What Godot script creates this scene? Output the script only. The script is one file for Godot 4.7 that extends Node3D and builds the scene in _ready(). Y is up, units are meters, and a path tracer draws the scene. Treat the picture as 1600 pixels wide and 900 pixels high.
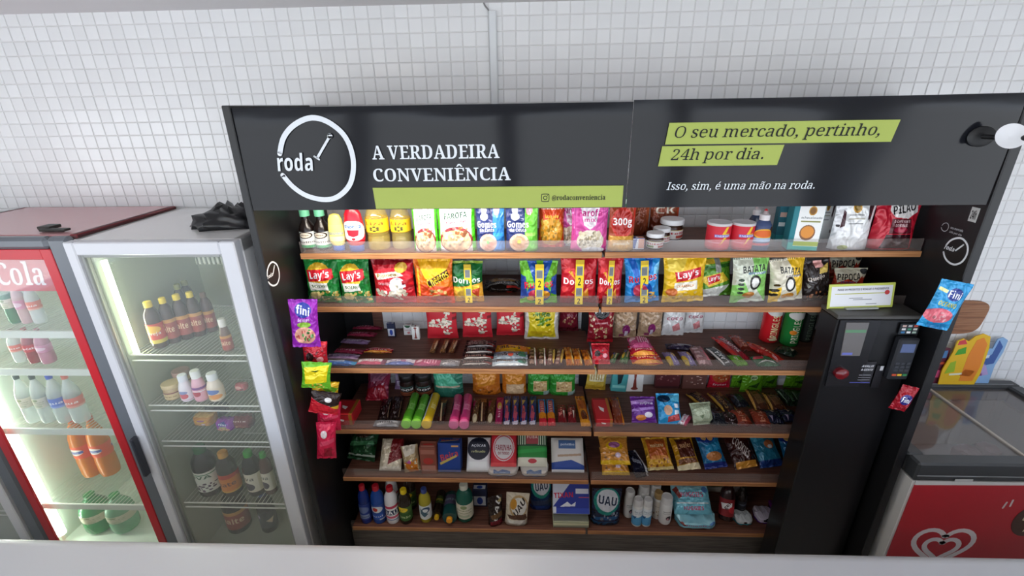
extends Node3D
# A self-service snack shelf under a black banner, with drink fridges on one side and an ice cream chest on the other,
# in front of a wall of small white glazed tiles.

var M := {}
var taken := {}
var cells := {}
var img: Image
var sheet: ImageTexture
var rng := RandomNumberGenerator.new()
var count := 0

const WALL := -0.574          # face of the tiles
const SHELF_FRONT := -0.176
const TOPS := [1.681, 1.449, 1.154, 0.825, 0.540, 0.213]

func _ready() -> void:
	# camera
	var cam := Camera3D.new()
	cam.name = "camera"
	add_child(cam)
	cam.transform = Transform3D(Basis(Vector3(0.99934, -0.01483, -0.03325), Vector3(0.00154, 0.92962, -0.36853), Vector3(0.03638, 0.36823, 0.92902)), Vector3(-0.29013, 2.22026, 1.55435))
	cam.fov = 63.85
	cam.current = true
	# sky and exposure
	var env := Environment.new()
	env.background_mode = Environment.BG_SKY
	var sky := Sky.new()
	var air := ProceduralSkyMaterial.new()
	air.sky_top_color = Color(0.62, 0.72, 0.86)
	air.sky_horizon_color = Color(0.9, 0.94, 0.99)
	air.ground_horizon_color = Color(0.9, 0.92, 0.94)
	air.ground_bottom_color = Color(0.84, 0.86, 0.88)
	air.sky_energy_multiplier = 1.0
	air.sun_angle_max = 0.0
	sky.sky_material = air
	env.sky = sky
	env.background_energy_multiplier = SKY_ENERGY
	env.tonemap_mode = Environment.TONE_MAPPER_LINEAR
	env.tonemap_exposure = EXPOSURE
	env.sdfgi_enabled = true
	env.ssao_enabled = true
	env.ssil_enabled = true
	var we := WorldEnvironment.new()
	we.name = "environment"
	we.environment = env
	add_child(we)
	# ceiling lamps (the fittings are built with the room)
	for p in CEILING_LAMPS:
		area_lamp("ceiling_panel_light", Vector3(p[0], 2.568, p[1]), Vector3(-90, 0, 0), Vector2(1.15, 0.28), Color(1.0, 0.97, 0.93), p[2])
	# prints
	img = Image.create(2048, 2048, false, Image.FORMAT_RGB8)
	print_wrappers()
	img.generate_mipmaps()
	sheet = ImageTexture.create_from_image(img)
	# setting, furniture, goods
	room()
	tiles()
	shelving()
	banner()
	fridges()
	freezer()
	kiosk()
	wall_things()
	counter()
	goods()
	print("things ", get_child_count(), " prints ", cells.size())

const SKY_ENERGY := 4.75
const EXPOSURE := 1.0
const CEILING_LAMPS := [[-1.9, 2.0, 1.2], [1.6, 2.2, 0.6]]

func area_lamp(called: String, at: Vector3, turn: Vector3, size: Vector2, col: Color, energy: float) -> void:
	var l := AreaLight3D.new()
	l.name = called
	add_child(l, true)
	l.position = at
	l.rotation_degrees = turn
	l.area_size = size
	l.light_color = col
	l.light_energy = energy
	l.area_range = 12.0
	l.shadow_enabled = true

# ---------------------------------------------------------------- the room
func room() -> void:
	var plaster := mat("e6e5e3", 0.8)
	var tilefloor := mat("cfccc6", 0.45)
	struct("floor", box(Vector3(8.4, 0.2, 5.2), 0.002), tilefloor, Vector3(-0.5, -0.1, 1.82), "pale grey floor of the shop corner")
	struct("ceiling", box(Vector3(8.4, 0.2, 5.2), 0.002), mat("e6e2e2", 0.9), Vector3(-0.5, 2.7, 1.82), "smooth pale grey painted ceiling")
	# side wall towards the fridges: a long window band lets daylight in
	struct("wall_left", boxes([[Vector3(-4.6, 0.4, 1.82), Vector3(0.2, 0.8, 5.2)], [Vector3(-4.6, 2.4, 1.82), Vector3(0.2, 0.4, 5.2)], [Vector3(-4.6, 1.5, 0.4), Vector3(0.2, 1.4, 2.36)], [Vector3(-4.6, 1.5, 4.3), Vector3(0.2, 1.4, 0.24)]]), plaster, Vector3.ZERO, "plastered side wall with a wide window opening")
	struct("wall_right", boxes([[Vector3(3.6, 0.45, 1.82), Vector3(0.2, 0.9, 5.2)], [Vector3(3.6, 2.45, 1.82), Vector3(0.2, 0.3, 5.2)], [Vector3(3.6, 1.6, 0.5), Vector3(0.2, 1.4, 2.56)], [Vector3(3.6, 1.6, 4.2), Vector3(0.2, 1.4, 0.44)]]), plaster, Vector3.ZERO, "plastered side wall beyond the ice cream chest")
	# wall behind the counter, open to the yard in four bays
	var list := [[Vector3(-0.5, 0.15, 4.42), Vector3(8.0, 0.3, 0.2)], [Vector3(-0.5, 2.45, 4.42), Vector3(8.0, 0.3, 0.2)]]
	for x in [-4.4, -2.45, -0.5, 1.45, 3.4]:
		list.append([Vector3(x, 1.3, 4.42), Vector3(0.24, 2.0, 0.2)])
	struct("wall_rear", boxes(list), plaster, Vector3.ZERO, "wall behind the counter with four open bays")
	for k in CEILING_LAMPS.size():
		var p: Array = CEILING_LAMPS[k]
		var t := thing("ceiling_lamp", "white flat ceiling lamp over the fridge side" if k == 0 else "white flat ceiling lamp over the freezer side", "lamp", "ceiling lamps", Vector3(p[0], 2.6, p[1]))
		part("housing", box(Vector3(1.22, 0.028, 0.34), 0.004), mat("e8e8e8", 0.5), t, Vector3(0, -0.014, 0))
		part("diffuser", box(Vector3(1.15, 0.003, 0.28), 0.001), glow("fff8ee", 2.0), t, Vector3(0, -0.0295, 0))

# small glazed tiles, each a piece of its own, with sunk joints
func tiles() -> void:
	var p := 0.0545
	var wall := struct("wall_back", box(Vector3(8.4, 2.6, 0.2), 0.001), mat("e4e2e0", 0.85), Vector3(-0.5, 1.3, WALL - 0.0018 - 0.1), "wall of small square white glazed tiles behind the shelves")
	var st := start()
	var h := (p - 0.0024) / 2.0
	var z := 0.0018
	var r := 0.0032
	# a flat middle and a rounded rim
	quad(st, [Vector3(-h + r, -h + r, z), Vector3(h - r, -h + r, z), Vector3(h - r, h - r, z), Vector3(-h + r, h - r, z)], Vector3(0, 0, 1))
	for k in 4:
		var b := Basis(Vector3.BACK, k * PI / 2)
		quad(st, [b * Vector3(-h, -h, 0), b * Vector3(h, -h, 0), b * Vector3(h, -h, z * 0.6), b * Vector3(-h, -h, z * 0.6)], b * Vector3(0, -1, 0))
		var lo := b * Vector3(0, -0.8, 0.6)
		var hi := Vector3(0, 0, 1)
		quad(st, [b * Vector3(-h, -h, z * 0.6), b * Vector3(h, -h, z * 0.6), b * Vector3(h - r, -h + r, z), b * Vector3(-h + r, -h + r, z)], b * Vector3(0, -0.5, 0.86), [Vector2.ZERO, Vector2.ZERO, Vector2.ZERO, Vector2.ZERO], [lo, lo, hi, hi])
	var mesh := st.commit()
	var glaze := StandardMaterial3D.new()
	glaze.vertex_color_use_as_albedo = true
	glaze.roughness = 0.13
	var glazes := []
	for tone in [0.82, 0.84, 0.86]:
		var g := StandardMaterial3D.new()
		g.albedo_color = Color(tone, tone * 0.995, tone * 0.99).linear_to_srgb()
		g.roughness = 0.13
		glazes.append(g)
	rng.seed = 11
	var eye := Vector3(-0.290, 2.220, 1.554)
	var spots := []
	for i in range(-68, 66):
		for j in 48:
			var c := Vector3(i * p + 0.013, j * p + 0.02, WALL - 0.0018)
			if c.x < -3.75 or c.x > 3.3 or c.y > 2.62:
				continue
			var shown: bool = (c.y > 2.24 and c.x > -1.6 and c.x < 1.5 and c.y < 2.6) or (c.y > 1.86 and c.x <= -1.36 and c.x > -2.2)
			spots.append([(c - eye).length() + (0.0 if shown else 10.0), c, Vector3(rng.randf_range(-0.012, 0.012), rng.randf_range(-0.012, 0.012), 0), rng.randi() % 3])
	spots.sort_custom(func(a, b): return a[0] < b[0])
	var mm := MultiMesh.new()
	mm.transform_format = MultiMesh.TRANSFORM_3D
	mm.use_colors = true
	mm.mesh = mesh
	mm.instance_count = spots.size() - 300
	for k in spots.size():
		var s: Array = spots[k]
		var tr := Transform3D(Basis.from_euler(s[2]), s[1])
		if k < 300:
			var o := part("tile", mesh, glazes[s[3]], wall)
			o.transform = Transform3D(Basis.IDENTITY, -wall.position) * tr
		else:
			mm.set_instance_transform(k - 300, tr)
			var tone: float = [0.82, 0.84, 0.86][s[3]]
			mm.set_instance_color(k - 300, Color(tone, tone * 0.995, tone * 0.99))
	var rest := MultiMeshInstance3D.new()
	rest.name = "tile_field"
	rest.multimesh = mm
	rest.material_override = glaze
	rest.set_meta("kind", "stuff")
	wall.add_child(rest)
	rest.position = -wall.position

# ---------------------------------------------------------------- shelves
func wood(tone: String, dark: String) -> StandardMaterial3D:
	var key := "wood" + tone
	if not M.has(key):
		var n := FastNoiseLite.new()
		n.seed = 4
		n.frequency = 0.012
		n.fractal_octaves = 4
		var tex := NoiseTexture2D.new()
		tex.width = 512
		tex.height = 512
		tex.seamless = true
		tex.noise = n
		var ramp := Gradient.new()
		ramp.colors = PackedColorArray([Color(dark), Color(tone), Color(tone).lightened(0.08)])
		ramp.offsets = PackedFloat32Array([0.2, 0.55, 0.9])
		tex.color_ramp = ramp
		var m := StandardMaterial3D.new()
		m.albedo_texture = tex
		m.uv1_triplanar = true
		m.uv1_scale = Vector3(0.7, 14, 14)
		m.roughness = 0.55
		M[key] = m
	return M[key]

func ring_logo(parent: Node, at: Transform3D, size: float) -> void:
	var holder := part("round_logo", stroke(ring(1.0), 0.13 * 0.5, 0.0), mat("e8ebee", 0.5), parent)
	holder.transform = at * Transform3D(Basis().scaled(Vector3(size, size, 1)), Vector3.ZERO)

# the open ring of the logo, about one unit across
func ring(s: float) -> Array:
	var src := [Vector2(-0.468, 0.084), Vector2(-0.381, 0.274), Vector2(-0.216, 0.421), Vector2(0.012, 0.499), Vector2(0.223, 0.437), Vector2(0.395, 0.264), Vector2(0.452, -0.004), Vector2(0.380, -0.279), Vector2(0.205, -0.448), Vector2(0.013, -0.496), Vector2(-0.214, -0.445), Vector2(-0.376, -0.329), Vector2(-0.481, -0.183)]
	var out := []
	for k in src.size() - 1:
		var p0: Vector2 = src[maxi(k - 1, 0)]
		var p1: Vector2 = src[k]
		var p2: Vector2 = src[k + 1]
		var p3: Vector2 = src[mini(k + 2, src.size() - 1)]
		for j in 5:
			out.append(p1.cubic_interpolate(p2, p0, p3, j / 5.0) * s)
	out.append(src[-1] * s)
	return out

func shelving() -> void:
	var black := mat("131315", 0.42)
	var top_wood := wood("6f4536", "573529")
	var edge_wood := wood("b67c4c", "98643a")
	var t := thing("shelving_unit", "tall black sided shelving unit with brown wooden shelves full of snacks", "shelf", "", Vector3.ZERO)
	var left := part("side_panel", box(Vector3(0.027, 2.232, 0.584), 0.003), black, t, Vector3(-1.2515, 1.116, -0.28))
	var right := part("side_panel", box(Vector3(0.034, 2.232, 0.584), 0.003), black, t, Vector3(1.22, 1.116, -0.28))
	# stickers on the inner faces
	var lb := Basis(Vector3(0, 0, -1), Vector3(0, 1, 0), Vector3(1, 0, 0))
	var rb := Basis(Vector3(0, 0, 1), Vector3(0, 1, 0), Vector3(-1, 0, 0))
	for e in [[left, lb, Vector3(-1.2375, 1.65, -0.03), 0.088], [right, rb, Vector3(1.2022, 1.722, -0.046), 0.094]]:
		var side: Node3D = e[0]
		var base := Transform3D(e[1], e[2] - side.position)
		var white := mat("e8ebee", 0.5)
		part("round_logo", stroke(ring(e[3]), e[3] * 0.07, 0.0), white, side).transform = base
		part("logo_word", lettering("roda", e[3] * 0.42, e[3] * 0.17, 0.2, false), white, side).transform = base * Transform3D(Basis(), Vector3(-e[3] * 0.5, -e[3] * 0.05, 0))
		part("logo_tick", stroke([Vector2(-0.02, 0.02) * e[3], Vector2(0.2, 0.3) * e[3]], e[3] * 0.06, 0.0), white, side).transform = base
	var tag_at := Transform3D(rb, Vector3(1.2022, 1.855, -0.028) - right.position)
	part("paper_tag", box(Vector3(0.03, 0.048, 0.001), 0.0003), mat("c9c9c6", 0.6), right).transform = tag_at
	part("tag_print", lettering("24h", 0.02, 0.03, 0.0, false), mat("3a3a3a", 0.6), right).transform = tag_at * Transform3D(Basis(), Vector3(-0.01, -0.015, 0.0))
	part("small_logo", stroke(ring(0.03), 0.0025, 0.0), mat("b8bbbe", 0.5), right).transform = Transform3D(rb, Vector3(1.2022, 1.79, -0.118) - right.position)
	for k in 2:
		part("small_print", lettering("seu mercado" if k == 0 else "24h por dia", 0.05, 0.009, 0.1, false), mat("b8bbbe", 0.5), right).transform = Transform3D(rb, Vector3(1.2022, 1.79 - 0.016 * k, -0.095) - right.position)
	# uprights and backs
	part("upright", box(Vector3(0.05, 1.9, 0.02), 0.002), black, t, Vector3(0.0, 0.95, -0.5598))
	part("back_strip", box(Vector3(0.146, 1.68, 0.008), 0.001), black, t, Vector3(-1.163, 0.84, -0.566))
	part("batten", box(Vector3(0.05, 1.68, 0.012), 0.002), top_wood, t, Vector3(-1.064, 0.84, -0.566))
	part("kick_board", box(Vector3(2.438, 0.18, 0.016), 0.002), wood("6e655d", "5a524b"), t, Vector3(-0.017, 0.09, -0.24))
	for k in 6:
		var y: float = TOPS[k]
		for side in 2:
			var x0 := -1.2 if side == 0 else 0.006
			var x1 := -0.005 if side == 0 else 1.2
			var w := x1 - x0
			var b := part("shelf_board", box(Vector3(w, 0.022, 0.392), 0.0015), top_wood, t, Vector3((x0 + x1) / 2.0, y - 0.011, -0.3745))
			part("edge_band", box(Vector3(w, 0.0235, 0.004), 0.0015), edge_wood, b, Vector3(0, 0.0005, 0.1975))
			if k < 5:
				part("clear_lip", box(Vector3(w - 0.004, 0.052, 0.002), 0.0005), lip_glass(), b, Vector3(0, 0.034, 0.1925))
	# light bar behind the banner, over the first bay
	var l := thing("light_bar", "slim white light bar hidden behind the lower edge of the black banner", "lamp", "", Vector3(-0.72, 1.93, -0.04))
	part("housing", box(Vector3(0.8, 0.02, 0.03), 0.003), mat("d8d8d8", 0.5), l, Vector3(0, 0.012, 0))
	part("light_diffuser", box(Vector3(0.78, 0.004, 0.024), 0.001), glow("fff6e8", 4.0), l)
	area_lamp("light_bar_light", Vector3(-0.72, 1.925, -0.04), Vector3(-90, 0, 0), Vector2(0.78, 0.024), Color(1.0, 0.96, 0.9), BAR_ENERGY)

const BAR_ENERGY := 0.54

func lip_glass() -> StandardMaterial3D:
	return mat("a89890", 0.1, 0.0, 0.1)

# ---------------------------------------------------------------- banner
func vinyl_mat() -> StandardMaterial3D:
	var m := StandardMaterial3D.new()
	m.albedo_color = Color("17181d")
	m.roughness = 0.1
	m.metallic_specular = 0.33
	return m

func sheet_panel(x0: float, x1: float, y0: float, y1: float, seed_: int) -> Mesh:
	var st := start()
	st.set_smooth_group(0)
	var nx := 40
	var ny := 12
	for side in [0.003, 0.0]:
		for j in ny:
			for i in nx:
				var q := []
				for c in [[i, j], [i, j + 1], [i + 1, j + 1], [i + 1, j]]:
					var u: float = float(c[0]) / nx
					var v: float = float(c[1]) / ny
					var dz := 0.0011 * sin(u * 9.0 + seed_ + v * 2.0) + 0.0011 * sin(u * 3.0 - v * 4.0 + seed_ * 2.0) + 0.0013 * exp(-pow((v - 0.88 + 0.02 * sin(u * 14.0)) / 0.05, 2.0))
					q.append(Vector3(lerpf(x0, x1, u), lerpf(y0, y1, v), side + dz))
				var ids := [0, 1, 2, 0, 2, 3] if side > 0.0 else [0, 2, 1, 0, 3, 2]
				for k in ids:
					st.add_vertex(q[k])
	st.generate_normals()
	return st.commit()

func banner() -> void:
	var t := thing("shop_banner", "wide glossy black banner with white and lime lettering above the shelves", "banner", "", Vector3(0, 0, 0.002))
	var vinyl := vinyl_mat()
	var a := part("banner_panel", sheet_panel(-1.237, 0.034, 1.895, 2.224, 1), vinyl, t)
	var b := part("banner_panel", sheet_panel(0.036, 1.201, 1.895, 2.229, 4), vinyl, t)
	var white := mat("dfe3e8", 0.35)
	var lime := mat("a6b452", 0.6)
	var ink := mat("121316", 0.75)
	var z := 0.0075
	# ring, word and tick
	part("round_logo", stroke(ring(0.262), 0.0165, 0.0), white, a, Vector3(-0.983, 2.061, z))
	part("logo_word", lettering("roda", 0.118, 0.058, 0.12, false), white, a, Vector3(-1.122, 2.027, z))
	part("logo_tick", stroke([Vector2(-0.983, 2.068), Vector2(-0.93, 2.136)], 0.008, 0.0), white, a, Vector3(0, 0, z))
	part("logo_tick_end", stroke([Vector2(-0.9305, 2.1355), Vector2(-0.93, 2.136)], 0.017, 0.0), white, a, Vector3(0, 0, z + 0.0006))
	part("logo_tick_foot", stroke([Vector2(-0.992, 2.073), Vector2(-0.978, 2.063)], 0.006, 0.0), white, a, Vector3(0, 0, z))
	part("lettering", lettering("A VERDADEIRA", 0.416, 0.043), white, a, Vector3(-0.8, 2.061, z))
	part("lettering", lettering("CONVENIÊNCIA", 0.455, 0.054), white, a, Vector3(-0.804, 1.99, z))
	part("lime_bar", plate([Vector2(-0.812, 1.969), Vector2(0.021, 1.969), Vector2(0.021, 1.898), Vector2(-0.809, 1.898)], 0.0008), lime, a, Vector3(0, 0, z - 0.001))
	part("lettering", lettering("@rodaconveniencia", 0.177, 0.02, 0.0, true), ink, a, Vector3(-0.213, 1.92, z))
	var sq := []
	for k in 17:
		var an := TAU * k / 16.0 + PI / 4
		var d := Vector2(cos(an), sin(an))
		sq.append(Vector2(-0.235, 1.931) + d * 0.0125 / maxf(absf(d.x), absf(d.y)) * (0.93 if k % 4 == 0 else 1.0))
	part("camera_mark", stroke(sq, 0.0026, 0.0), ink, a, Vector3(0, 0, z))
	var rnd := []
	for k in 17:
		rnd.append(Vector2(-0.235, 1.931) + Vector2(cos(TAU * k / 16.0), sin(TAU * k / 16.0)) * 0.006)
	part("camera_mark_ring", stroke(rnd, 0.0026, 0.0), ink, a, Vector3(0, 0, z))
	part("camera_mark_dot", stroke([Vector2(-0.228, 1.938), Vector2(-0.2279, 1.9381)], 0.003, 0.0), ink, a, Vector3(0, 0, z))
	part("lime_bar", plate([Vector2(0.149, 2.161), Vector2(0.849, 2.161), Vector2(0.838, 2.096), Vector2(0.142, 2.096)], 0.0008), lime, b, Vector3(0, 0, z - 0.001))
	part("lime_bar", plate([Vector2(0.134, 2.091), Vector2(0.514, 2.091), Vector2(0.503, 2.029), Vector2(0.127, 2.029)], 0.0008), lime, b, Vector3(0, 0, z - 0.001))
	part("lettering", lettering("O seu mercado, pertinho,", 0.63, 0.047, 0.2, true, false), ink, b, Vector3(0.164, 2.105, z))
	part("lettering", lettering("24h por dia.", 0.29, 0.047, 0.2, true, false), ink, b, Vector3(0.162, 2.037, z))
	part("lettering", lettering("Isso, sim, é uma mão na roda.", 0.474, 0.031, 0.2, true, false), white, b, Vector3(0.16, 1.948, z))
	# white round fitting at the banner end, its reflection built as a black disc
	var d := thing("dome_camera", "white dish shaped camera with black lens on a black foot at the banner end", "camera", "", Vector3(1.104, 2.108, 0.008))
	part("foot", lathe([[0, 0], [0.034, 0], [0.034, 0.004], [0.028, 0.008], [0, 0.008]], 1.25, 0.9, -1, 28), mat("0c0c0e", 0.5), d).rotation_degrees = Vector3(90, 0, 0)  # black disc stands in for the dish mirrored in the vinyl
	part("stem", tube([Vector3(0, 0, 0.004), Vector3(0.012, 0, 0.03), Vector3(0.026, 0.002, 0.05)], 0.007, 10), mat("141416", 0.4), d)
	var dish := part("dish", lathe([[0, -0.012], [0.014, -0.011], [0.03, -0.004], [0.036, 0.004], [0.037, 0.007], [0.034, 0.007], [0.022, 0.002], [0, 0.0]], 1, 1, -1, 32), mat("e6e6e8", 0.3), d, Vector3(0.029, 0.003, 0.063))
	dish.rotation_degrees = Vector3(70, -24, 0)
	part("lens", lathe([[0, 0], [0.012, 0.001], [0.013, 0.012], [0.008, 0.02], [0, 0.022]], 1, 1, -1, 20), mat("0d0a0d", 0.15), d, Vector3(0.064, -0.005, 0.07)).rotation_degrees = Vector3(70, -24, 0)

# ---------------------------------------------------------------- fridges
func fridge(called: String, label: String, x0: float, x1: float, zf: float, top: float, look: Dictionary) -> Node3D:
	var t := thing(called, label, "fridge", "glass door drink fridges", Vector3((x0 + x1) / 2.0, 0, 0))
	var w := x1 - x0
	var zb := -0.565
	var door := 0.045
	var zi := zf - door
	var shell := mat(look.shell, 0.35)
	var inner := mat(look.inner, 0.5)
	var depth := zi - zb
	var zc := (zi + zb) / 2.0
	part("side_wall", box(Vector3(0.03, top - 0.04, depth), 0.004), shell, t, Vector3(-w / 2 + 0.015, top / 2 + 0.02, zc))
	part("side_wall", box(Vector3(0.03, top - 0.04, depth), 0.004), shell, t, Vector3(w / 2 - 0.015, top / 2 + 0.02, zc))
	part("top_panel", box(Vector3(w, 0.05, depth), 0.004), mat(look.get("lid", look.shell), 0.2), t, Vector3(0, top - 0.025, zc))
	part("base", box(Vector3(w, 0.14, depth), 0.004), mat("2a2a2c", 0.5), t, Vector3(0, 0.11, zc))
	for k in 4:
		part("foot", lathe([[0, 0], [0.02, 0], [0.02, 0.03], [0.012, 0.045], [0, 0.045]], 1, 1, -1, 10), mat("202022", 0.6), t, Vector3((w / 2 - 0.06) * (1 if k % 2 else -1), 0, zc + (depth / 2 - 0.05) * (1 if k < 2 else -1)))
	part("liner", boxes([[Vector3(0, top / 2 + 0.06, zb + 0.02), Vector3(w - 0.06, top - 0.2, 0.03)], [Vector3(-w / 2 + 0.036, top / 2 + 0.06, zc), Vector3(0.012, top - 0.2, depth - 0.02)], [Vector3(w / 2 - 0.036, top / 2 + 0.06, zc), Vector3(0.012, top - 0.2, depth - 0.02)], [Vector3(0, top - 0.056, zc), Vector3(w - 0.06, 0.012, depth - 0.02)], [Vector3(0, 0.186, zc), Vector3(w - 0.06, 0.012, depth - 0.02)]]), inner, t)
	# door
	var f: Array = look.frame
	var yb := 0.1
	var m := mat(look.door, look.get("gloss", 0.3))
	var zd := zf - door / 2.0
	var rim := part("door_frame", boxes([[Vector3(-w / 2 + f[0] / 2, (top + yb) / 2, zd), Vector3(f[0], top - yb, door - 0.004)], [Vector3(w / 2 - f[1] / 2, (top + yb) / 2, zd), Vector3(f[1], top - yb, door - 0.004)], [Vector3((f[0] - f[1]) / 2, top - f[2] / 2, zd), Vector3(w - f[0] - f[1], f[2], door - 0.004)], [Vector3((f[0] - f[1]) / 2, yb + 0.035, zd), Vector3(w - f[0] - f[1], 0.07, door - 0.004)]], look.get("round", 0.004)), m, t)
	var gx0: float = -w / 2 + f[0]
	var gx1: float = w / 2 - f[1]
	var gy1: float = top - f[2]
	var gy0 := yb + 0.07
	if look.has("border"):
		var bw := 0.04
		part("inner_border", boxes([[Vector3(gx0 + bw / 2, (gy0 + gy1) / 2, zf - 0.014), Vector3(bw, gy1 - gy0, 0.012)], [Vector3(gx1 - bw / 2, (gy0 + gy1) / 2, zf - 0.014), Vector3(bw, gy1 - gy0, 0.012)], [Vector3((gx0 + gx1) / 2, gy1 - bw / 2, zf - 0.014), Vector3(gx1 - gx0 - 2 * bw, bw, 0.012)]]), mat(look.border, 0.3), rim)
		gx0 += bw
		gx1 -= bw
		gy1 -= bw
	else:
		part("gasket", boxes([[Vector3(gx0 + 0.006, (gy0 + gy1) / 2, zf - 0.02), Vector3(0.012, gy1 - gy0, 0.012)], [Vector3(gx1 - 0.006, (gy0 + gy1) / 2, zf - 0.02), Vector3(0.012, gy1 - gy0, 0.012)], [Vector3((gx0 + gx1) / 2, gy1 - 0.006, zf - 0.02), Vector3(gx1 - gx0 - 0.024, 0.012, 0.012)]]), mat("9a9c98", 0.5), rim)
	part("door_glass", box(Vector3(gx1 - gx0, gy1 - gy0, 0.004), 0.001), mat("dfe6dc", 0.04, 0.0, look.haze), t, Vector3((gx0 + gx1) / 2, (gy0 + gy1) / 2, zf - 0.03))
	# wire shelves with front rails
	for y in look.shelves:
		var s := part("wire_shelf", tube([Vector3(-w / 2 + 0.05, 0, zi - 0.012), Vector3(w / 2 - 0.05, 0, zi - 0.012)], 0.0035), mat("e6e8de", 0.35), t, Vector3(0, y - 0.004, 0))
		part("lower_rail", tube([Vector3(-w / 2 + 0.05, -0.026, zi - 0.012), Vector3(w / 2 - 0.05, -0.026, zi - 0.012)], 0.0035), mat("e6e8de", 0.35), s)
		if look.has("rail"):
			part("price_rail", box(Vector3(w - 0.1, 0.032, 0.004), 0.001), mat(look.rail, 0.25, 0.0, 0.85), s, Vector3(0, -0.012, zi - 0.006))
		var st := start()
		var n := int((w - 0.1) / 0.019)
		for k in n + 1:
			var x := lerpf(-w / 2 + 0.05, w / 2 - 0.05, float(k) / n)
			add_tube(st, [Vector3(x, 0.001, zi - 0.012), Vector3(x, 0.001, zb + 0.05)], 0.0018, 4)
		part("wires", st.commit(), mat("dfe1d6", 0.4), s).set_meta("kind", "stuff")
		part("rear_rail", tube([Vector3(-w / 2 + 0.05, 0, zb + 0.05), Vector3(w / 2 - 0.05, 0, zb + 0.05)], 0.0035), mat("e6e8de", 0.35), s)
	# light tube in the front corner
	if look.has("lamp"):
		var lx := -w / 2 + 0.06
		part("light_tube", tube([Vector3(lx, look.lamp[0], zi - 0.03), Vector3(lx, look.lamp[1], zi - 0.03)], look.get("tube", 0.011), 10), glow(look.lamp_color, look.lamp[3]), t)
		area_lamp("fridge_tube_light", Vector3(t.position.x + lx + 0.013, (look.lamp[0] + look.lamp[1]) / 2, zi - 0.04), Vector3(0, -125, 0), Vector2(0.02, look.lamp[1] - look.lamp[0]), Color(look.lamp_color), look.lamp[2])
	return t

func fridges() -> void:
	var white := fridge("drink_fridge", "white framed glass door fridge beside the black shelf side", -1.945, -1.322, 0.03, 1.79, {"shell": "eceae8", "inner": "b4baa6", "door": "d2d2d6", "frame": [0.038, 0.056, 0.048], "haze": 0.07, "shelves": [1.31, 1.067, 0.88, 0.526], "lamp": [1.3, 1.7, 0.14, 2.5], "lamp_color": "f2ffe2"})
	part("handle", box(Vector3(0.018, 0.2, 0.03), 0.005), mat("2c2e36", 0.4), white, Vector3(-0.31, 0.852, 0.044))
	var grille := part("fan_grille", box(Vector3(0.2, 0.05, 0.12), 0.006), mat("d8dcc8", 0.5), white, Vector3(0.17, 1.695, -0.14))
	for k in 11:
		part("slat", box(Vector3(0.005, 0.046, 0.01), 0.001), mat("8c9282", 0.6), grille, Vector3(-0.088 + k * 0.0176, 0, 0.062))
	var red := fridge("drink_fridge", "red topped fridge with dark grey door frame and red inner border", -2.70, -1.955, 0.0, 1.8, {"shell": "a81c2c", "lid": "cf9a9c", "inner": "e4ece0", "door": "6a6e74", "gloss": 0.3, "frame": [0.075, 0.082, 0.045], "border": "c4202c", "round": 0.012, "haze": 0.07, "shelves": [1.40, 1.223, 0.916, 0.474], "rail": "e6ece2", "lamp": [0.25, 1.6, 0.8, 6.0], "lamp_color": "f0fff0", "tube": 0.02})  # pale lid: wall reflection and dust put into its colour
	part("header_panel", box(Vector3(0.5, 0.15, 0.006), 0.001), mat("c4283a", 0.4), red, Vector3(-0.01, 1.64, -0.075))
	part("header_lettering", lettering("Coca-Cola", 0.44, 0.1, 0.15, true), mat("f2e8ea", 0.4), red, Vector3(-0.29, 1.59, -0.0715))
	part("door_closer", boxes([[Vector3(0.25, 1.808, -0.09), Vector3(0.1, 0.008, 0.03)], [Vector3(0.2, 1.812, -0.12), Vector3(0.05, 0.012, 0.05)]]), mat("2a2620", 0.5), red)
	fridge("drink_fridge", "white fridge at the far side of the red topped one", -3.36, -2.712, 0.0, 1.78, {"shell": "dcdad6", "inner": "c8ccbc", "door": "e6e6e8", "frame": [0.05, 0.05, 0.05], "haze": 0.07, "shelves": [1.3, 1.0, 0.7, 0.42]})
	# crumpled black bag on the white fridge
	var st := start()
	st.set_smooth_group(0)
	var n := FastNoiseLite.new()
	n.seed = 3
	n.frequency = 7.0
	var pt := func(i: int, j: int) -> Vector3:
		var a := TAU * (i % 28) / 28.0
		var e := PI / 2 * j / 8.0
		var d := Vector3(cos(a) * cos(e), sin(e), sin(a) * cos(e))
		var g := 1.0 + 0.42 * n.get_noise_3d(d.x * 0.55, d.y * 0.9, d.z * 0.55) + 0.22 * n.get_noise_3d(d.x * 1.7, d.y * 1.7, d.z * 1.7)
		return Vector3(d.x * 0.15 * g, d.y * 0.075 * g, d.z * 0.13 * g)
	for j in 8:
		for i in 28:
			var q := [pt.call(i, j), pt.call(i + 1, j), pt.call(i + 1, j + 1), pt.call(i, j + 1)]
			for k in [0, 1, 2, 0, 2, 3]:
				st.add_vertex(q[k])
	st.generate_normals()
	var bag := thing("plastic_bag", "crumpled black plastic bag on top of the white fridge", "bag", "", Vector3(-1.475, 1.79, -0.25), 0.3)
	part("crumpled_film", st.commit(), mat("1a1a1c", 0.28), bag)

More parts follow.
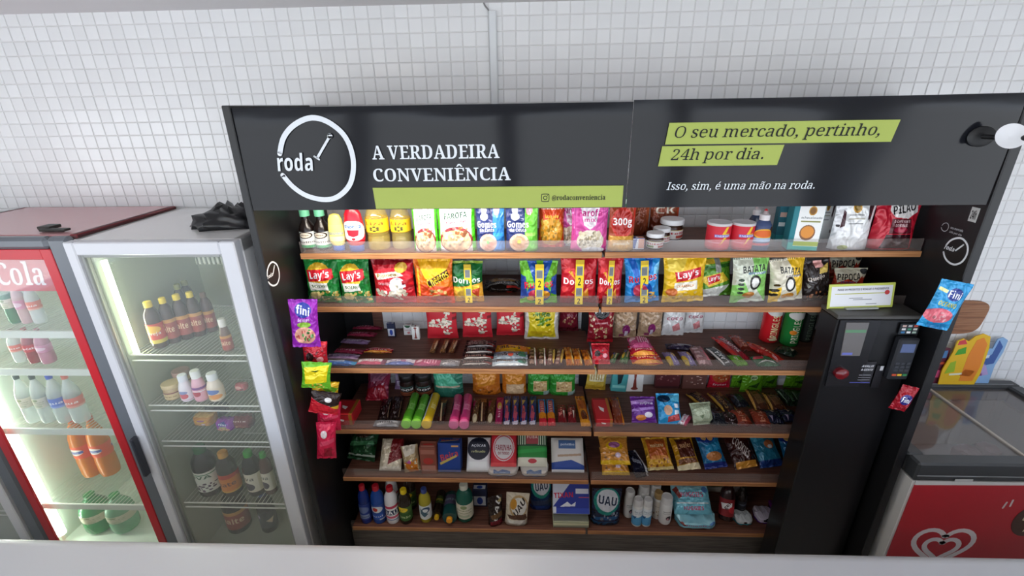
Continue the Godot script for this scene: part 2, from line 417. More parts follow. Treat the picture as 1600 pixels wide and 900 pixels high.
# ---------------------------------------------------------------- ice cream chest
func freezer() -> void:
	var x0 := 1.262
	var x1 := 2.17
	var t := thing("ice_cream_freezer", "red fronted ice cream chest with dark rimmed sliding glass lids", "freezer", "", Vector3((x0 + x1) / 2, 0, 0))
	var w := x1 - x0
	var zf := 0.055
	var zb := -0.556
	var dz := zf - zb
	var zc := (zf + zb) / 2
	var white := mat("dedcd8", 0.4)
	part("cabinet", boxes([[Vector3(0, 0.42, zf - 0.03), Vector3(w, 0.72, 0.05)], [Vector3(0, 0.42, zb + 0.025), Vector3(w, 0.72, 0.05)], [Vector3(-w / 2 + 0.03, 0.42, zc), Vector3(0.06, 0.72, dz - 0.1)], [Vector3(w / 2 - 0.03, 0.42, zc), Vector3(0.06, 0.72, dz - 0.1)], [Vector3(0, 0.09, zc), Vector3(w - 0.1, 0.06, dz - 0.1)]]), white, t)
	part("liner_floor", box(Vector3(w - 0.12, 0.01, dz - 0.1), 0.001), mat("8e8280", 0.5), t, Vector3(0, 0.5, zc))
	for s in [-1, 1]:
		for q in [-1, 1]:
			part("foot", lathe([[0, 0], [0.025, 0], [0.025, 0.05], [0, 0.06]], 1, 1, -1, 10), mat("202022", 0.6), t, Vector3(s * (w / 2 - 0.08), 0, zc + q * (dz / 2 - 0.08)))
	# dark rim and two sliding panes
	var dark := mat("3b3d3f", 0.35)
	part("lid_rim", boxes([[Vector3(0, 0.83, zf - 0.028), Vector3(w + 0.01, 0.09, 0.06)], [Vector3(0, 0.83, zb + 0.03), Vector3(w + 0.01, 0.09, 0.06)], [Vector3(-w / 2 + 0.028, 0.83, zc), Vector3(0.066, 0.09, dz - 0.11)], [Vector3(w / 2 - 0.028, 0.83, zc), Vector3(0.066, 0.09, dz - 0.11)]], 0.008), dark, t)
	part("rim_groove", boxes([[Vector3(0, 0.815, zf + 0.003), Vector3(w, 0.004, 0.003)], [Vector3(0, 0.876, zb + 0.045), Vector3(w - 0.05, 0.003, 0.004)]], 0.0005), mat("8a8c8e", 0.3), t)
	for k in 2:
		var g := part("sliding_lid", box(Vector3(w / 2 - 0.03, 0.005, dz - 0.11), 0.001), mat("7a7270", 0.05, 0.0, 0.42), t, Vector3((k - 0.5) * (w / 2 - 0.036), 0.862 - 0.008 * k, zc))
		part("lid_edge", box(Vector3(0.014, 0.012, dz - 0.11), 0.002), mat("b7aea2" if k == 0 else "8a8680", 0.35), g, Vector3(w / 4 - 0.02 if k == 0 else -w / 4 + 0.02, 0.003, 0))
	part("rating_plate", box(Vector3(0.07, 0.014, 0.002), 0.0005), mat("c8c8c4", 0.5), t, Vector3(-0.27, 0.797, zf + 0.0065))
	# printed front
	var front := part("front_graphic", plate([Vector2(-w / 2 + 0.01, 0.08), Vector2(w / 2 - 0.01, 0.08), Vector2(w / 2 - 0.01, 0.776), Vector2(-w / 2 + 0.01, 0.764)], 0.003), mat("bf1f2e", 0.35), t, Vector3(0, 0, zf - 0.004))
	part("white_stripe", plate([Vector2(-w / 2 + 0.01, 0.764), Vector2(w / 2 - 0.01, 0.776), Vector2(w / 2 - 0.01, 0.785), Vector2(-w / 2 + 0.01, 0.785)], 0.003), white, t, Vector3(0, 0, zf - 0.0035))
	for k in 2:
		var hp := []
		for i in 41:
			var a := lerpf(0.35, TAU - 0.35, i / 40.0)
			var q := Vector2(16.0 * pow(sin(a), 3.0), 13.0 * cos(a) - 5.0 * cos(2 * a) - 2.0 * cos(3 * a) - cos(4 * a)) / 17.0
			hp.append(q * (0.13 if k == 0 else 0.075) + Vector2(-0.235, 0.43 if k == 0 else 0.415))
		part("heart_logo", stroke(hp, 0.022, 0.0), mat("ece4e4", 0.4), front, Vector3(0, 0, 0.0036))
	# chocolate ice cream bar with a bite, printed on the front
	var ice := []
	for i in 24:
		var a := TAU * i / 24.0
		ice.append(Vector2(0.075 + 0.07 * cos(a), 0.58 + 0.085 * sin(a)))
	part("bar_print", plate(ice, 0.0006), mat("4a2a1e", 0.4), front, Vector3(0, 0, 0.0034))
	part("bite_print", plate([Vector2(0.045, 0.62), Vector2(0.085, 0.635), Vector2(0.115, 0.6), Vector2(0.105, 0.54), Vector2(0.065, 0.52), Vector2(0.075, 0.57), Vector2(0.04, 0.585)], 0.0006), mat("e2d2b0", 0.4), front, Vector3(0, 0, 0.0042))
	for k in 2:
		part("spark_print", stroke([Vector2(-0.06 + 0.025 * k, 0.65 + 0.01 * k), Vector2(-0.055 + 0.02 * k, 0.68 + 0.012 * k)], 0.008, 0.0), mat("ecdede", 0.4), front, Vector3(0, 0, 0.004))

# ---------------------------------------------------------------- payment kiosk
func kiosk() -> void:
	var t := thing("payment_kiosk", "black self service payment kiosk with tablet and card reader", "kiosk", "", Vector3(1.03, 0, -0.06))
	var black := mat("121214", 0.3)
	part("cabinet", box(Vector3(0.312, 1.45, 0.11), 0.004), black, t, Vector3(0, 0.725, -0.056))
	part("top_slab", box(Vector3(0.316, 0.016, 0.112), 0.003), mat("4a4845", 0.45), t, Vector3(0, 1.458, -0.056))
	part("bezel", plate([Vector2(-0.14, 1.16), Vector2(-0.01, 1.16), Vector2(0.0, 1.45), Vector2(-0.15, 1.45)], 0.006), mat("1c1c1f", 0.25), t)
	var screen := part("tablet_screen", plate([Vector2(-0.116, 1.3), Vector2(-0.044, 1.3), Vector2(-0.045, 1.442), Vector2(-0.128, 1.442)], 0.003), mat("6c6867", 0.08), t, Vector3(0, 0, 0.006))  # grey of the reflections is put into the screen colour
	part("screen_bar", plate([Vector2(-0.123, 1.4), Vector2(-0.048, 1.4), Vector2(-0.048, 1.412), Vector2(-0.124, 1.412)], 0.0008), mat("5f8a68", 0.2), screen, Vector3(0, 0, 0.003))
	part("screen_button", plate([Vector2(-0.114, 1.304), Vector2(-0.075, 1.304), Vector2(-0.075, 1.314), Vector2(-0.113, 1.314)], 0.0008), mat("6a70b8", 0.2), screen, Vector3(0, 0, 0.003))
	part("red_scanner", lathe([[0, 0], [0.024, 0], [0.026, 0.004], [0.026, 0.02], [0.02, 0.026], [0, 0.028]], 1, 0.9, -1, 20), mat("6a1018", 0.2), t, Vector3(-0.1, 1.225, 0.002)).rotation_degrees = Vector3(90, 0, 0)
	var card := part("notice_plate", box(Vector3(0.085, 0.1, 0.003), 0.001), mat("26262a", 0.35), t, Vector3(-0.012, 1.222, 0.004))
	part("notice_lettering", lettering("AVALIE", 0.045, 0.009, 0.2, false), mat("c8c8cc", 0.5), card, Vector3(-0.01, 0.026, 0.001))
	part("notice_lettering", lettering("A GENTE", 0.045, 0.009, 0.2, false), mat("c8c8cc", 0.5), card, Vector3(-0.01, 0.01, 0.001))
	for k in 3:
		part("notice_line", box(Vector3(0.046, 0.003, 0.001), 0.0003), mat("77777c", 0.5), card, Vector3(0.012, -0.01 - 0.011 * k, 0.0018))
	part("notice_rule", box(Vector3(0.078, 0.003, 0.001), 0.0003), mat("4a4fa0", 0.5), card, Vector3(0, -0.044, 0.0018))
	var side := part("side_notice", box(Vector3(0.03, 0.1, 0.003), 0.001), mat("1c1c20", 0.35), t, Vector3(0.052, 1.205, 0.004))
	part("side_notice_mark", box(Vector3(0.012, 0.02, 0.001), 0.0003), mat("b8b8ba", 0.5), side, Vector3(0.004, 0.038, 0.002))
	# card reader: picture plate, screen, keypad
	var plate_ := part("card_logo_plate", box(Vector3(0.07, 0.045, 0.006), 0.001), mat("1b2024", 0.3), t, Vector3(0.108, 1.415, 0.006))
	for k in 9:
		part("card_logo", box(Vector3(0.014, 0.008, 0.001), 0.0003), mat(["c8a8a0", "b8b8bc", "b84a3a", "d8d8d8", "3a8a6a", "c8c8c0", "2a6a9a", "e0e0e0", "9ab0a0"][k], 0.4), plate_, Vector3(-0.021 + 0.021 * (k % 3), 0.013 - 0.013 * (k / 3), 0.0035))
	var reader := part("card_reader", box(Vector3(0.076, 0.18, 0.03), 0.006), mat("202227", 0.35), t, Vector3(0.108, 1.295, 0.015))
	part("reader_screen", box(Vector3(0.05, 0.036, 0.002), 0.0005), glow("4a5678", 0.35), reader, Vector3(0, 0.05, 0.0155))
	for k in 9:
		part("key", box(Vector3(0.014, 0.009, 0.003), 0.001), mat("3a3c42", 0.4), reader, Vector3(-0.02 + 0.02 * (k % 3), -0.015 - 0.015 * (k / 3), 0.016))
	for k in 3:
		part("color_key", box(Vector3(0.016, 0.009, 0.003), 0.001), mat(["b8482a", "d8a82a", "2f7a48"][k], 0.4), reader, Vector3(-0.02 + 0.02 * k, -0.066, 0.016))
	# notice standing on the kiosk
	var n := thing("notice_board", "white notice with lime border standing on the black kiosk", "sign", "", Vector3(0.992, 1.466, -0.13))
	n.rotation_degrees = Vector3(-8, 0, 2)
	part("board", box(Vector3(0.246, 0.098, 0.005), 0.001), mat("c6cf5a", 0.4), n, Vector3(0, 0.05, 0))
	part("paper", box(Vector3(0.228, 0.08, 0.001), 0.0003), mat("e6e6e8", 0.5), n, Vector3(0, 0.05, 0.003))
	part("foot", box(Vector3(0.12, 0.006, 0.05), 0.001), mat("c8ccc8", 0.3, 0.0, 0.6), n, Vector3(0, 0.003, -0.005))
	part("headline", lettering("PASSE OS PRODUTOS E REALIZE O PAGAMENTO", 0.19, 0.008, 0.1, false), mat("3a3a3e", 0.5), n, Vector3(-0.092, 0.073, 0.0028))
	part("arrow_line", box(Vector3(0.2, 0.003, 0.001), 0.0003), mat("b8b83a", 0.5), n, Vector3(0, 0.06, 0.0038))
	part("stop_mark", lathe([[0, 0], [0.009, 0], [0.009, 0.001], [0, 0.001]], 1, 1, -1, 16), mat("c83a3a", 0.5), n, Vector3(0.094, 0.062, 0.0035)).rotation_degrees = Vector3(90, 0, 0)
	for k in 3:
		part("text_line", box(Vector3([0.05, 0.07, 0.04][k], 0.003, 0.001), 0.0003), mat("9a9a9c", 0.5), n, Vector3([-0.02, 0.005, 0.04][k], [0.042, 0.036, 0.018][k], 0.0038))

# ---------------------------------------------------------------- on the walls and on the freezer
func wall_things() -> void:
	var d := thing("cable_duct", "white cable duct running up the tiled wall above the banner", "duct", "", Vector3(-0.434, 0, WALL))
	part("channel", box(Vector3(0.032, 0.68, 0.016), 0.002), mat("dcdedf", 0.45), d, Vector3(0, 2.23, 0.008))
	part("cover", box(Vector3(0.026, 0.68, 0.003), 0.001), mat("e3e5e6", 0.4), d, Vector3(0, 2.23, 0.0175))
	var c := thing("cable", "thin dark cable from the ceiling into the white duct", "cable", "", Vector3(-0.434, 0, WALL))
	part("wire", tube([Vector3(-0.034, 2.6, 0.006), Vector3(-0.03, 2.59, 0.006), Vector3(-0.016, 2.575, 0.008), Vector3(-0.01, 2.56, 0.008)], 0.0028, 8), mat("8c8888", 0.5), c)
	# brown plaque beside the shelves
	var pl := []
	for k in 40:
		var a := TAU * k / 40.0
		var e := Vector2(signf(cos(a)) * pow(absf(cos(a)), 0.5), signf(sin(a)) * pow(absf(sin(a)), 0.5))
		pl.append(Vector2(e.x * 0.14 + (0.012 * e.y if e.x > 0 else 0.0), e.y * 0.088))
	var q := thing("wooden_plaque", "rounded brown wooden board on the tiled wall beside the shelves", "board", "", Vector3(1.79, 1.222, WALL))
	part("board", plate(pl, 0.014), wood("9a6a4a", "7d523a"), q)
	# cut-out ice cream cards leaning on the wall behind the freezer
	var cards := [
		["dark maroon and blue ice cream card half hidden by the shelf side", [Vector2(-0.06, 0), Vector2(0.05, 0), Vector2(0.06, 0.1), Vector2(0.06, 0.19), Vector2(0.02, 0.2), Vector2(-0.05, 0.17), Vector2(-0.06, 0.1)], "5a1a2c", 1.74, [[[Vector2(-0.05, 0.13), Vector2(0.05, 0.14), Vector2(0.05, 0.18), Vector2(-0.04, 0.165)], "4a78a8"], [[Vector2(-0.05, 0.04), Vector2(0.04, 0.03), Vector2(0.045, 0.07), Vector2(-0.05, 0.08)], "c84a72"], [[Vector2(-0.05, 0.1), Vector2(0.05, 0.105), Vector2(0.05, 0.118), Vector2(-0.05, 0.112)], "c8502a"]]],
		["yellow, green and orange popsicle shaped card on the freezer", [Vector2(-0.09, 0), Vector2(0.085, 0), Vector2(0.1, 0.06), Vector2(0.105, 0.2), Vector2(0.095, 0.26), Vector2(0.06, 0.275), Vector2(0.025, 0.262), Vector2(0.0, 0.235), Vector2(-0.03, 0.25), Vector2(-0.055, 0.235), Vector2(-0.06, 0.18), Vector2(-0.09, 0.08)], "e8b81e", 1.865, [[[Vector2(0.005, 0.02), Vector2(0.07, 0.02), Vector2(0.088, 0.1), Vector2(0.09, 0.22), Vector2(0.065, 0.255), Vector2(0.035, 0.24), Vector2(0.015, 0.16)], "e8862a"], [[Vector2(-0.05, 0.16), Vector2(0.0, 0.17), Vector2(-0.005, 0.205), Vector2(-0.04, 0.19)], "4aa02a"], [[Vector2(-0.075, 0.06), Vector2(-0.03, 0.07), Vector2(-0.035, 0.13), Vector2(-0.06, 0.12)], "9ab82a"], [[Vector2(-0.05, 0.215), Vector2(-0.005, 0.22), Vector2(-0.02, 0.244), Vector2(-0.045, 0.236)], "d8404a"], [[Vector2(-0.05, 0.05), Vector2(0.01, 0.055), Vector2(0.01, 0.065), Vector2(-0.05, 0.06)], "e8e4c8"], [[Vector2(0.0, 0.05), Vector2(0.05, 0.045), Vector2(0.07, 0.075), Vector2(0.02, 0.085)], "d8701e"]]],
		["pale blue and violet ice cream card on the freezer", [Vector2(-0.07, 0), Vector2(0.045, 0), Vector2(0.05, 0.1), Vector2(0.07, 0.17), Vector2(0.075, 0.235), Vector2(0.05, 0.25), Vector2(0.025, 0.24), Vector2(0.015, 0.19), Vector2(-0.03, 0.19), Vector2(-0.05, 0.14)], "8ab0d8", 1.985, [[[Vector2(0.0, 0.1), Vector2(0.04, 0.11), Vector2(0.06, 0.2), Vector2(0.035, 0.235), Vector2(0.02, 0.16), Vector2(-0.02, 0.12)], "3a5a9a"], [[Vector2(-0.05, 0.03), Vector2(0.03, 0.05), Vector2(0.0, 0.11), Vector2(-0.04, 0.09)], "b8a0d0"], [[Vector2(-0.04, 0.035), Vector2(0.0, 0.042), Vector2(0.0, 0.058), Vector2(-0.035, 0.055)], "b03a9a"], [[Vector2(-0.04, 0.13), Vector2(0.01, 0.14), Vector2(0.01, 0.155), Vector2(-0.035, 0.15)], "dce8f2"]]]]
	for e in cards:
		var k := thing("display_card", e[0], "display card", "ice cream cards on the freezer", Vector3(e[3], 0.876, {1.74: -0.524, 1.865: -0.512, 1.985: -0.524}[e[3]]))
		k.rotation_degrees = Vector3(-5, 0, 0)
		var b := part("card", plate(e[1], 0.005), mat(e[2], 0.45), k)
		for s in e[4]:
			part("printed_shape", plate(s[0], 0.0008), mat(s[1], 0.45), b, Vector3(0, 0, 0.005))

# ---------------------------------------------------------------- counter between the viewer and the shelves
func counter() -> void:
	var t := thing("white_counter", "plain white counter top in front of the shelves", "counter", "", Vector3(-0.3, 0, 0.0))
	var pts := []
	# rounded top slab, swept along x
	var prof := [Vector2(1.12, 0.955)]
	for k in 9:
		var a := PI * 1.5 - PI * k / 16.0
		prof.append(Vector2(0.59 + 0.04 * cos(a), 0.962 + 0.04 * sin(a)))
	for k in range(8, 17):
		var a := PI * 1.5 - PI * k / 16.0
		prof.append(Vector2(0.59 + 0.04 * cos(a), 0.962 + 0.04 * sin(a)))
	prof.append(Vector2(1.12, 1.002))
	var st := start()
	st.set_smooth_group(0)
	for i in prof.size():
		var a: Vector2 = prof[i]
		var b: Vector2 = prof[(i + 1) % prof.size()]
		var out := Vector3(0, -(b.x - a.x), b.y - a.y) * -1.0
		var mid := (a + b) / 2 - Vector2(0.8, 0.97)
		if out.y * mid.y + out.z * mid.x < 0:
			out = -out
		quad(st, [Vector3(-3.2, a.y, a.x), Vector3(3.2, a.y, a.x), Vector3(3.2, b.y, b.x), Vector3(-3.2, b.y, b.x)], out.normalized())
	part("counter_top", st.commit(), mat("bcbcc0", 0.35), t)
	part("counter_front", box(Vector3(6.3, 0.93, 0.04), 0.003), mat("d0d0d0", 0.5), t, Vector3(0, 0.467, 0.64))
	for x in [-3.1, 0.0, 3.1]:
		part("counter_leg", box(Vector3(0.06, 0.93, 0.4), 0.003), mat("d0d0d0", 0.5), t, Vector3(x, 0.467, 0.87))

# ---------------------------------------------------------------- the prints on the wrappers
func print_wrappers() -> void:
	draw_print("strip", "b f2d21c; r 0 .0 1 .12 c9a510; r .15 .16 .7 .2 8d9296; s .2 .18 .6 .16 222222 8; t .5 .48 .35 .16 3a2f10 0 2; r .15 .62 .7 .18 8d9296; s .2 .64 .6 .14 222222 8; t .5 .9 .35 .12 3a2f10 0 2")
	draw_print("soy", "b f4f6f2; e .5 .22 .3 .2 2b1a14; e .5 .22 .24 .15 e8dcc8; t .5 .22 .3 .1 5a3b28 0 shoyu; r 0 .82 1 .18 3fae72; t .5 .62 .7 .12 6a6a6a 0 molho")
	draw_print("mayo", "b f3e27a; t .5 .5 .7 .2 5a78a8 0 maionese; r 0 .7 1 .3 f6ecb0")
	draw_print("ketchup", "b c2122a; e .5 .5 .48 .5 f7f4f0; r .2 .24 .6 .14 2858a8; t .5 .31 .5 .09 ffffff 0 KETCHUP; p c2122a .3 .46 .7 .46 .66 .72 .5 .8 .34 .72; e .5 .9 .06 .06 c2122a")
	draw_print("oil", "b f0c21c; t .5 .3 .5 .26 8a5a12 0 Liza; e .5 .54 .05 .05 2c2a12; e .41 .61 .045 .06 2c2a12; e .59 .61 .045 .06 2c2a12; e .41 .74 .045 .06 2c2a12; e .59 .74 .045 .06 2c2a12; e .5 .81 .05 .05 2c2a12; e .5 .68 .03 .04 f0c21c; r 0 .92 1 .08 8a6a10")
	draw_print("farofa", "b f3eef0; r 0 0 .1 1 4cc41e; r .9 0 .1 1 4cc41e; r .22 .02 .56 .09 1d6a4a; t .5 .24 .44 .05 777777 0 mistura de; t .5 .33 .58 .1 1d4a38 -4 FAROFA; t .5 .44 .5 .05 c03a4a -4 tradicional; e .5 .76 .42 .24 8a3038; e .5 .78 .38 .2 dfb48a; n .18 .62 .62 .3 e0b88a 60; n .5 .5 .3 .2 b56a3a 14")
	draw_print("atum_blue", "b 26336b; r .6 0 .4 1 2f7fc8; e .3 .2 .09 .09 f0f0f6; e .3 .32 .13 .07 f0f0f6; t .38 .46 .66 .12 f4f4fa 0 Gomes; t .38 .56 .5 .07 f4f4fa 0 da Costa; e .72 .2 .1 .1 e8a0b0; r .62 .62 .3 .07 3a9ad8; e .42 .8 .3 .17 e2b8a8; e .42 .8 .22 .12 d89a88; e .42 .79 .06 .04 6aa060")
	draw_print("atum_green", "b 26336b; r .6 0 .4 1 79d84a; e .3 .2 .09 .09 f0f0f6; e .3 .32 .13 .07 f0f0f6; t .38 .46 .66 .12 f4f4fa 0 Gomes; t .38 .56 .5 .07 f4f4fa 0 da Costa; e .72 .2 .1 .1 e8a0b0; r .62 .62 .3 .07 a8e86a; e .42 .8 .3 .17 e2c0a8; e .42 .8 .22 .12 d8a888; e .42 .79 .06 .04 c8d050")
	draw_print("palha", "b d8481e; t .5 .18 .8 .1 fff2e0 0 TRADICIONAL; e .5 .66 .44 .28 e8a02a; n .12 .42 .7 .46 e8b23a 60; t .5 .36 .5 .09 ffe04a 0 batata palha")
	draw_print("farofa_pink", "b e257a8; p f6e8f0 .2 0 .8 0 .66 .5 .5 .58 .34 .5; t .5 .28 .62 .12 c01e7a 0 Farofa; t .5 .4 .3 .07 c01e7a 0 mix; e .52 .78 .36 .2 e8dcc8; n .24 .62 .54 .28 dccaa6 60; e .6 .95 .3 .05 f4f4f8; s .02 .1 .14 .6 c23a8e 3; s .84 .1 .14 .6 c23a8e 3")
	draw_print("coffee300", "b a8482a; r 0 0 1 .18 2f7a3c; t .5 .09 .8 .09 e8f0e0 0 TEMPERO; e .5 .46 .42 .27 c8352a; e .5 .46 .36 .22 b02820; t .5 .46 .72 .17 ffffff 0 300g; r 0 .7 1 .3 d8a040; t .5 .84 .6 .08 fff2d8 0 pouch; p d83a2a .9 .2 1 .2 1 .9")
	draw_print("doce", "b 9a4a2c; r .9 0 .1 1 c84a2c; t .5 .3 .66 .14 e8dcc8 0 DU; t .5 .48 .66 .14 e8dcc8 0 CK; r 0 .64 1 .36 8a3e26")
	draw_print("doce_plain", "b 8f4428; r .8 0 .2 1 b85a34; t .4 .2 .5 .1 c88a5a 90 cacau")
	draw_print("nutella", "b ece8e4; t .5 .36 .8 .26 c0323a 0 nutella; r .1 .6 .3 .3 7a8a5a; r .55 .6 .35 .3 b84a3a; r 0 0 1 .1 d8c070")
	draw_print("smallbox", "b e8e8ee; p 3a58a8 0 .2 .5 .1 .4 .9 0 .9; r .6 .1 .4 .8 e0a088")
	draw_print("redcan", "b d8283a; p f2c21c .58 .05 .46 .42 .56 .42 .44 .85 .7 .32 .58 .32 .66 .05; r .3 .36 .45 .12 7a6ab8; t .52 .42 .4 .08 f2eef8 0 ENERGIA; r 0 .92 1 .08 b81e2e; t .3 .7 .3 .05 f0b0b8 0 leve")
	draw_print("barbecue", "b 49557a; e .5 .3 .44 .24 f0b02a; e .5 .3 .36 .17 e86a1e; r .04 .5 .92 .2 b8d0ea; p c83a4a .1 .78 .9 .74 .9 .86 .1 .9; r 0 .92 1 .08 323a58")
	draw_print("milkteal", "b fbfaf6; r 0 0 .2 1 1e7f8a; e .6 .26 .12 .08 c8902a; e .6 .26 .09 .06 8a5a1a; t .6 .38 .64 .04 8a8a8a 0 achocolatado; r .3 .44 .6 .03 8a8a3a; e .56 .65 .24 .14 8a5a3a; e .56 .64 .2 .11 e8963a; r .2 .82 .8 .08 b8cc3a; r .2 .9 .8 .1 3fbcae; r .0 .84 .2 .16 3fbcae")
	draw_print("tealbox", "b 1e6f80; r .6 0 .4 1 e8eef0; r .1 .4 .4 .1 d8b0a0; r .1 .6 .4 .08 e8f0f0; e .3 .14 .14 .1 c8a040; r 0 .85 .6 .15 2a9aa0")
	draw_print("cow", "b eceaea; n 0 0 1 .9 2a1c20 12; p eceaea .2 0 .8 0 .76 .7 .24 .7; p 4a2a30 .18 .3 .28 .36 .24 .56 .14 .6; p 3a2024 .78 .1 .92 .2 .84 .5 .78 .4; r .24 .06 .52 .6 f4f3f1; e .5 .27 .1 .08 c8902a; e .5 .27 .07 .055 8a6a1a; r .32 .38 .36 .02 8a8a8a; r .3 .44 .4 .02 b0a890; r .32 .52 .36 .02 8a8a8a; p f4f3f1 .1 .66 .9 .66 .8 .95 .6 .86 .5 .98 .36 .86 .2 .95; e .3 .93 .12 .04 b8c070")
	draw_print("pilao", "b c01a30; p eee8e4 .3 .14 .84 .12 .88 .36 .68 .46 .4 .44 .28 .34; t .58 .28 .48 .17 1a1416 -8 PILÃO; p 5a1420 .34 .46 .76 .46 .8 .7 .3 .7; t .56 .5 .34 .05 f0d8d8 0 O CAFÉ FORTE; t .56 .57 .26 .05 f0d8d8 0 DO BRASIL; e .55 .64 .14 .05 a01838; p 3a1018 .26 .72 .8 .72 .84 .95 .2 .95; s .9 .55 .07 .2 f0d0d0 3")
	draw_print("lays_green", "b 1f7a35; p 2c9a44 0 0 .5 0 .3 .5 0 .6; e .46 .34 .34 .24 e6b52a; p d01f2c .1 .26 .84 .2 .88 .42 .14 .5; t .48 .36 .58 .2 ffffff -6 Lay's; p f4f2e8 .14 .5 .7 .5 .72 .66 .2 .68; t .44 .58 .4 .06 4a6a3a 0 SOUR; n .4 .68 .56 .24 e8c468 22; e .3 .8 .16 .1 e8d48a; r .84 .4 .12 .14 155a26")
	draw_print("popcorn_red", "b c81e2c; p 8a141e 0 0 1 0 1 .12 0 .16; p f2ecdc .08 .32 .66 .26 .78 .36 .14 .44; t .38 .35 .46 .09 a8822a -4 Pipoca; e .72 .2 .14 .1 d8a83a; e .62 .56 .2 .17 dfe4ea; p a01822 .72 .46 1 .42 1 .5 .74 .54; p a01822 .74 .6 1 .58 1 .66 .74 .68; n .1 .68 .7 .1 ede2c8 40; n .5 .5 .24 .4 ede2c8 24; t .3 .52 .3 .05 f6d0d0 0 COM MANTEIGA")
	draw_print("popcorn_back", "b cc1f2e; t .3 .16 .4 .05 f2c8c8 0 PIPOCA MICRO; n .1 .42 .7 .2 ede2c8 44; n .52 .2 .3 .66 ede2c8 36; p 7a1018 .84 .04 1 .02 1 .1 .84 .12; p 7a1018 .84 .2 1 .18 1 .26 .84 .28; p 7a1018 .84 .36 1 .34 1 .42 .84 .44")
	draw_print("cheetos", "b e8741c; p f4b422 .1 0 .95 0 .8 .36 .3 .4; p d8481e 0 .5 1 .6 1 1 0 1; p 3a2014 .34 .46 .86 .22 .92 .36 .44 .58; t .62 .4 .56 .2 f8d83a -22 Cheetos; n .4 .64 .4 .2 c89848 18; e .66 .86 .24 .1 b8402a; r .1 .2 .06 .6 f4c43a")
	draw_print("doritos_green", "b 1c6b33; p e8a83a 0 .6 1 .5 1 1 0 1; t .5 .42 .84 .14 f6f6f2 0 Doritos; p f0d040 .1 .62 .9 .56 .7 .9 .3 .92; p c8482a .56 .66 .9 .62 .84 .84; p d8b04a .14 .7 .4 .66 .36 .92; r 0 .0 1 .08 8fa83a")
	draw_print("dark_gold", "b 1c1512; p b8823a .1 .1 .9 .1 .8 .5 .2 .5; n .2 .14 .6 .4 c89850 26; p e8e0d8 .1 .66 .9 .56 .9 .7 .1 .8; t .5 .68 .6 .1 2a1a12 -6 CHURROS; p b83028 .6 .84 .96 .78 .96 .9 .6 .94")
	draw_print("ruffles_green", "b 69b52c; p 2454a8 .2 0 .44 0 .5 .5 .4 .5; p 2454a8 .62 0 .86 0 .62 .5 .54 .5; p 1f3f8a 0 .3 .16 .34 .2 .8 0 .9; p 2454a8 .84 .36 1 .3 1 .8 .82 .7; e .5 .72 .32 .22 1f4a9a; t .5 .5 .76 .16 d8203a -4 Ruffles; e .4 .74 .17 .12 b02a4a; e .66 .74 .14 .1 e89a2a; e .3 .84 .1 .07 e8b050")
	draw_print("doritos_red", "b c01c28; p d8343a .1 0 .5 0 .4 .4 .1 .3; p 8a1018 0 .86 1 .8 1 1 0 1; p e8a02a .2 .3 .3 .28 .4 .46; t .48 .48 .8 .13 ffffff 0 Doritos; p d8782a .3 .72 .5 .56 .6 .82; p e0902a .5 .8 .74 .62 .78 .86; e .12 .66 .09 .07 e8484a")
	draw_print("ruffles_blue", "b 2a8fd8; p 1c5fb8 .1 0 .3 0 .42 .5 .3 .5; p 1c5fb8 .6 0 .8 0 .62 .5 .5 .5; p 7ac8f2 .8 .2 1 .1 1 .3 .8 .4; t .5 .42 .8 .16 e8e8f4 -4 Ruffles; t .49 .42 .78 .15 d02038 -4 Ruffles; e .46 .68 .3 .2 1c4a9a; e .42 .68 .2 .14 b8324a; n .4 .7 .5 .2 e8a83a 12")
	draw_print("lays_yellow", "b f0bf22; p f6d654 .1 0 .6 0 .4 .3 .1 .3; p d01f2c .24 .3 .84 .22 .88 .42 .28 .5; t .55 .36 .5 .18 ffffff -6 Lay's; p f4ead8 .24 .52 .78 .48 .78 .66 .24 .7; t .5 .58 .4 .06 c8783a -4 CLÁSSICA; n .1 .72 .8 .24 e6b850 26; e .2 .72 .13 .09 c86a2a")
	draw_print("lays_lime", "b 5f9a2c; p f0c83a 0 .1 1 .06 1 .16 0 .22; p 2f6a24 0 .26 1 .2 1 .28 0 .34; p f0c83a 0 .5 .7 .4 .9 .6 .3 .74; p d01f2c .24 .5 .62 .42 .62 .6 .28 .68; t .44 .55 .34 .14 ffffff -8 Lay's; p e8e8e0 0 .8 .9 .7 .6 1 0 1; r .5 .04 .16 .36 9a9a94")
	draw_print("batata_green", "b d8dcc8; p 8fd06a .55 0 1 0 1 1 .7 .7 .5 .4; p 8fd06a 0 .6 .3 .5 .5 .8 .2 1 0 1; s 0 0 1 .07 3a4038 22; t .56 .24 .62 .13 2a2a28 -3 BATATA; r .4 .31 .5 .05 6a8a9a; t .64 .34 .36 .05 f0f4ee -6 JERKEY; e .6 .52 .15 .16 33302c; e .6 .52 .1 .11 ece8e0; e .22 .46 .08 .03 3a4a3a; e .22 .55 .08 .03 3a4a3a; e .22 .64 .08 .03 3a4a3a; e .22 .73 .08 .03 3a4a3a; e .46 .78 .17 .07 c8823a")
	draw_print("batata_yellow", "b e4dcc4; p f0c02a .5 0 1 0 1 .6 .8 .9 .66 .5; p f0c02a 0 .7 .3 .6 .3 1 0 1; s 0 0 1 .07 3a3830 22; t .54 .26 .56 .13 2a2a28 6 BATATA; r .4 .36 .44 .05 8a7a6a; t .6 .39 .36 .05 f0f0ea 6 JERKEY; e .54 .56 .15 .16 33302c; e .54 .56 .1 .11 ece8e0; e .18 .56 .09 .03 4a3a1a; e .14 .68 .12 .035 2a2214; e .12 .78 .12 .035 2a2214; e .5 .82 .18 .07 d8943a")
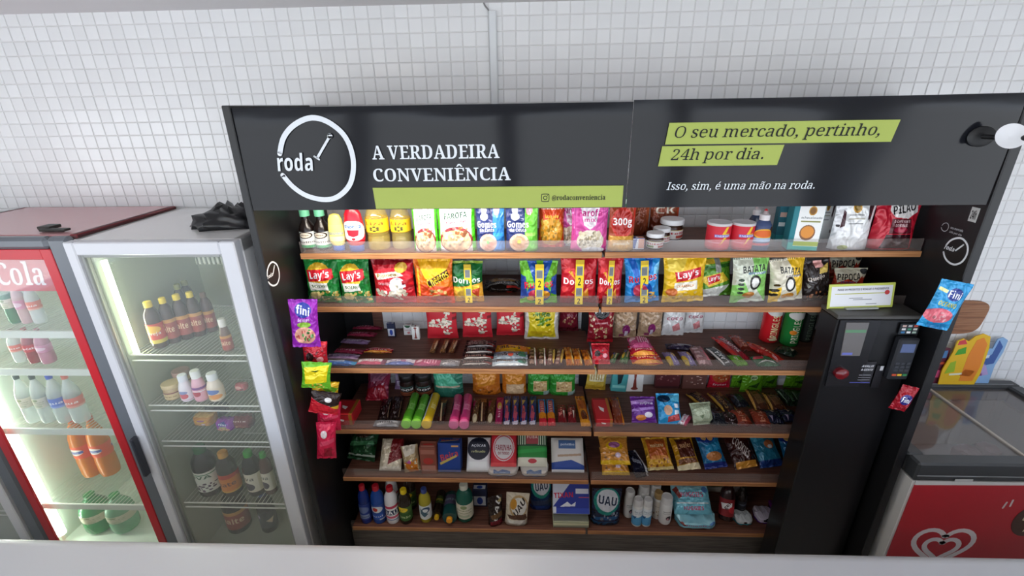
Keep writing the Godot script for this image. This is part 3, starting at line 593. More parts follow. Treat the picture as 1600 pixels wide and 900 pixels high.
	draw_print("dark_bag", "b 2e2624; r .4 0 .3 .18 e8a8a0; p d8b858 .55 .2 .9 .1 .8 .3 .5 .32; t .4 .42 .6 .12 e8dcd0 -6 Queijo; p 8a8a82 .05 .5 .2 .6 .1 .66; n .1 .7 .8 .24 c87a4a 14")
	draw_print("pipoca", "b c8402a; p ece4c8 0 0 1 0 1 .2 .7 .6 .4 .4 .1 .6; t .42 .34 .66 .26 2a2422 -3 PIPOCA; t .42 .56 .5 .1 6a5a9a -3 JERKEY; p c83a2a .6 .7 .8 .3 .95 .7; e .86 .14 .12 .1 4a4a4a; e .3 .88 .14 .06 e8c888")
	draw_print("pinkbox", "b b83a5a; r .03 .15 .94 .2 c85a74; t .4 .55 .6 .3 e8b0c0 0 WAFER; r .72 .2 .25 .6 98304a")
	draw_print("lilacpack", "b a886b0; r .03 .1 .94 .3 d8c4dc; t .45 .6 .5 .3 f0e8f4 0 TRIDENT")
	draw_print("whitepink", "b f0dce4; r 0 .7 1 .3 c8486a; r .05 .15 .8 .3 ffffff; t .45 .4 .6 .3 d06a8a 0 halls; r .85 0 .15 1 8a4a6a")
	draw_print("bluetube", "b 3a78c8; r .05 .25 .6 .4 d8e4f4; t .35 .45 .5 .3 5a7ab8 0 mentos; r .86 0 .14 1 2a9ad0")
	draw_print("lilacwhite", "b dcd2e4; r 0 .66 1 .34 5a6aa8; t .4 .4 .5 .3 8a6a9a 0 halls; e .6 .5 .1 .2 b87aa0")
	draw_print("pinkgum", "b b84a74; s .4 .2 .5 .6 e8a8c0 5; e .2 .4 .12 .2 f0c0d0")
	draw_print("greypack", "b 8a8a90; p d0d0d6 .1 .7 .9 .2 .9 .4 .2 .9; t .5 .5 .5 .3 3a3a40 -8 halls")
	draw_print("granola", "b 8a6038; n .1 .1 .8 .8 b8864a 20; r 0 .84 1 .16 3a2a22; e .5 .7 .3 .15 d8c8a0")
	draw_print("mm_dark", "b 2c1a1a; t .42 .5 .62 .5 6a5450 -3 m&m's; t .42 .5 .6 .46 8a7068 -3 m&m's; p 8a2a2a .7 .7 .95 .6 .95 .85; p a09a98 .1 .86 .9 .8 .9 .92 .1 .95")
	draw_print("mm_yellow", "b e8b41c; t .42 .5 .56 .46 4a2a14 -3 m&m's; e .84 .5 .14 .4 d8782a; p c8901a 0 .86 1 .8 1 1 0 1")
	draw_print("mm_white", "b cfe0ee; t .42 .45 .58 .46 3a2a28 0 m&m's; t .43 .44 .56 .42 a07a58 0 m&m's; e .82 .5 .13 .36 2f9a80; r 0 .86 1 .14 f0f6fa")
	draw_print("mm_steel", "b 7f8c98; t .42 .5 .58 .46 2a2426 0 m&m's; e .5 .6 .08 .2 b84a3a; e .82 .5 .12 .36 2a6a5a")
	draw_print("snick", "b 4a2c24; s .1 .1 .8 .5 8a6a58 4; r 0 .7 1 .16 ece6e2; r 0 .86 1 .14 a03a4a")
	draw_print("goldbar", "b 4a2430; r 0 .0 1 .55 7a5048; e .5 .74 .4 .14 e8c05a; s .2 .1 .6 .4 b8a090 3")
	draw_print("orangebar", "b d8821c; s .1 .05 .8 .5 b05a14 3; e .3 .8 .2 .1 f0d080; e .7 .8 .2 .1 f0d080; r 0 .92 1 .08 5a2a24")
	draw_print("yellowchips", "b d8d0c4; p d8c022 .1 0 .9 0 .86 .5 .9 .92 .1 .92 .14 .5; n .26 .12 .48 .44 6a9a22 34; t .5 .3 .5 .1 3a6a1a 0 chips; r .2 .72 .6 .08 c8a81c")
	draw_print("winenuts", "b 7a1c2c; t .5 .16 .7 .1 e8d8d0 0 mix; n .2 .5 .6 .3 d8a878 14; r 0 .86 1 .14 5a121e")
	draw_print("pipored", "b 8f1c2a; e .5 .16 .3 .2 14181a; t .5 .18 .5 .1 e8e4e0 0 pipó; n .02 .04 .2 .5 e8c8a0 8; n .78 .04 .2 .5 e8c8a0 8; t .5 .46 .5 .06 e8c0c0 0 gourmet; n .24 .56 .5 .3 d8b080 22; r 0 .9 1 .1 c01c28")
	draw_print("nuts", "b b89878; n 0 0 1 .78 c8a684 120; e .56 .74 .16 .14 8a2a6a; r .5 .78 .14 .16 d8c8d8; r .3 .86 .2 .1 a04a6a")
	draw_print("whitegreen", "b e4e2e0; e .5 .06 .34 .22 2a5a3a; t .5 .5 .7 .08 b86a7a 0 coco; p d8888a .4 .7 .7 .6 .8 .8 .5 .86; r 0 .0 1 .03 b8b8b8")
	draw_print("stack_red", "b cc1e26; e .5 .18 .34 .1 f0ece4; t .5 .6 .68 .24 e8dca8 -90 PRINGLES; p f0d8b0 .3 .9 .6 .84 .7 .94")
	draw_print("stack_green", "b 1f7a34; e .5 .18 .34 .1 f0ece4; t .5 .58 .66 .24 e8e4c8 -90 PRINGLES; e .42 .62 .12 .06 e88a2a")
	draw_print("stack_dark", "b 2a2e2a; t .5 .6 .66 .24 5a6a5a -90 PRINGLES; e .5 .18 .34 .08 7a8078")
	draw_print("greengold", "b 4a6a44; e .4 .3 .2 .14 c8a83a; e .7 .4 .16 .14 6a5a9a; p c8b890 .3 .7 .9 .6 .8 .9 .3 .9; r 0 .84 1 .16 5a8a5a")
	draw_print("redcandy", "b c0233a; p f0b0b8 0 .3 1 .2 1 .3 0 .42; t .5 .62 .6 .26 f6e0c8 0 balas; p f0a040 0 .86 1 .8 1 .95 0 1; e .85 .5 .1 .16 e86a4a")
	draw_print("purplepack", "b 8a7aa8; p c8a83a 0 0 .6 0 .5 .3 0 .4; n .3 .3 .6 .4 a898c8 14; e .7 .76 .2 .14 d8a860; t .4 .56 .5 .14 e8e4f0 0 gomets")
	draw_print("darkchoc", "b 2c2440; r .4 .2 .6 .2 c8c8d8; t .3 .65 .4 .2 8a80a0 0 choco")
	draw_print("pinkbeige", "b a87a7c; s .1 .1 .8 .4 d8b0b0 4; p d8707a .2 .75 .9 .66 .9 .92 .2 .96")
	draw_print("whitebar", "b 4a4e4c; r .08 .06 .84 .1 ece8e4; t .4 .44 .54 .4 e8e8e8 0 LAKA; r .6 .7 .4 .3 b8b4a8")
	draw_print("redchoc", "b 96202c; t .56 .6 .6 .3 f0e0e0 0 TALENTO; r 0 0 1 .25 d8302a; e .92 .8 .14 .2 d8323a")
	draw_print("redorange", "b b8281e; p e8601c .66 .5 1 .4 1 1 .5 1; e .15 .3 .08 .14 f0a0a0; t .4 .5 .36 .24 f0c0a0 0 bis")
	draw_print("greenred", "b 2a6a44; p e8f0ec .1 .8 .5 .56 .9 .9 .5 .74; e .3 .3 .2 .2 c83040; r .8 .0 .2 .4 3a9a44")
	draw_print("darkgreen", "b 1e2e22; n .2 .2 .6 .6 5a6a4a 10; p d8d0b0 .6 .3 .8 .2 .75 .6")
	draw_print("redbox", "b c01e26; p f4f0ec .3 .4 .6 .5 .55 .66 .36 .56; r 0 0 1 .12 8a141a; r .82 0 .18 1 a86a1e")
	draw_print("darkwaf", "b 2a1614; n .1 .05 .8 .8 b0a0a0 14; r .1 .88 .6 .06 9a7a60")
	draw_print("pinkclear", "b 8a2a44; p b06a84 .1 0 .9 0 .7 .3 .2 .36; p a01c2c 0 .6 .8 .4 1 1 0 1; n .2 .1 .6 .5 c890a8 8")
	draw_print("look", "b 1c1412; t .5 .36 .7 .2 f0ece4 0 LOOK; r .2 .1 .6 .04 5a9a90; r 0 .62 1 .38 a85a34; e .5 .8 .3 .14 7a3a20")
	draw_print("tealpouch", "b 2f7a60; p 4fae8a 0 .1 .5 .1 .9 .6 .1 .6; r .1 .58 .8 .06 b8a890; r 0 .66 1 .34 2a6a58")
	draw_print("orangepouch", "b c8701c; p d88a2a .1 .1 .9 .0 .8 .6 .2 .7; r .2 .62 .7 .34 d8b48a; e .1 .06 .1 .06 8ab0b0; t .5 .3 .5 .08 e8a05a 0 granola")
	draw_print("orangepouch2", "b bf6a1e; p d88a2a .1 .1 .9 .0 .8 .6 .2 .7; e .1 .06 .1 .06 8ab0b0; t .5 .4 .5 .1 e8a05a 0 aveia; n .2 .7 .6 .2 a85a18 14")
	draw_print("greenpouch", "b 2f8a2e; r 0 0 .16 .16 7ab0c8; r 0 .3 1 .14 3a9a38; r .26 .5 .6 .34 d0b078; n .28 .52 .54 .28 c89a60 16; r .7 .84 .3 .16 9ab0a8")
	draw_print("yellowback", "b d8b84a; r .14 .1 .72 .5 e8dcb0; s .2 .14 .6 .4 b89a5a 5; r 0 .76 1 .24 c8a030")
	draw_print("tealcard", "b 4aa0a0; p 14282c .3 .2 .7 .1 .6 .6 .4 .66; r .1 .7 .8 .12 8ad0c8")
	draw_print("whitecard", "b ecebe6; p 8a3a2c .42 .1 .6 .1 .56 .4 .62 .8 .4 .8 .46 .4; e .5 .12 .2 .06 8a3a2c; e .5 .84 .2 .06 8a3a2c")
	draw_print("maroonbox", "b 5a1e24; n .1 .2 .8 .5 a86a6a 14; r 0 .86 1 .14 3a1216")
	draw_print("brownbox", "b 6a4038; n .1 .3 .8 .5 b89080 12; r 0 .0 1 .2 8a6a64")
	draw_print("redmix", "b c81e34; e .5 .4 .4 .3 b8502a; n .2 .2 .6 .4 d89a5a 12; t .5 .8 .6 .1 f0c0c8 0 frutas")
	draw_print("limebag", "b 5f9a1e; e .5 .3 .16 .1 c8e0a0; p 2a4a1a .3 .66 .8 .5 .7 .76; t .5 .3 .24 .1 2a4a1a 0 leve; r 0 .9 1 .1 4a7a16")
	draw_print("limetube", "b 5aa82a; e .3 .5 .05 .2 1c2a1c; t .6 .5 .4 .3 9ad06a 0 biscoito")
	draw_print("yellowtube", "b d8b41e; r 0 0 .34 1 c8ccd4; t .7 .5 .3 .2 f4e8a0 0 biscoito")
	draw_print("pinktube", "b c83a74; e .24 .5 .09 .3 1c1418; t .6 .5 .4 .3 e88ab0 0 biscoito")
	draw_print("brownbar", "b 3a1c18; p d8b890 .1 .4 .9 .2 .9 .4 .1 .6; r .8 .1 .2 .8 8a5a30")
	draw_print("goldchoc", "b 5a3a24; n .1 .1 .8 .8 c8a060 10; e .2 .5 .14 .3 e8d8b0; p 8a1c4a .5 .1 .9 0 .9 .5")
	draw_print("magbar", "b a8205a; e .6 .5 .14 .3 c8a040; t .4 .5 .4 .3 f0b0cc 0 bib")
	draw_print("bluebar", "b 1e2c6a; t .34 .5 .36 .5 d85a5a 90 R; p c8506a .2 .2 .42 .3 .36 .8 .18 .7; p e0d8f0 0 .2 .1 .1 .14 .9 .02 .8; p c8a84a .6 .3 .8 .2 .78 .7")
	draw_print("redblue", "b 2a7ac0; r .0 0 .24 1 d02838; r .24 0 .2 1 e88a1c; r .44 .2 .5 .6 b8324a; s .46 .3 .46 .4 e8b0a8 6")
	draw_print("winepack", "b 7a1a20; p e87a7a .3 .2 .5 .1 .46 .5; p f0e0d0 .2 .7 .6 .6 .6 .8; t .6 .4 .4 .2 e88a7a 0 kit")
	draw_print("orangepack", "b d07c1c; e .3 .5 .16 .3 6a3018; r .0 .0 .2 1 e89a2a; p b85a18 .5 .1 .8 .1 .8 .9 .5 .9")
	draw_print("orangebrown", "b 8a3a20; n .1 .1 .8 .6 a85a3a 16; r 0 .82 1 .18 d8821e")
	draw_print("purplebag", "b 6a2a8a; p b88ad0 0 .2 .9 .1 .9 .2 0 .34; p a878c8 0 .5 .9 .4 .9 .5 0 .6; e .36 .8 .2 .1 e0863a; e .66 .7 .16 .1 ece4f0; t .6 .3 .5 .12 e8dcf0 0 surpresa")
	draw_print("bluebag", "b 2a9ad0; e .3 .2 .26 .12 0f2a44; p 6ad0f4 .5 .1 1 0 1 .3 .6 .3; e .42 .56 .18 .16 d8a888; r .7 .36 .2 .14 e8f0f8; r .7 .56 .2 .14 e8f0f8; p c84a4a .4 .76 .9 .66 .9 .86 .4 .92")
	draw_print("sagebag", "b a8b090; p c0c8a8 .1 .3 .9 .2 .8 .5 .2 .6; p 6a7a5a .3 .6 .5 .56 .4 .74; r 0 .84 1 .04 8a947a; t .5 .2 .5 .1 8a947a 0 torrada")
	draw_print("chocgold", "b 33201a; r 0 0 1 .12 c89a3a; t .4 .4 .56 .24 8a6a40 0 cacau; e .8 .7 .14 .2 8a6a3a; r 0 .9 1 .1 c8a050")
	draw_print("choccopper", "b 5a3220; r 0 0 1 .14 d8a050; p 8a5a38 .2 .3 .8 .2 .8 .7 .3 .8; r 0 .88 1 .12 c8803a")
	draw_print("chocblack", "b 181a22; p 5a6070 .2 .3 .8 .2 .6 .4; p 8a8078 .4 .7 .9 .6 .9 .7")
	draw_print("chocgreen", "b 1a2c1c; p 9ab09a .1 .1 .8 .06 .8 .14; t .5 .5 .6 .2 5a7a5a 0 menta; r 0 .9 1 .1 5a8a4a")
	draw_print("chocred", "b 9a3a24; t .5 .5 .6 .3 d88a6a 0 bis; r 0 0 .2 1 6a2418")
	draw_print("chocblue", "b 1c1e34; p b8a8c0 .1 .3 .4 .2 .4 .4; p d8c0a0 .6 .5 .9 .4 .8 .7")
	draw_print("greenrice", "b 1e4a2a; e .5 .2 .3 .16 3a2a1e; p 4a8a5a .05 .5 .9 .4 .95 .5 .1 .62; r 0 .8 1 .06 c8d8c8; n .2 .6 .6 .2 2a6a3a 10")
	draw_print("creamred", "b d8ccb4; p 7a1c20 .5 0 1 0 1 .6 .4 .8; r 0 .86 1 .14 ece4d4; t .3 .4 .4 .14 b8a888 -10 arroz")
	draw_print("clearsnack", "b b8a078; p dcd2c0 .1 0 .9 0 .8 .3 .2 .4; p d8802a .1 .6 .9 .5 .8 1 .3 1; p c05a9a .2 .6 .6 .46 .5 .66; n .1 .3 .8 .6 e8d8b0 20")
	draw_print("redcarton", "b 8a4a3a; r .1 .1 .8 .16 a86a5a; e .5 .5 .3 .12 b0342c; r .1 .66 .8 .2 b88070")
	draw_print("bluesalt", "b 1c3f8a; t .5 .42 .74 .22 c8404a -14 Beira; p c8b05a .1 .66 .8 .4 .84 .46 .14 .74; r .6 .1 .3 .06 d8a060")
	draw_print("sugar_black", "b e8e6e8; e .5 .34 .46 .32 14182c; t .5 .26 .6 .1 e8e8f0 0 AÇÚCAR; t .5 .42 .56 .07 c8c88a 0 refinado; p f4f4f4 .1 .7 .9 .7 1 1 0 1")
	draw_print("flour_red", "b d01f30; e .5 .46 .4 .38 d8d4d4; e .5 .46 .37 .35 c8404a; e .5 .46 .34 .32 d8d0d0; t .5 .46 .6 .16 8a2a34 0 FARINHA; t .5 .62 .4 .08 8a2a34 0 DE TRIGO; r 0 .88 1 .12 e8585a")
	draw_print("flour_green", "b e4e0cc; r .0 .0 1 .46 20482a; s .02 .02 .3 .4 d8e0c8 4; s .68 .02 .3 .4 d8e0c8 4; r .3 .04 .4 .36 a8444a; t .5 .2 .34 .1 e8d8c8 0 FUBÁ; r 0 .46 1 .3 1f8a34; p 2aa044 0 .56 1 .48 1 .58 0 .66; e .5 .84 .14 .06 c8404a")
	draw_print("flour_white", "b d8d2cc; r .24 .1 .5 .24 4a6a9a; t .5 .22 .4 .08 d8e0ea 0 polvilho; p b89a80 .2 .5 .9 .46 .9 .52 .2 .56; p 2a4a9a 0 .72 .6 .64 1 .8 1 .9 0 .9; r 0 .9 1 .1 e8e8ea")
	draw_print("orange_sachet", "b d8923a; r 0 0 1 .1 e8b860; e .5 .4 .3 .16 e8b41e; e .5 .36 .2 .1 a05a8a; n .1 .6 .8 .24 d8a070 16; e .6 .7 .1 .08 e8d0e0; r 0 .86 1 .14 e8b81c")
	draw_print("navy_sachet", "b 16182c; t .4 .5 .5 .3 c8ccd8 -70 Passatempo; r 0 .84 1 .16 d8d8dc")
	draw_print("biscuit_orange", "b d8a02a; r .14 .1 .72 .6 c0602a; p d88a3a .2 .6 .8 .6 .8 .7 .2 .7; n .16 .7 .68 .2 a8602a 10; r 0 .9 1 .1 e8d090; t .5 .3 .5 .12 f0d8a0 0 maizena")
	draw_print("biscuit_brown", "b c8921e; r .2 .1 .7 .56 5a2a1e; t .55 .3 .5 .16 d8a878 0 wafer; p e8d8b0 0 .86 1 .8 1 1 0 1; p 7a4a2a .1 .7 .9 .66 .9 .8 .1 .84")
	draw_print("cookie_blue", "b 1f6a9a; e .4 .16 .36 .16 1e3a8a; e .3 .16 .1 .08 d8b070; e .56 .18 .12 .09 d8a868; p 2a8ab8 .2 .4 .9 .3 .9 .5 .2 .6; e .5 .68 .34 .12 b8743a; r 0 .84 1 .16 1c2c7a")
	draw_print("wafer_brown", "b 3a1a16; t .5 .44 .6 .3 d8ccc8 52 COOKIES; r .1 .82 .8 .18 d8963a")
	draw_print("teal_sachet", "b 2a7a98; e .6 .4 .2 .12 c8764a; e .6 .46 .1 .05 e8e8ec; r 0 .8 1 .2 1c3a7a; p 3a9ab8 0 .1 .6 0 .8 .2 .1 .3")
	draw_print("bleach_blue", "b 1f4a9a; e .5 .3 .3 .2 d8dce4; e .44 .3 .12 .12 c83a2a; r .2 .6 .6 .3 2a5ab8; t .5 .74 .5 .1 d8e0f0 0 azul; r .6 .9 .4 .1 b8c0d0")
	draw_print("bleach_navy", "b 1a3688; e .5 .36 .3 .2 6a7aa8; r .2 .66 .6 .24 8a98b8; t .5 .78 .5 .1 2a3a70 0 sanit")
	draw_print("uau_white", "b f0eef0; p c83a5a .0 .1 1 .0 1 .16 0 .26; p 2a3a5a .06 .34 .94 .3 .94 .6 .06 .64; t .5 .47 .7 .24 ffffff -3 UAU; p d8607a 0 .72 1 .68 1 .82 0 .86; r 0 .9 1 .1 8a98b8")
	draw_print("greenbottle", "b 4a6a2c; e .4 .2 .3 .16 f0d020; n .2 .08 .4 .24 d8b81c 12; p 2f5a22 0 .5 1 .4 1 1 0 1; t .5 .7 .6 .16 c8d8a0 0 limão")
	draw_print("ypeyellow", "b e8ecec; p 4a6a7a .3 .2 .7 .6 .5 .8 .3 .6; e .6 .3 .2 .2 2a4a6a; e .56 .34 .14 .12 e8ecec")
	draw_print("greenlabel", "b dcd6c0; e .5 .2 .12 .12 8a9a6a; t .5 .42 .6 .1 6a7a4a 0 limpeza; r .2 .58 .6 .04 9aa07a; r .3 .72 .4 .16 b8c0a0")
	draw_print("navybox", "b 1c2444; r .1 .4 .8 .5 d8dce4; e .5 .65 .2 .2 2a4aa8")
	draw_print("uau_black", "b 241414; t .56 .42 .8 .26 ecebe8 -62 UAU; p 6a4a2a .1 .6 .9 .5 .9 .66 .2 .74; p 7a1c2c .1 .8 .9 .74 .9 .95 .1 .95; p b8a878 .6 .2 .9 .1 .9 .24")
	draw_print("uau_cream", "b e4d8c0; e .56 .4 .4 .3 c8a878; e .58 .4 .34 .24 f0ece4; t .6 .42 .56 .2 2a1c18 -50 UAU; e .34 .34 .14 .14 d89a3a; p 5a3a2a .1 .66 .9 .6 .96 .78 .2 .76; p e8e4dc .1 .8 .9 .78 .9 1 .1 1")
	draw_print("uau_teal", "b 24406a; e .5 .3 .44 .3 2a9a8a; e .52 .26 .36 .24 e0e4ec; t .52 .26 .56 .22 2a3450 -8 UAU; p 3a4a6a 0 .7 1 .62 1 .76 0 .84; r 0 .84 1 .16 2a4a9a")
	draw_print("tixan", "b d8dcec; p 2a3a9a .5 0 1 0 1 1 .1 1 0 .8; t .3 .4 .5 .16 d02040 -4 TIXAN; r .62 .2 .34 .16 e8e8f4; p f0f0f8 .2 .76 .4 .6 .5 .7 .62 .6 .6 .74; r 0 .8 1 .2 3a50b8; r .7 .46 .3 .03 d85060; r .02 .76 .1 .2 e8ecf4")
	draw_print("tixan_side", "b b8bc9a; r 0 .3 1 .2 e0dcb8; r 0 .7 1 .3 8a8a7a")
	draw_print("uau_big", "b 1c2440; e .5 .34 .44 .34 1f8a80; e .52 .32 .36 .27 d8dce4; t .53 .32 .6 .2 23304c 6 UAU; p 2a5a8a .1 .74 .9 .7 .9 .8 .1 .82; n .1 .64 .8 .16 8a94a8 10; r 0 .86 1 .14 1c4a70")
	draw_print("spray_blue", "b eaf0f4; p 5aa8d8 0 .56 1 .4 1 1 0 1; p 2a5a8a .1 .5 .4 .44 .3 .62; t .5 .2 .5 .08 8aa0b0 0 SECO; r .3 .3 .4 .03 a0b0c0")
	draw_print("spray_white", "b eceae8; t .5 .3 .4 .05 6a6a6a 0 AEROSOL; e .6 .66 .14 .12 3a3034; e .56 .7 .06 .06 d8a0a8; r .3 .4 .5 .02 8a8a8a")
	draw_print("spray_brown", "b dcd4c8; n .1 .5 .8 .4 a8784a 14; r .2 .3 .6 .03 9a8a7a")
	draw_print("wipes", "b 7cc8dc; p a8e0ec 0 0 1 0 1 .16 0 .24; p 8a3a34 .04 .2 .14 .1 .24 .44 .16 .5; t .5 .36 .56 .16 d0406a 0 HUGGIES; r .1 .62 .8 .04 e8f4f8; e .84 .2 .08 .1 5a8ac8; t .5 .8 .5 .12 d0406a 0 HUGGIES")
	draw_print("tarred", "b 8a1c22; p e8e4e4 .1 .3 .6 .2 .6 .5 .2 .6; t .4 .4 .4 .2 3a1418 -60 gel; e .7 .6 .24 .2 c83038")
	draw_print("tealwhite", "b e8eef0; p 3a9aa8 0 .6 1 .5 1 1 0 1; e .5 .4 .1 .14 1c1c24")
	draw_print("purplesoap", "b dcd2e4; e .5 .36 .22 .22 1c1424; p 6a3a9a 0 .66 1 .6 1 1 0 1")
	draw_print("stripewrap", "b 7a2a8a; s 0 .2 1 .3 c83a6a 6; p 3a4ab8 0 .6 1 .5 1 .8 0 .9; e .5 .4 .2 .16 e8d0e8")
	draw_print("creamwrap", "b d8d4cc; p 3a5a4a .1 .3 .9 .1 .9 .4 .1 .5; r 0 .8 1 .2 b8b0a8")
	draw_print("fini_purple", "b 9a2ab0; e .5 .22 .28 .14 2a3a9a; t .5 .22 .44 .16 ffffff 8 fini; t .5 .4 .4 .06 e8d8f0 0 ácidos; e .5 .5 .24 .06 8ab83a; e .5 .72 .36 .18 e8a890; n .2 .58 .6 .26 d86a5a 14; n .3 .6 .5 .2 5a9a4a 8")
	draw_print("fini_red", "b b81c2c; r .0 .0 1 .12 e8303c; n .1 .3 .8 .4 6a1a20 16; e .3 .5 .16 .14 2a1416; e .7 .6 .14 .1 e8a0a8; r 0 .86 1 .14 d82838")
	draw_print("fini_yellow", "b 6ab82a; p f0d81e .1 .2 .9 .1 .86 .7 .14 .8; p 3a5a1a .3 .3 .6 .26 .5 .34; n .2 .74 .6 .2 e8b42a 12")
	draw_print("fini_yellow2", "b e0b020; p 6aa82a .2 0 1 .3 .7 .6; n .2 .4 .6 .4 c8861e 16")
	draw_print("fini_dark", "b 2a1a18; p c81c2c 0 .3 1 .7 1 1 0 1; e .6 .3 .12 .1 e8e4e0; p d8a82a .7 .6 1 .5 1 .7")
	draw_print("fini_pink", "b d81f48; e .4 .3 .16 .1 f4e0e0; p e84a6a .2 .5 .9 .4 .9 .5 .2 .62; p a81430 .4 .66 .8 .62 .8 .9 .4 .92")
	draw_print("fini_blue", "b 2a98d0; p f0e8a0 .06 .16 .3 .2 .28 .26 .04 .22; e .54 .26 .24 .12 2a3a8a; t .54 .26 .4 .14 ffffff 4 Fini; t .46 .46 .56 .09 d8c83a 2 OCEANO; e .4 .7 .42 .15 e06a78; n .1 .6 .6 .2 e88a92 12; p 1c78b0 .2 .86 .9 .84 .8 1 .4 1")
	draw_print("fini_crimson", "b a01424; e .5 .5 .34 .2 2a2a7a; t .5 .5 .5 .2 ffffff 4 Fini; n .1 .7 .8 .2 d84a5a 10")
	draw_print("pepsi_amber", "b c8341c; e .5 .3 .4 .2 e8b030; t .5 .5 .7 .2 e8e0d0 0 cerveja; r 0 .8 1 .2 d8c040")
	draw_print("amber_red", "b 9a3020; t .5 .5 .7 .3 e8c8a0 0 malte; r 0 0 1 .2 c88a3a")
	draw_print("yog_white", "b f0eaf0; e .5 .6 .24 .24 d85a6a; e .5 .3 .24 .14 8a98c8; r 0 .9 1 .1 e8c0d0")
	draw_print("yog_pink", "b e8a8b8; r 0 0 1 .2 7a3a8a; e .5 .5 .2 .2 b83048; r 0 .3 1 .06 f0f0f0")
	draw_print("yog_orange", "b f0dcc0; e .5 .3 .3 .2 5a7ac0; e .6 .7 .3 .2 e8923a; e .3 .8 .2 .14 e8b060")
	draw_print("cream_cup", "b d8c090; r 0 0 1 .2 8a4a4a; t .5 .6 .6 .2 8a6a3a 0 doce")
	draw_print("grape", "b e8ece0; t .5 .26 .6 .14 3a6a4a 0 UVA; n .1 .56 .8 .4 4a2a4a 30; r 0 .12 1 .04 3a8a5a")
	draw_print("orangelabel", "b e0862a; p c83a1e 0 0 1 0 1 .2 0 .3; t .5 .55 .7 .2 6a2a14 -6 mate; r 0 .9 1 .1 e8b040")
	draw_print("greenwine", "b ece8d4; e .4 .7 .24 .2 3a2a40; t .4 .3 .5 .14 6a6a5a 0 uva; r .8 0 .2 1 d8d0b0")
	draw_print("orange_soda", "b e8501c; e .45 .45 .3 .24 f4ecec; p 2a4aa8 .16 .44 .74 .36 .74 .54 .16 .6; t .45 .5 .3 .1 e8e0f0 -4 sukita")
	draw_print("blue_water", "b 5a78d0; t .5 .5 .7 .3 f0f4fa 0 água; r 0 .8 1 .2 8aa0e0")
	draw_print("coral_water", "b e87a6a; t .5 .5 .7 .3 f8f0ea 0 água; r 0 .8 1 .2 f0a898")
	draw_print("cola_red", "b c8142a; t .5 .5 .8 .3 ffffff 0 Coca-Cola")
	draw_print("pink_bottle", "b d890b0; e .5 .5 .3 .24 f0d0e0")
	draw_print("freezer_pack", "b c8606a; e .4 .4 .3 .24 e8b0a8; p 6a3a3a .5 .6 .9 .5 .8 .8")
	draw_print("ice_yellow", "b d8b848; e .4 .4 .3 .24 e8dc9a")
	draw_print("darkbody", "b 2a2016; r 0 .3 1 .3 4a5a2c; t .5 .45 .5 .14 c8b840 0 limpa")
	draw_print("tealbody", "b 1c4a48; r 0 .2 1 .4 55506a; t .5 .4 .5 .14 8aa0a8 0 limpa")

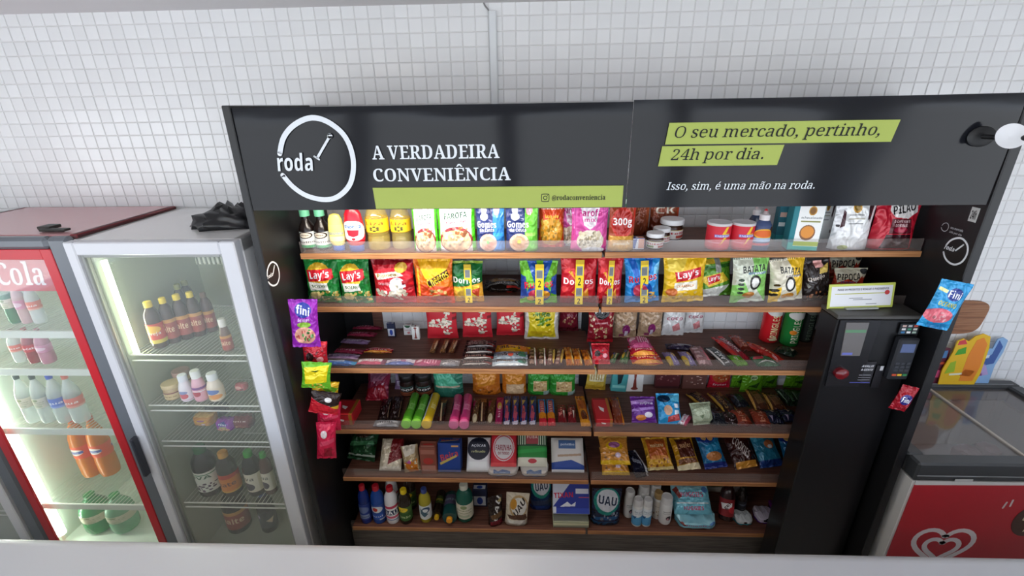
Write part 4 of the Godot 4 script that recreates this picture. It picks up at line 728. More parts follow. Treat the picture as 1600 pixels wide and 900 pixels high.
# ---------------------------------------------------------------- everything on the shelves, in the fridges and on the hooks
func goods() -> void:
	product("soy", "sauce_bottle", "bottle", "groceries on the top shelf", "dark soy sauce bottle with green cap against the black side panel", "soy", Vector3(-1.195, 1.682, -0.261), Vector3(0.064, 0.168, 0.065), Vector3(0, 0, 0), {"body": "1c1210", "cap": "7fd8a8"})
	product("soy", "sauce_bottle", "bottle", "groceries on the top shelf", "dark soy sauce bottle with green cap beside the yellow mayonnaise bottle", "soy", Vector3(-1.134, 1.682, -0.26), Vector3(0.064, 0.168, 0.065), Vector3(0, 0, 0), {"body": "1c1210", "cap": "7fd8a8"})
	product("squeeze", "mayonnaise_bottle", "bottle", "groceries on the top shelf", "yellow mayonnaise squeeze bottle standing on its blue cap", "mayo", Vector3(-1.06, 1.682, -0.228), Vector3(0.064, 0.15, 0.04), Vector3(0, 0, 0), {"body": "f0dc74", "cap": "3a5fb0"})
	product("squeeze", "ketchup_bottle", "bottle", "groceries on the top shelf", "red ketchup squeeze bottle with white oval label and blue foot", "ketchup", Vector3(-0.982, 1.682, -0.217), Vector3(0.078, 0.175, 0.049), Vector3(0, 0, 0), {"body": "b8162a", "cap": "3a4f98"})
	product("oil", "oil_bottle", "bottle", "groceries on the top shelf", "clear cooking oil bottle beside the red ketchup bottle", "oil", Vector3(-0.903, 1.682, -0.261), Vector3(0.091, 0.235, 0.093), Vector3(0, 0, 0), {"body": "d8c060", "cap": "e8c020", "alpha": 0.35, "rough": 0.06})
	product("oil", "oil_bottle", "bottle", "groceries on the top shelf", "clear cooking oil bottle beside the white and green pouch", "oil", Vector3(-0.81, 1.682, -0.272), Vector3(0.082, 0.225, 0.083), Vector3(0, 0, 0), {"body": "c8b464", "cap": "e8c020", "alpha": 0.35, "rough": 0.06})
	product("pouch", "seasoning_pouch", "pouch", "groceries on the top shelf", "narrower white pouch with green edges beside the oil bottles", "farofa", Vector3(-0.698, 1.682, -0.217), Vector3(0.098, 0.2, 0.05))
	product("pouch", "seasoning_pouch", "pouch", "groceries on the top shelf", "wide white pouch with green edges and a picture of toasted flour", "farofa", Vector3(-0.575, 1.682, -0.222), Vector3(0.152, 0.21, 0.06))
	product("pouch", "tuna_pouch", "pouch", "groceries on the top shelf", "navy tuna pouch with a bright blue side stripe", "atum_blue", Vector3(-0.44, 1.682, -0.212), Vector3(0.112, 0.2, 0.04))
	product("pouch", "tuna_pouch", "pouch", "groceries on the top shelf", "navy tuna pouch with a lime green side stripe", "atum_green", Vector3(-0.317, 1.682, -0.212), Vector3(0.127, 0.2, 0.04))
	product("bag", "snack_bag", "snack bag", "groceries on the top shelf", "orange and red potato straw bag on the top shelf", "palha", Vector3(-0.2, 1.682, -0.255), Vector3(0.104, 0.2, 0.05))
	product("pouch", "flour_pouch", "pouch", "groceries on the top shelf", "pink pouch half hidden behind another pink pouch", "farofa_pink", Vector3(-0.122, 1.682, -0.283), Vector3(0.092, 0.2, 0.035))
	product("pouch", "flour_pouch", "pouch", "groceries on the top shelf", "bright pink pouch with a bowl of flour printed on it", "farofa_pink", Vector3(-0.054, 1.682, -0.217), Vector3(0.143, 0.205, 0.05))
	product("pouch", "seasoning_pouch", "pouch", "groceries on the top shelf", "red and brown pouch with green top and large white weight print", "coffee300", Vector3(0.07, 1.682, -0.214), Vector3(0.101, 0.205, 0.045))
	product("pouch", "cocoa_pouch", "pouch", "groceries on the top shelf", "plain brown cocoa pouch behind the red and brown pouch", "doce_plain", Vector3(0.192, 1.682, -0.447), Vector3(0.083, 0.2, 0.04))
	product("pouch", "cocoa_pouch", "pouch", "groceries on the top shelf", "brown and orange pouch with large cream letters behind the jars", "doce", Vector3(0.303, 1.682, -0.466), Vector3(0.128, 0.2, 0.04))
	product("carton", "small_box", "box", "groceries on the top shelf", "tiny white box with blue and salmon print beside the jars", "smallbox", Vector3(0.135, 1.682, -0.231), Vector3(0.06, 0.045, 0.03))
	product("jar", "spread_jar", "jar", "groceries on the top shelf", "small hazelnut spread jar with white lid in front of its twin", "nutella", Vector3(0.211, 1.682, -0.242), Vector3(0.069, 0.062, 0.07), Vector3(0, 0, 0), {"body": "3a1e14", "cap": "f4f4f4"})
	product("jar", "spread_jar", "jar", "groceries on the top shelf", "small hazelnut spread jar behind the front one", "nutella", Vector3(0.258, 1.682, -0.322), Vector3(0.07, 0.062, 0.071), Vector3(0, 0, 0), {"body": "3a1e14", "cap": "f4f4f4"})
	product("jar", "spread_jar", "jar", "groceries on the top shelf", "large hazelnut spread jar with wide white lid", "nutella", Vector3(0.315, 1.682, -0.382), Vector3(0.097, 0.085, 0.099), Vector3(0, 0, 0), {"body": "3a1e14", "cap": "f4f4f4"})
	product("can", "powder_can", "can", "groceries on the top shelf", "red tin with yellow bolt beside the hazelnut jars", "redcan", Vector3(0.453, 1.682, -0.237), Vector3(0.088, 0.105, 0.089), Vector3(0, 0, 0), {"body": "c82434", "cap": "d8d4d4"})
	product("can", "powder_can", "can", "groceries on the top shelf", "red tin with yellow bolt beside the sauce bottles", "redcan", Vector3(0.544, 1.682, -0.235), Vector3(0.085, 0.105, 0.087), Vector3(0, 0, 0), {"body": "c82434", "cap": "d8d4d4"})
	product("sauce", "sauce_bottle", "bottle", "groceries on the top shelf", "dark sauce bottle with red tip standing behind its twin", "barbecue", Vector3(0.626, 1.682, -0.317), Vector3(0.051, 0.15, 0.037), Vector3(0, 0, 0), {"body": "3a4560", "cap": "e8e0e0"})
	product("sauce", "sauce_bottle", "bottle", "groceries on the top shelf", "slate blue sauce bottle with white and red cap", "barbecue", Vector3(0.61, 1.682, -0.215), Vector3(0.066, 0.155, 0.047), Vector3(0, 0, 0), {"body": "49557a", "cap": "e8e0e0"})
	product("carton", "milk_carton", "carton", "groceries on the top shelf", "teal and white carton standing behind the white one", "tealbox", Vector3(0.751, 1.682, -0.34), Vector3(0.057, 0.2, 0.05), Vector3(-10, 0, 0))
	product("carton", "milk_carton", "carton", "groceries on the top shelf", "white carton with teal side and an orange bowl printed", "milkteal", Vector3(0.765, 1.682, -0.222), Vector3(0.107, 0.205, 0.06), Vector3(-10, 0, 0))
	product("carton", "milk_carton", "carton", "groceries on the top shelf", "cow patterned carton squeezed between carton and bag", "cow", Vector3(0.89, 1.682, -0.319), Vector3(0.061, 0.2, 0.05))
	product("pouch", "coffee_bag", "bag", "groceries on the top shelf", "silver and white bag with cow spots and gold medal", "cow", Vector3(0.945, 1.682, -0.222), Vector3(0.15, 0.215, 0.06))
	product("pouch", "coffee_bag", "bag", "groceries on the top shelf", "large red coffee bag with black and white lettering", "pilao", Vector3(1.105, 1.682, -0.227), Vector3(0.167, 0.22, 0.07))
	product("bag", "chip_bag", "snack bag", "snack bags on the second shelf", "green potato chip bag against the black side panel", "lays_green", Vector3(-1.153, 1.454, -0.222), Vector3(0.145, 0.196, 0.06), Vector3(0, 0, -3))
	product("bag", "chip_bag", "snack bag", "snack bags on the second shelf", "green potato chip bag beside the red popcorn bag", "lays_green", Vector3(-1.013, 1.45, -0.222), Vector3(0.134, 0.195, 0.06))
	product("bag", "popcorn_bag", "snack bag", "snack bags on the second shelf", "red popcorn bag with a white bowl beside the orange bag", "popcorn_red", Vector3(-0.849, 1.45, -0.225), Vector3(0.175, 0.2, 0.065))
	product("bag", "corn_snack_bag", "snack bag", "snack bags on the second shelf", "bright orange cheese snack bag with yellow slanted lettering", "cheetos", Vector3(-0.681, 1.45, -0.222), Vector3(0.162, 0.195, 0.06))
	product("bag", "corn_snack_bag", "snack bag", "snack bags on the second shelf", "green and orange tortilla chip bag with promotion strip", "doritos_green", Vector3(-0.546, 1.45, -0.238), Vector3(0.134, 0.18, 0.055), Vector3(0, 0, 0), {"strip": 0.05})
	product("flow", "snack_bag", "snack bag", "snack bags on the second shelf", "black and gold snack bag lying down between upright bags", "dark_gold", Vector3(-0.404, 1.45, -0.361), Vector3(0.162, 0.04, 0.12))
	product("bag", "chip_bag", "snack bag", "snack bags on the second shelf", "lime green and blue ridged chip bag with promotion strip", "ruffles_green", Vector3(-0.25, 1.45, -0.222), Vector3(0.155, 0.185, 0.06), Vector3(0, 0, 0), {"strip": 0.02})
	product("bag", "tortilla_chip_bag", "snack bag", "snack bags on the second shelf", "red tortilla chip bag beside the lime green ridged bag", "doritos_red", Vector3(-0.087, 1.45, -0.222), Vector3(0.15, 0.204, 0.06), Vector3(0, 0, 0), {"strip": 0})
	product("bag", "tortilla_chip_bag", "snack bag", "snack bags on the second shelf", "red tortilla chip bag beside the bright blue ridged bag", "doritos_red", Vector3(0.038, 1.45, -0.217), Vector3(0.101, 0.2, 0.05), Vector3(0, 0, 0), {"strip": 0})
	product("bag", "chip_bag", "snack bag", "snack bags on the second shelf", "bright blue ridged chip bag with promotion strip", "ruffles_blue", Vector3(0.176, 1.455, -0.222), Vector3(0.141, 0.194, 0.06), Vector3(0, 0, 4), {"strip": 0.02})
	product("bag", "chip_bag", "snack bag", "snack bags on the second shelf", "yellow classic potato chip bag with red name banner", "lays_yellow", Vector3(0.342, 1.455, -0.222), Vector3(0.169, 0.195, 0.06), Vector3(0, 0, 3))
	product("bag", "chip_bag", "snack bag", "snack bags on the second shelf", "green and yellow striped potato chip bag leaning back", "lays_lime", Vector3(0.492, 1.458, -0.275), Vector3(0.142, 0.17, 0.05), Vector3(0, -12, 5))
	product("bag", "chip_bag", "snack bag", "snack bags on the second shelf", "pale green potato bag with black and white oval badge", "batata_green", Vector3(0.603, 1.455, -0.22), Vector3(0.14, 0.194, 0.055), Vector3(0, 0, 4))
	product("bag", "chip_bag", "snack bag", "snack bags on the second shelf", "cream and yellow potato bag with black and white badge", "batata_yellow", Vector3(0.755, 1.46, -0.22), Vector3(0.135, 0.185, 0.055), Vector3(0, 0, 8))
	product("bag", "snack_bag", "snack bag", "snack bags on the second shelf", "dark brown snack bag slumped beside the payment kiosk", "dark_bag", Vector3(0.888, 1.459, -0.228), Vector3(0.105, 0.165, 0.05), Vector3(0, -10, 8))
	product("bag", "popcorn_bag", "snack bag", "bags behind the kiosk notice", "red and cream popcorn bag above the kiosk notice", "pipoca", Vector3(1.049, 1.47, -0.307), Vector3(0.135, 0.1, 0.045))
	product("bag", "popcorn_bag", "snack bag", "bags behind the kiosk notice", "red and cream popcorn bag pushed far back above the kiosk", "pipoca", Vector3(1.114, 1.47, -0.448), Vector3(0.146, 0.115, 0.04))
	product("carton", "candy_tube", "candy", "sweets and snacks on the third shelf", "small dark blue candy pack standing alone at the back", "navybox", Vector3(-0.972, 1.155, -0.482), Vector3(0.038, 0.075, 0.018))
	product("carton", "mint_box", "candy", "sweets and snacks on the third shelf", "tiny white and green mint box near the back wall", "whitegreen", Vector3(-0.895, 1.155, -0.504), Vector3(0.041, 0.055, 0.02))
	product("carton", "mint_box", "candy", "sweets and snacks on the third shelf", "tiny white and red candy box beside the mint box", "whitecard", Vector3(-0.844, 1.155, -0.456), Vector3(0.037, 0.07, 0.02))
	product("bag", "popcorn_box", "popcorn", "sweets and snacks on the third shelf", "red microwave popcorn pack beside the tiny candy boxes", "popcorn_back", Vector3(-0.713, 1.155, -0.462), Vector3(0.154, 0.185, 0.03), Vector3(0, 0, 0), {"finish": "paper"})
	product("bag", "popcorn_box", "popcorn", "sweets and snacks on the third shelf", "middle one of three red microwave popcorn packs", "popcorn_back", Vector3(-0.543, 1.155, -0.476), Vector3(0.149, 0.185, 0.03), Vector3(0, 0, 0), {"finish": "paper"})
	product("bag", "popcorn_box", "popcorn", "sweets and snacks on the third shelf", "red microwave popcorn pack beside the yellow chip bag", "popcorn_back", Vector3(-0.381, 1.155, -0.497), Vector3(0.141, 0.185, 0.03), Vector3(0, 0, 0), {"finish": "paper"})
	product("bag", "chip_bag", "snack bag", "sweets and snacks on the third shelf", "yellow chip bag with green herbs and clear edges on third shelf", "yellowchips", Vector3(-0.229, 1.155, -0.459), Vector3(0.168, 0.19, 0.045))
	product("bag", "nut_pack", "snack bag", "sweets and snacks on the third shelf", "wine red nut pack at the back beside yellow chips", "winenuts", Vector3(-0.091, 1.155, -0.545), Vector3(0.099, 0.19, 0.03))
	product("bag", "popcorn_bag", "snack bag", "sweets and snacks on the third shelf", "dark red popcorn bag with black oval seal", "pipored", Vector3(0.05, 1.155, -0.429), Vector3(0.124, 0.2, 0.045))
	product("bag", "nut_pack", "snack bag", "sweets and snacks on the third shelf", "clear nut pack with purple seal beside the dark red bag", "nuts", Vector3(0.173, 1.155, -0.476), Vector3(0.117, 0.19, 0.035))
	product("bag", "nut_pack", "snack bag", "sweets and snacks on the third shelf", "clear nut pack with purple seal beside the white packs", "nuts", Vector3(0.298, 1.155, -0.49), Vector3(0.117, 0.19, 0.035))
	product("bag", "coconut_pack", "snack bag", "sweets and snacks on the third shelf", "white pack with green oval beside the nut packs", "whitegreen", Vector3(0.414, 1.155, -0.501), Vector3(0.109, 0.19, 0.03))
	product("bag", "coconut_pack", "snack bag", "sweets and snacks on the third shelf", "white pack with green oval nearest the bare tiled wall", "whitegreen", Vector3(0.523, 1.155, -0.529), Vector3(0.098, 0.185, 0.03))
	product("stack", "crisp_tube", "crisps", "sweets and snacks on the third shelf", "red stacked crisp tube beside a green one", "stack_red", Vector3(0.856, 1.155, -0.458), Vector3(0.08, 0.2, 0.082), Vector3(0, 0, 0), {"body": "c01c24", "cap": "d8d4d0", "gloss": 1})
	product("stack", "crisp_tube", "crisps", "sweets and snacks on the third shelf", "green stacked crisp tube between red and dark tubes", "stack_green", Vector3(0.933, 1.155, -0.421), Vector3(0.079, 0.2, 0.08), Vector3(0, 0, 0), {"body": "1a6a2c", "cap": "d8d4d0", "gloss": 1})
	product("stack", "crisp_tube", "crisps", "sweets and snacks on the third shelf", "dark grey stacked crisp tube beside the kiosk", "stack_dark", Vector3(1.024, 1.155, -0.455), Vector3(0.06, 0.2, 0.06), Vector3(0, 0, 0), {"body": "202420", "cap": "3a3a3a", "gloss": 1})
	product("flow", "candy_pack", "candy", "sweets and snacks on the third shelf", "narrow pink wafer box farthest back on third shelf", "pinkbox", Vector3(-1.117, 1.155, -0.557), Vector3(0.152, 0.018, 0.036), Vector3(-2.388, 0, 0))
	product("flow", "candy_pack", "candy", "sweets and snacks on the third shelf", "narrow pink wafer box second from the back wall", "pinkbox", Vector3(-1.122, 1.155, -0.482), Vector3(0.144, 0.018, 0.036), Vector3(-5.236, 0, 0))
	product("flow", "candy_pack", "candy", "sweets and snacks on the third shelf", "mauve gum pack lying behind the front rows", "lilacpack", Vector3(-1.129, 1.155, -0.405), Vector3(0.14, 0.018, 0.036), Vector3(-7.69, 0, 0))
	product("flow", "candy_pack", "candy", "sweets and snacks on the third shelf", "narrow pink wafer box next to a red one", "pinkbox", Vector3(-1.123, 1.155, -0.311), Vector3(0.14, 0.018, 0.036), Vector3(-6.981, 0, 0))
	product("flow", "candy_pack", "candy", "sweets and snacks on the third shelf", "narrow red candy box lying next to a pink one", "redcandy", Vector3(-0.988, 1.155, -0.318), Vector3(0.131, 0.018, 0.036), Vector3(-2.232, 0, 0))
	product("flow", "candy_pack", "candy", "sweets and snacks on the third shelf", "mauve gum pack lying right behind the blue roll", "lilacpack", Vector3(-1.136, 1.155, -0.261), Vector3(0.149, 0.018, 0.036), Vector3(-3.978, 0, 0))
	product("flow", "mint_roll", "candy", "sweets and snacks on the third shelf", "blue mint roll lying along the third shelf front", "bluetube", Vector3(-1.128, 1.155, -0.201), Vector3(0.151, 0.022, 0.025), Vector3(-3.648, 0, 0))
	product("flow", "candy_pack", "candy", "sweets and snacks on the third shelf", "white and pink candy pack at the shelf lip", "whitepink", Vector3(-0.988, 1.155, -0.215), Vector3(0.125, 0.018, 0.04), Vector3(-2.032, 0, 0))
	product("flow", "candy_pack", "candy", "sweets and snacks on the third shelf", "white and violet candy pack at the shelf lip", "lilacwhite", Vector3(-0.859, 1.155, -0.213), Vector3(0.126, 0.018, 0.04), Vector3(0.481, 0, 0))
	product("flow", "gum_pack", "candy", "sweets and snacks on the third shelf", "dark pink gum pack at the shelf lip", "pinkgum", Vector3(-0.738, 1.155, -0.207), Vector3(0.114, 0.02, 0.045), Vector3(0.485, 0, 0))
	product("flow", "candy_pack", "candy", "sweets and snacks on the third shelf", "grey and silver candy pack at the shelf lip", "greypack", Vector3(-0.638, 1.155, -0.207), Vector3(0.085, 0.018, 0.045), Vector3(0.489, 0, 0))
	product("flow", "granola_bar", "snack bar", "sweets and snacks on the third shelf", "granola bar beside the bare shelf board", "granola", Vector3(-0.735, 1.155, -0.366), Vector3(0.131, 0.016, 0.03), Vector3(88.84, 0, 0))
	product("flow", "granola_bar", "snack bar", "sweets and snacks on the third shelf", "granola bar between two other granola bars", "granola", Vector3(-0.686, 1.155, -0.367), Vector3(0.131, 0.016, 0.03), Vector3(87.658, 0, 0))
	product("flow", "granola_bar", "snack bar", "sweets and snacks on the third shelf", "granola bar beside the dark chocolate packs", "granola", Vector3(-0.644, 1.155, -0.367), Vector3(0.131, 0.016, 0.03), Vector3(86.626, 0, 0))
	product("flow", "chocolate_pack", "candy", "sweets and snacks on the third shelf", "lowest dark chocolate pack in the pile", "mm_dark", Vector3(-0.522, 1.155, -0.221), Vector3(0.143, 0.018, 0.065))
	product("flow", "chocolate_pack", "candy", "sweets and snacks on the third shelf", "second dark chocolate pack up the pile", "mm_dark", Vector3(-0.516, 1.174, -0.24), Vector3(0.141, 0.018, 0.065))
	product("flow", "chocolate_pack", "candy", "sweets and snacks on the third shelf", "third dark chocolate pack up the pile", "mm_dark", Vector3(-0.511, 1.192, -0.261), Vector3(0.138, 0.018, 0.065))
	product("flow", "chocolate_pack", "candy", "sweets and snacks on the third shelf", "topmost dark chocolate pack in the pile", "mm_dark", Vector3(-0.506, 1.211, -0.28), Vector3(0.136, 0.018, 0.065))
	product("flow", "chocolate_pack", "candy", "sweets and snacks on the third shelf", "pale blue chocolate pack under a grey one", "mm_white", Vector3(-0.374, 1.155, -0.222), Vector3(0.154, 0.02, 0.07), Vector3(2.486, 0, 0))
	product("flow", "chocolate_pack", "candy", "sweets and snacks on the third shelf", "steel grey chocolate pack on the pale blue one", "mm_steel", Vector3(-0.371, 1.176, -0.241), Vector3(0.149, 0.018, 0.06), Vector3(2.256, 0, 0))
	product("flow", "chocolate_pack", "candy", "sweets and snacks on the third shelf", "yellow peanut chocolate pack behind the grey one", "mm_yellow", Vector3(-0.363, 1.155, -0.318), Vector3(0.155, 0.03, 0.06), Vector3(-6.25, 0, 0))
	product("flow", "chocolate_bar", "candy", "sweets and snacks on the third shelf", "small brown and white bar beside the pale blue pack", "snick", Vector3(-0.273, 1.155, -0.262), Vector3(0.151, 0.026, 0.036), Vector3(90.575, 0, 0))
	product("flow", "chocolate_bar", "candy", "sweets and snacks on the third shelf", "small brown and white bar beside the gold tipped bars", "snick", Vector3(-0.23, 1.155, -0.262), Vector3(0.151, 0.026, 0.036), Vector3(89.423, 0, 0))
	product("flow", "chocolate_bar", "candy", "sweets and snacks on the third shelf", "gold tipped dark bar beside the brown bars", "goldbar", Vector3(-0.188, 1.155, -0.259), Vector3(0.146, 0.026, 0.036), Vector3(85.002, 0, 0))
	product("flow", "chocolate_bar", "candy", "sweets and snacks on the third shelf", "gold tipped dark bar beside the orange bars", "goldbar", Vector3(-0.151, 1.155, -0.26), Vector3(0.147, 0.026, 0.036), Vector3(81.83, 0, 0))
	product("flow", "chocolate_bar", "candy", "sweets and snacks on the third shelf", "first orange peanut bar beside the gold tipped bar", "orangebar", Vector3(-0.111, 1.155, -0.265), Vector3(0.158, 0.026, 0.036), Vector3(91.41, 0, 0))
	product("flow", "chocolate_bar", "candy", "sweets and snacks on the third shelf", "second orange peanut bar in the row of three", "orangebar", Vector3(-0.075, 1.155, -0.259), Vector3(0.146, 0.026, 0.036), Vector3(90.9, 0, 0))
	product("flow", "chocolate_bar", "candy", "sweets and snacks on the third shelf", "third orange peanut bar next to the red bag", "orangebar", Vector3(-0.033, 1.155, -0.253), Vector3(0.135, 0.026, 0.036), Vector3(92.722, 0, 0))
	product("bag", "candy_bag", "candy", "sweets and snacks on the third shelf", "bright red candy bag at the third shelf lip", "fini_red", Vector3(0.025, 1.162, -0.212), Vector3(0.08, 0.09, 0.04), Vector3(0, -35, 0))
	product("flow", "candy_pack", "candy", "sweets and snacks on the third shelf", "green and gold candy pack beside the red bag", "greengold", Vector3(0.087, 1.155, -0.257), Vector3(0.097, 0.022, 0.028), Vector3(67.105, 0, 0))
	product("flow", "candy_pack", "candy", "sweets and snacks on the third shelf", "green and tan candy pack beside the red candy packs", "greengold", Vector3(0.138, 1.155, -0.257), Vector3(0.123, 0.032, 0.034), Vector3(69.096, 0, 0))
	product("flow", "candy_pack", "candy", "sweets and snacks on the third shelf", "red and orange candy pack lying under two others", "redcandy", Vector3(0.22, 1.155, -0.231), Vector3(0.132, 0.038, 0.085), Vector3(0.494, 0, 0))
	product("flow", "candy_pack", "candy", "sweets and snacks on the third shelf", "red and orange candy pack in the middle of three", "redcandy", Vector3(0.209, 1.182, -0.255), Vector3(0.114, 0.038, 0.085))
	product("flow", "candy_pack", "candy", "sweets and snacks on the third shelf", "pink candy pack on top of red candy packs", "pinkgum", Vector3(0.199, 1.208, -0.28), Vector3(0.096, 0.038, 0.085))
	product("flow", "candy_pack", "candy", "sweets and snacks on the third shelf", "purple and yellow candy pack beside the red pile", "purplepack", Vector3(0.334, 1.155, -0.241), Vector3(0.112, 0.029, 0.047), Vector3(93.844, 0, 0))
	product("flow", "candy_pack", "candy", "sweets and snacks on the third shelf", "purple and tan candy pack beside the pink bar", "purplepack", Vector3(0.404, 1.155, -0.244), Vector3(0.119, 0.029, 0.047), Vector3(90.816, 0, 0))
	product("flow", "chocolate_bar", "candy", "sweets and snacks on the third shelf", "dark blue chocolate bar lying across behind purple packs", "darkchoc", Vector3(0.412, 1.155, -0.358), Vector3(0.135, 0.02, 0.046), Vector3(-4.787, 0, 0))
	product("flow", "candy_bar", "candy", "sweets and snacks on the third shelf", "dusty pink candy bar lying front to back", "pinkbeige", Vector3(0.47, 1.155, -0.27), Vector3(0.17, 0.029, 0.058), Vector3(88.456, 0, 0))
	product("flow", "chocolate_bar", "candy", "sweets and snacks on the third shelf", "grey chocolate bar with white tip and lettering", "whitebar", Vector3(0.555, 1.155, -0.27), Vector3(0.166, 0.023, 0.052), Vector3(100.778, 0, 0))
	product("flow", "chocolate_bar", "candy", "sweets and snacks on the third shelf", "deep red chocolate bar with white lettering behind", "redchoc", Vector3(0.634, 1.155, -0.346), Vector3(0.226, 0.023, 0.058), Vector3(101.443, 0, 0))
	product("flow", "chocolate_bar", "candy", "sweets and snacks on the third shelf", "dark red chocolate bar beside the deep red one", "chocred", Vector3(0.699, 1.155, -0.394), Vector3(0.151, 0.023, 0.052), Vector3(91.753, 0, 0))
	product("flow", "candy_pack", "candy", "sweets and snacks on the third shelf", "lime green and red candy pack at the lip", "limebag", Vector3(0.619, 1.155, -0.232), Vector3(0.09, 0.026, 0.052), Vector3(97.732, 0, 0))
	product("flow", "candy_pack", "candy", "sweets and snacks on the third shelf", "red and orange slim candy pack lying diagonally", "redorange", Vector3(0.762, 1.155, -0.312), Vector3(0.183, 0.026, 0.046), Vector3(117.578, 0, 0))
	product("flow", "candy_pack", "candy", "sweets and snacks on the third shelf", "green and white candy pack at the lip", "greenred", Vector3(0.73, 1.155, -0.226), Vector3(0.1, 0.026, 0.078), Vector3(3.499, 0, 0))
	product("flow", "candy_pack", "candy", "sweets and snacks on the third shelf", "dark green and gold pack beside the crisp tubes", "darkgreen", Vector3(0.864, 1.155, -0.309), Vector3(0.082, 0.029, 0.065), Vector3(-45.811, 0, 0))
	product("carton", "chocolate_box", "box", "sweets and biscuits on the fourth shelf", "red chocolate box at the lip against the black panel", "redbox", Vector3(-1.167, 0.826, -0.267), Vector3(0.098, 0.062, 0.12))
	product("bag", "candy_bag", "candy", "sweets and biscuits on the fourth shelf", "translucent pink bag leaning back by the black panel", "pinkclear", Vector3(-1.063, 0.833, -0.394), Vector3(0.118, 0.14, 0.04), Vector3(0, -40, 0))
	product("bag", "candy_bag", "candy", "sweets and biscuits on the fourth shelf", "mauve candy bag slumped behind the dark wafers", "lilacpack", Vector3(-0.963, 0.828, -0.504), Vector3(0.078, 0.08, 0.035), Vector3(0, -30, 0))
	product("flow", "wafer_pack", "biscuit", "sweets and biscuits on the fourth shelf", "dark wafer pack beside the red chocolate box", "darkwaf", Vector3(-0.998, 0.826, -0.323), Vector3(0.182, 0.022, 0.05), Vector3(98.491, 0, 0))
	product("flow", "wafer_pack", "biscuit", "sweets and biscuits on the fourth shelf", "dark wafer pack beside the green tubes", "darkwaf", Vector3(-0.944, 0.826, -0.332), Vector3(0.188, 0.022, 0.05), Vector3(96.487, 0, 0))
	product("flow", "candy_pack", "candy", "sweets and biscuits on the fourth shelf", "grey speckled sachet at the fourth shelf lip", "greypack", Vector3(-0.958, 0.826, -0.21), Vector3(0.12, 0.018, 0.045), Vector3(-1.43, 0, 0))
	product("tube", "biscuit_tube", "biscuit", "sweets and biscuits on the fourth shelf", "lime green biscuit tube beside the dark wafers", "limetube", Vector3(-0.865, 0.826, -0.31), Vector3(0.046, 0.046, 0.211), Vector3(1.854, 0, 0), {"cap": "8fd84a"})
	product("tube", "biscuit_tube", "biscuit", "sweets and biscuits on the fourth shelf", "lime green biscuit tube beside the yellow one", "limetube", Vector3(-0.814, 0.826, -0.304), Vector3(0.046, 0.046, 0.2), Vector3(0.05, 0, 0), {"cap": "8fd84a"})
	product("tube", "biscuit_tube", "biscuit", "sweets and biscuits on the fourth shelf", "yellow biscuit tube with silver end", "yellowtube", Vector3(-0.765, 0.826, -0.31), Vector3(0.046, 0.046, 0.211), Vector3(-0.517, 0, 0), {"cap": "f0c83a"})
	product("tube", "biscuit_tube", "biscuit", "sweets and biscuits on the fourth shelf", "pink biscuit tube beside the brown bar", "pinktube", Vector3(-0.643, 0.826, -0.304), Vector3(0.046, 0.046, 0.201), Vector3(2.176, 0, 0), {"cap": "e86aa0"})
	product("tube", "biscuit_tube", "biscuit", "sweets and biscuits on the fourth shelf", "pink biscuit tube beside the gold bars", "pinktube", Vector3(-0.595, 0.826, -0.307), Vector3(0.046, 0.046, 0.206), Vector3(2.051, 0, 0), {"cap": "e86aa0"})
	product("flow", "chocolate_bar", "candy", "sweets and biscuits on the fourth shelf", "brown bar with a cream streak between biscuit tubes", "brownbar", Vector3(-0.712, 0.826, -0.305), Vector3(0.182, 0.02, 0.035), Vector3(94.048, 0, 0))
	product("jar", "chocolate_jar", "jar", "sweets and biscuits on the fourth shelf", "black and copper jar beside the mauve bag", "look", Vector3(-0.921, 0.826, -0.47), Vector3(0.078, 0.12, 0.079), Vector3(0, 0, 0), {"body": "2a1a16", "cap": "1a1412"})
	product("jar", "chocolate_jar", "jar", "sweets and biscuits on the fourth shelf", "black and copper jar beside the teal pouch", "look", Vector3(-0.836, 0.826, -0.475), Vector3(0.088, 0.125, 0.089), Vector3(0, 0, 0), {"body": "2a1a16", "cap": "1a1412"})
	product("pouch", "snack_pouch", "pouch", "sweets and biscuits on the fourth shelf", "teal green pouch with a tan stripe", "tealpouch", Vector3(-0.704, 0.826, -0.463), Vector3(0.155, 0.16, 0.06))
	product("pouch", "snack_pouch", "pouch", "sweets and biscuits on the fourth shelf", "orange pouch beside the teal pouch", "orangepouch2", Vector3(-0.511, 0.826, -0.487), Vector3(0.147, 0.16, 0.06))
	product("pouch", "snack_pouch", "pouch", "sweets and biscuits on the fourth shelf", "orange pouch with a cream window", "orangepouch", Vector3(-0.367, 0.826, -0.492), Vector3(0.127, 0.16, 0.055))
	product("pouch", "snack_pouch", "pouch", "sweets and biscuits on the fourth shelf", "green pouch with tan window beside the orange pouch", "greenpouch", Vector3(-0.239, 0.826, -0.488), Vector3(0.117, 0.16, 0.055))
	product("pouch", "snack_pouch", "pouch", "sweets and biscuits on the fourth shelf", "green pouch with tan window farther from the orange pouch", "greenpouch", Vector3(-0.118, 0.826, -0.484), Vector3(0.133, 0.16, 0.055))
	product("bag", "snack_bag", "snack bag", "sweets and biscuits on the fourth shelf", "yellow printed snack pack at the back of fourth shelf", "yellowback", Vector3(0.055, 0.83, -0.513), Vector3(0.106, 0.14, 0.03), Vector3(0, 0, -4))
	product("carton", "tea_box", "box", "sweets and biscuits on the fourth shelf", "teal box with a dark emblem standing at the back", "tealcard", Vector3(0.172, 0.829, -0.509), Vector3(0.079, 0.13, 0.03), Vector3(0, 0, -4))
	product("carton", "tea_box", "box", "sweets and biscuits on the fourth shelf", "white box with a brown figure standing at the back", "whitecard", Vector3(0.255, 0.826, -0.515), Vector3(0.088, 0.13, 0.03))
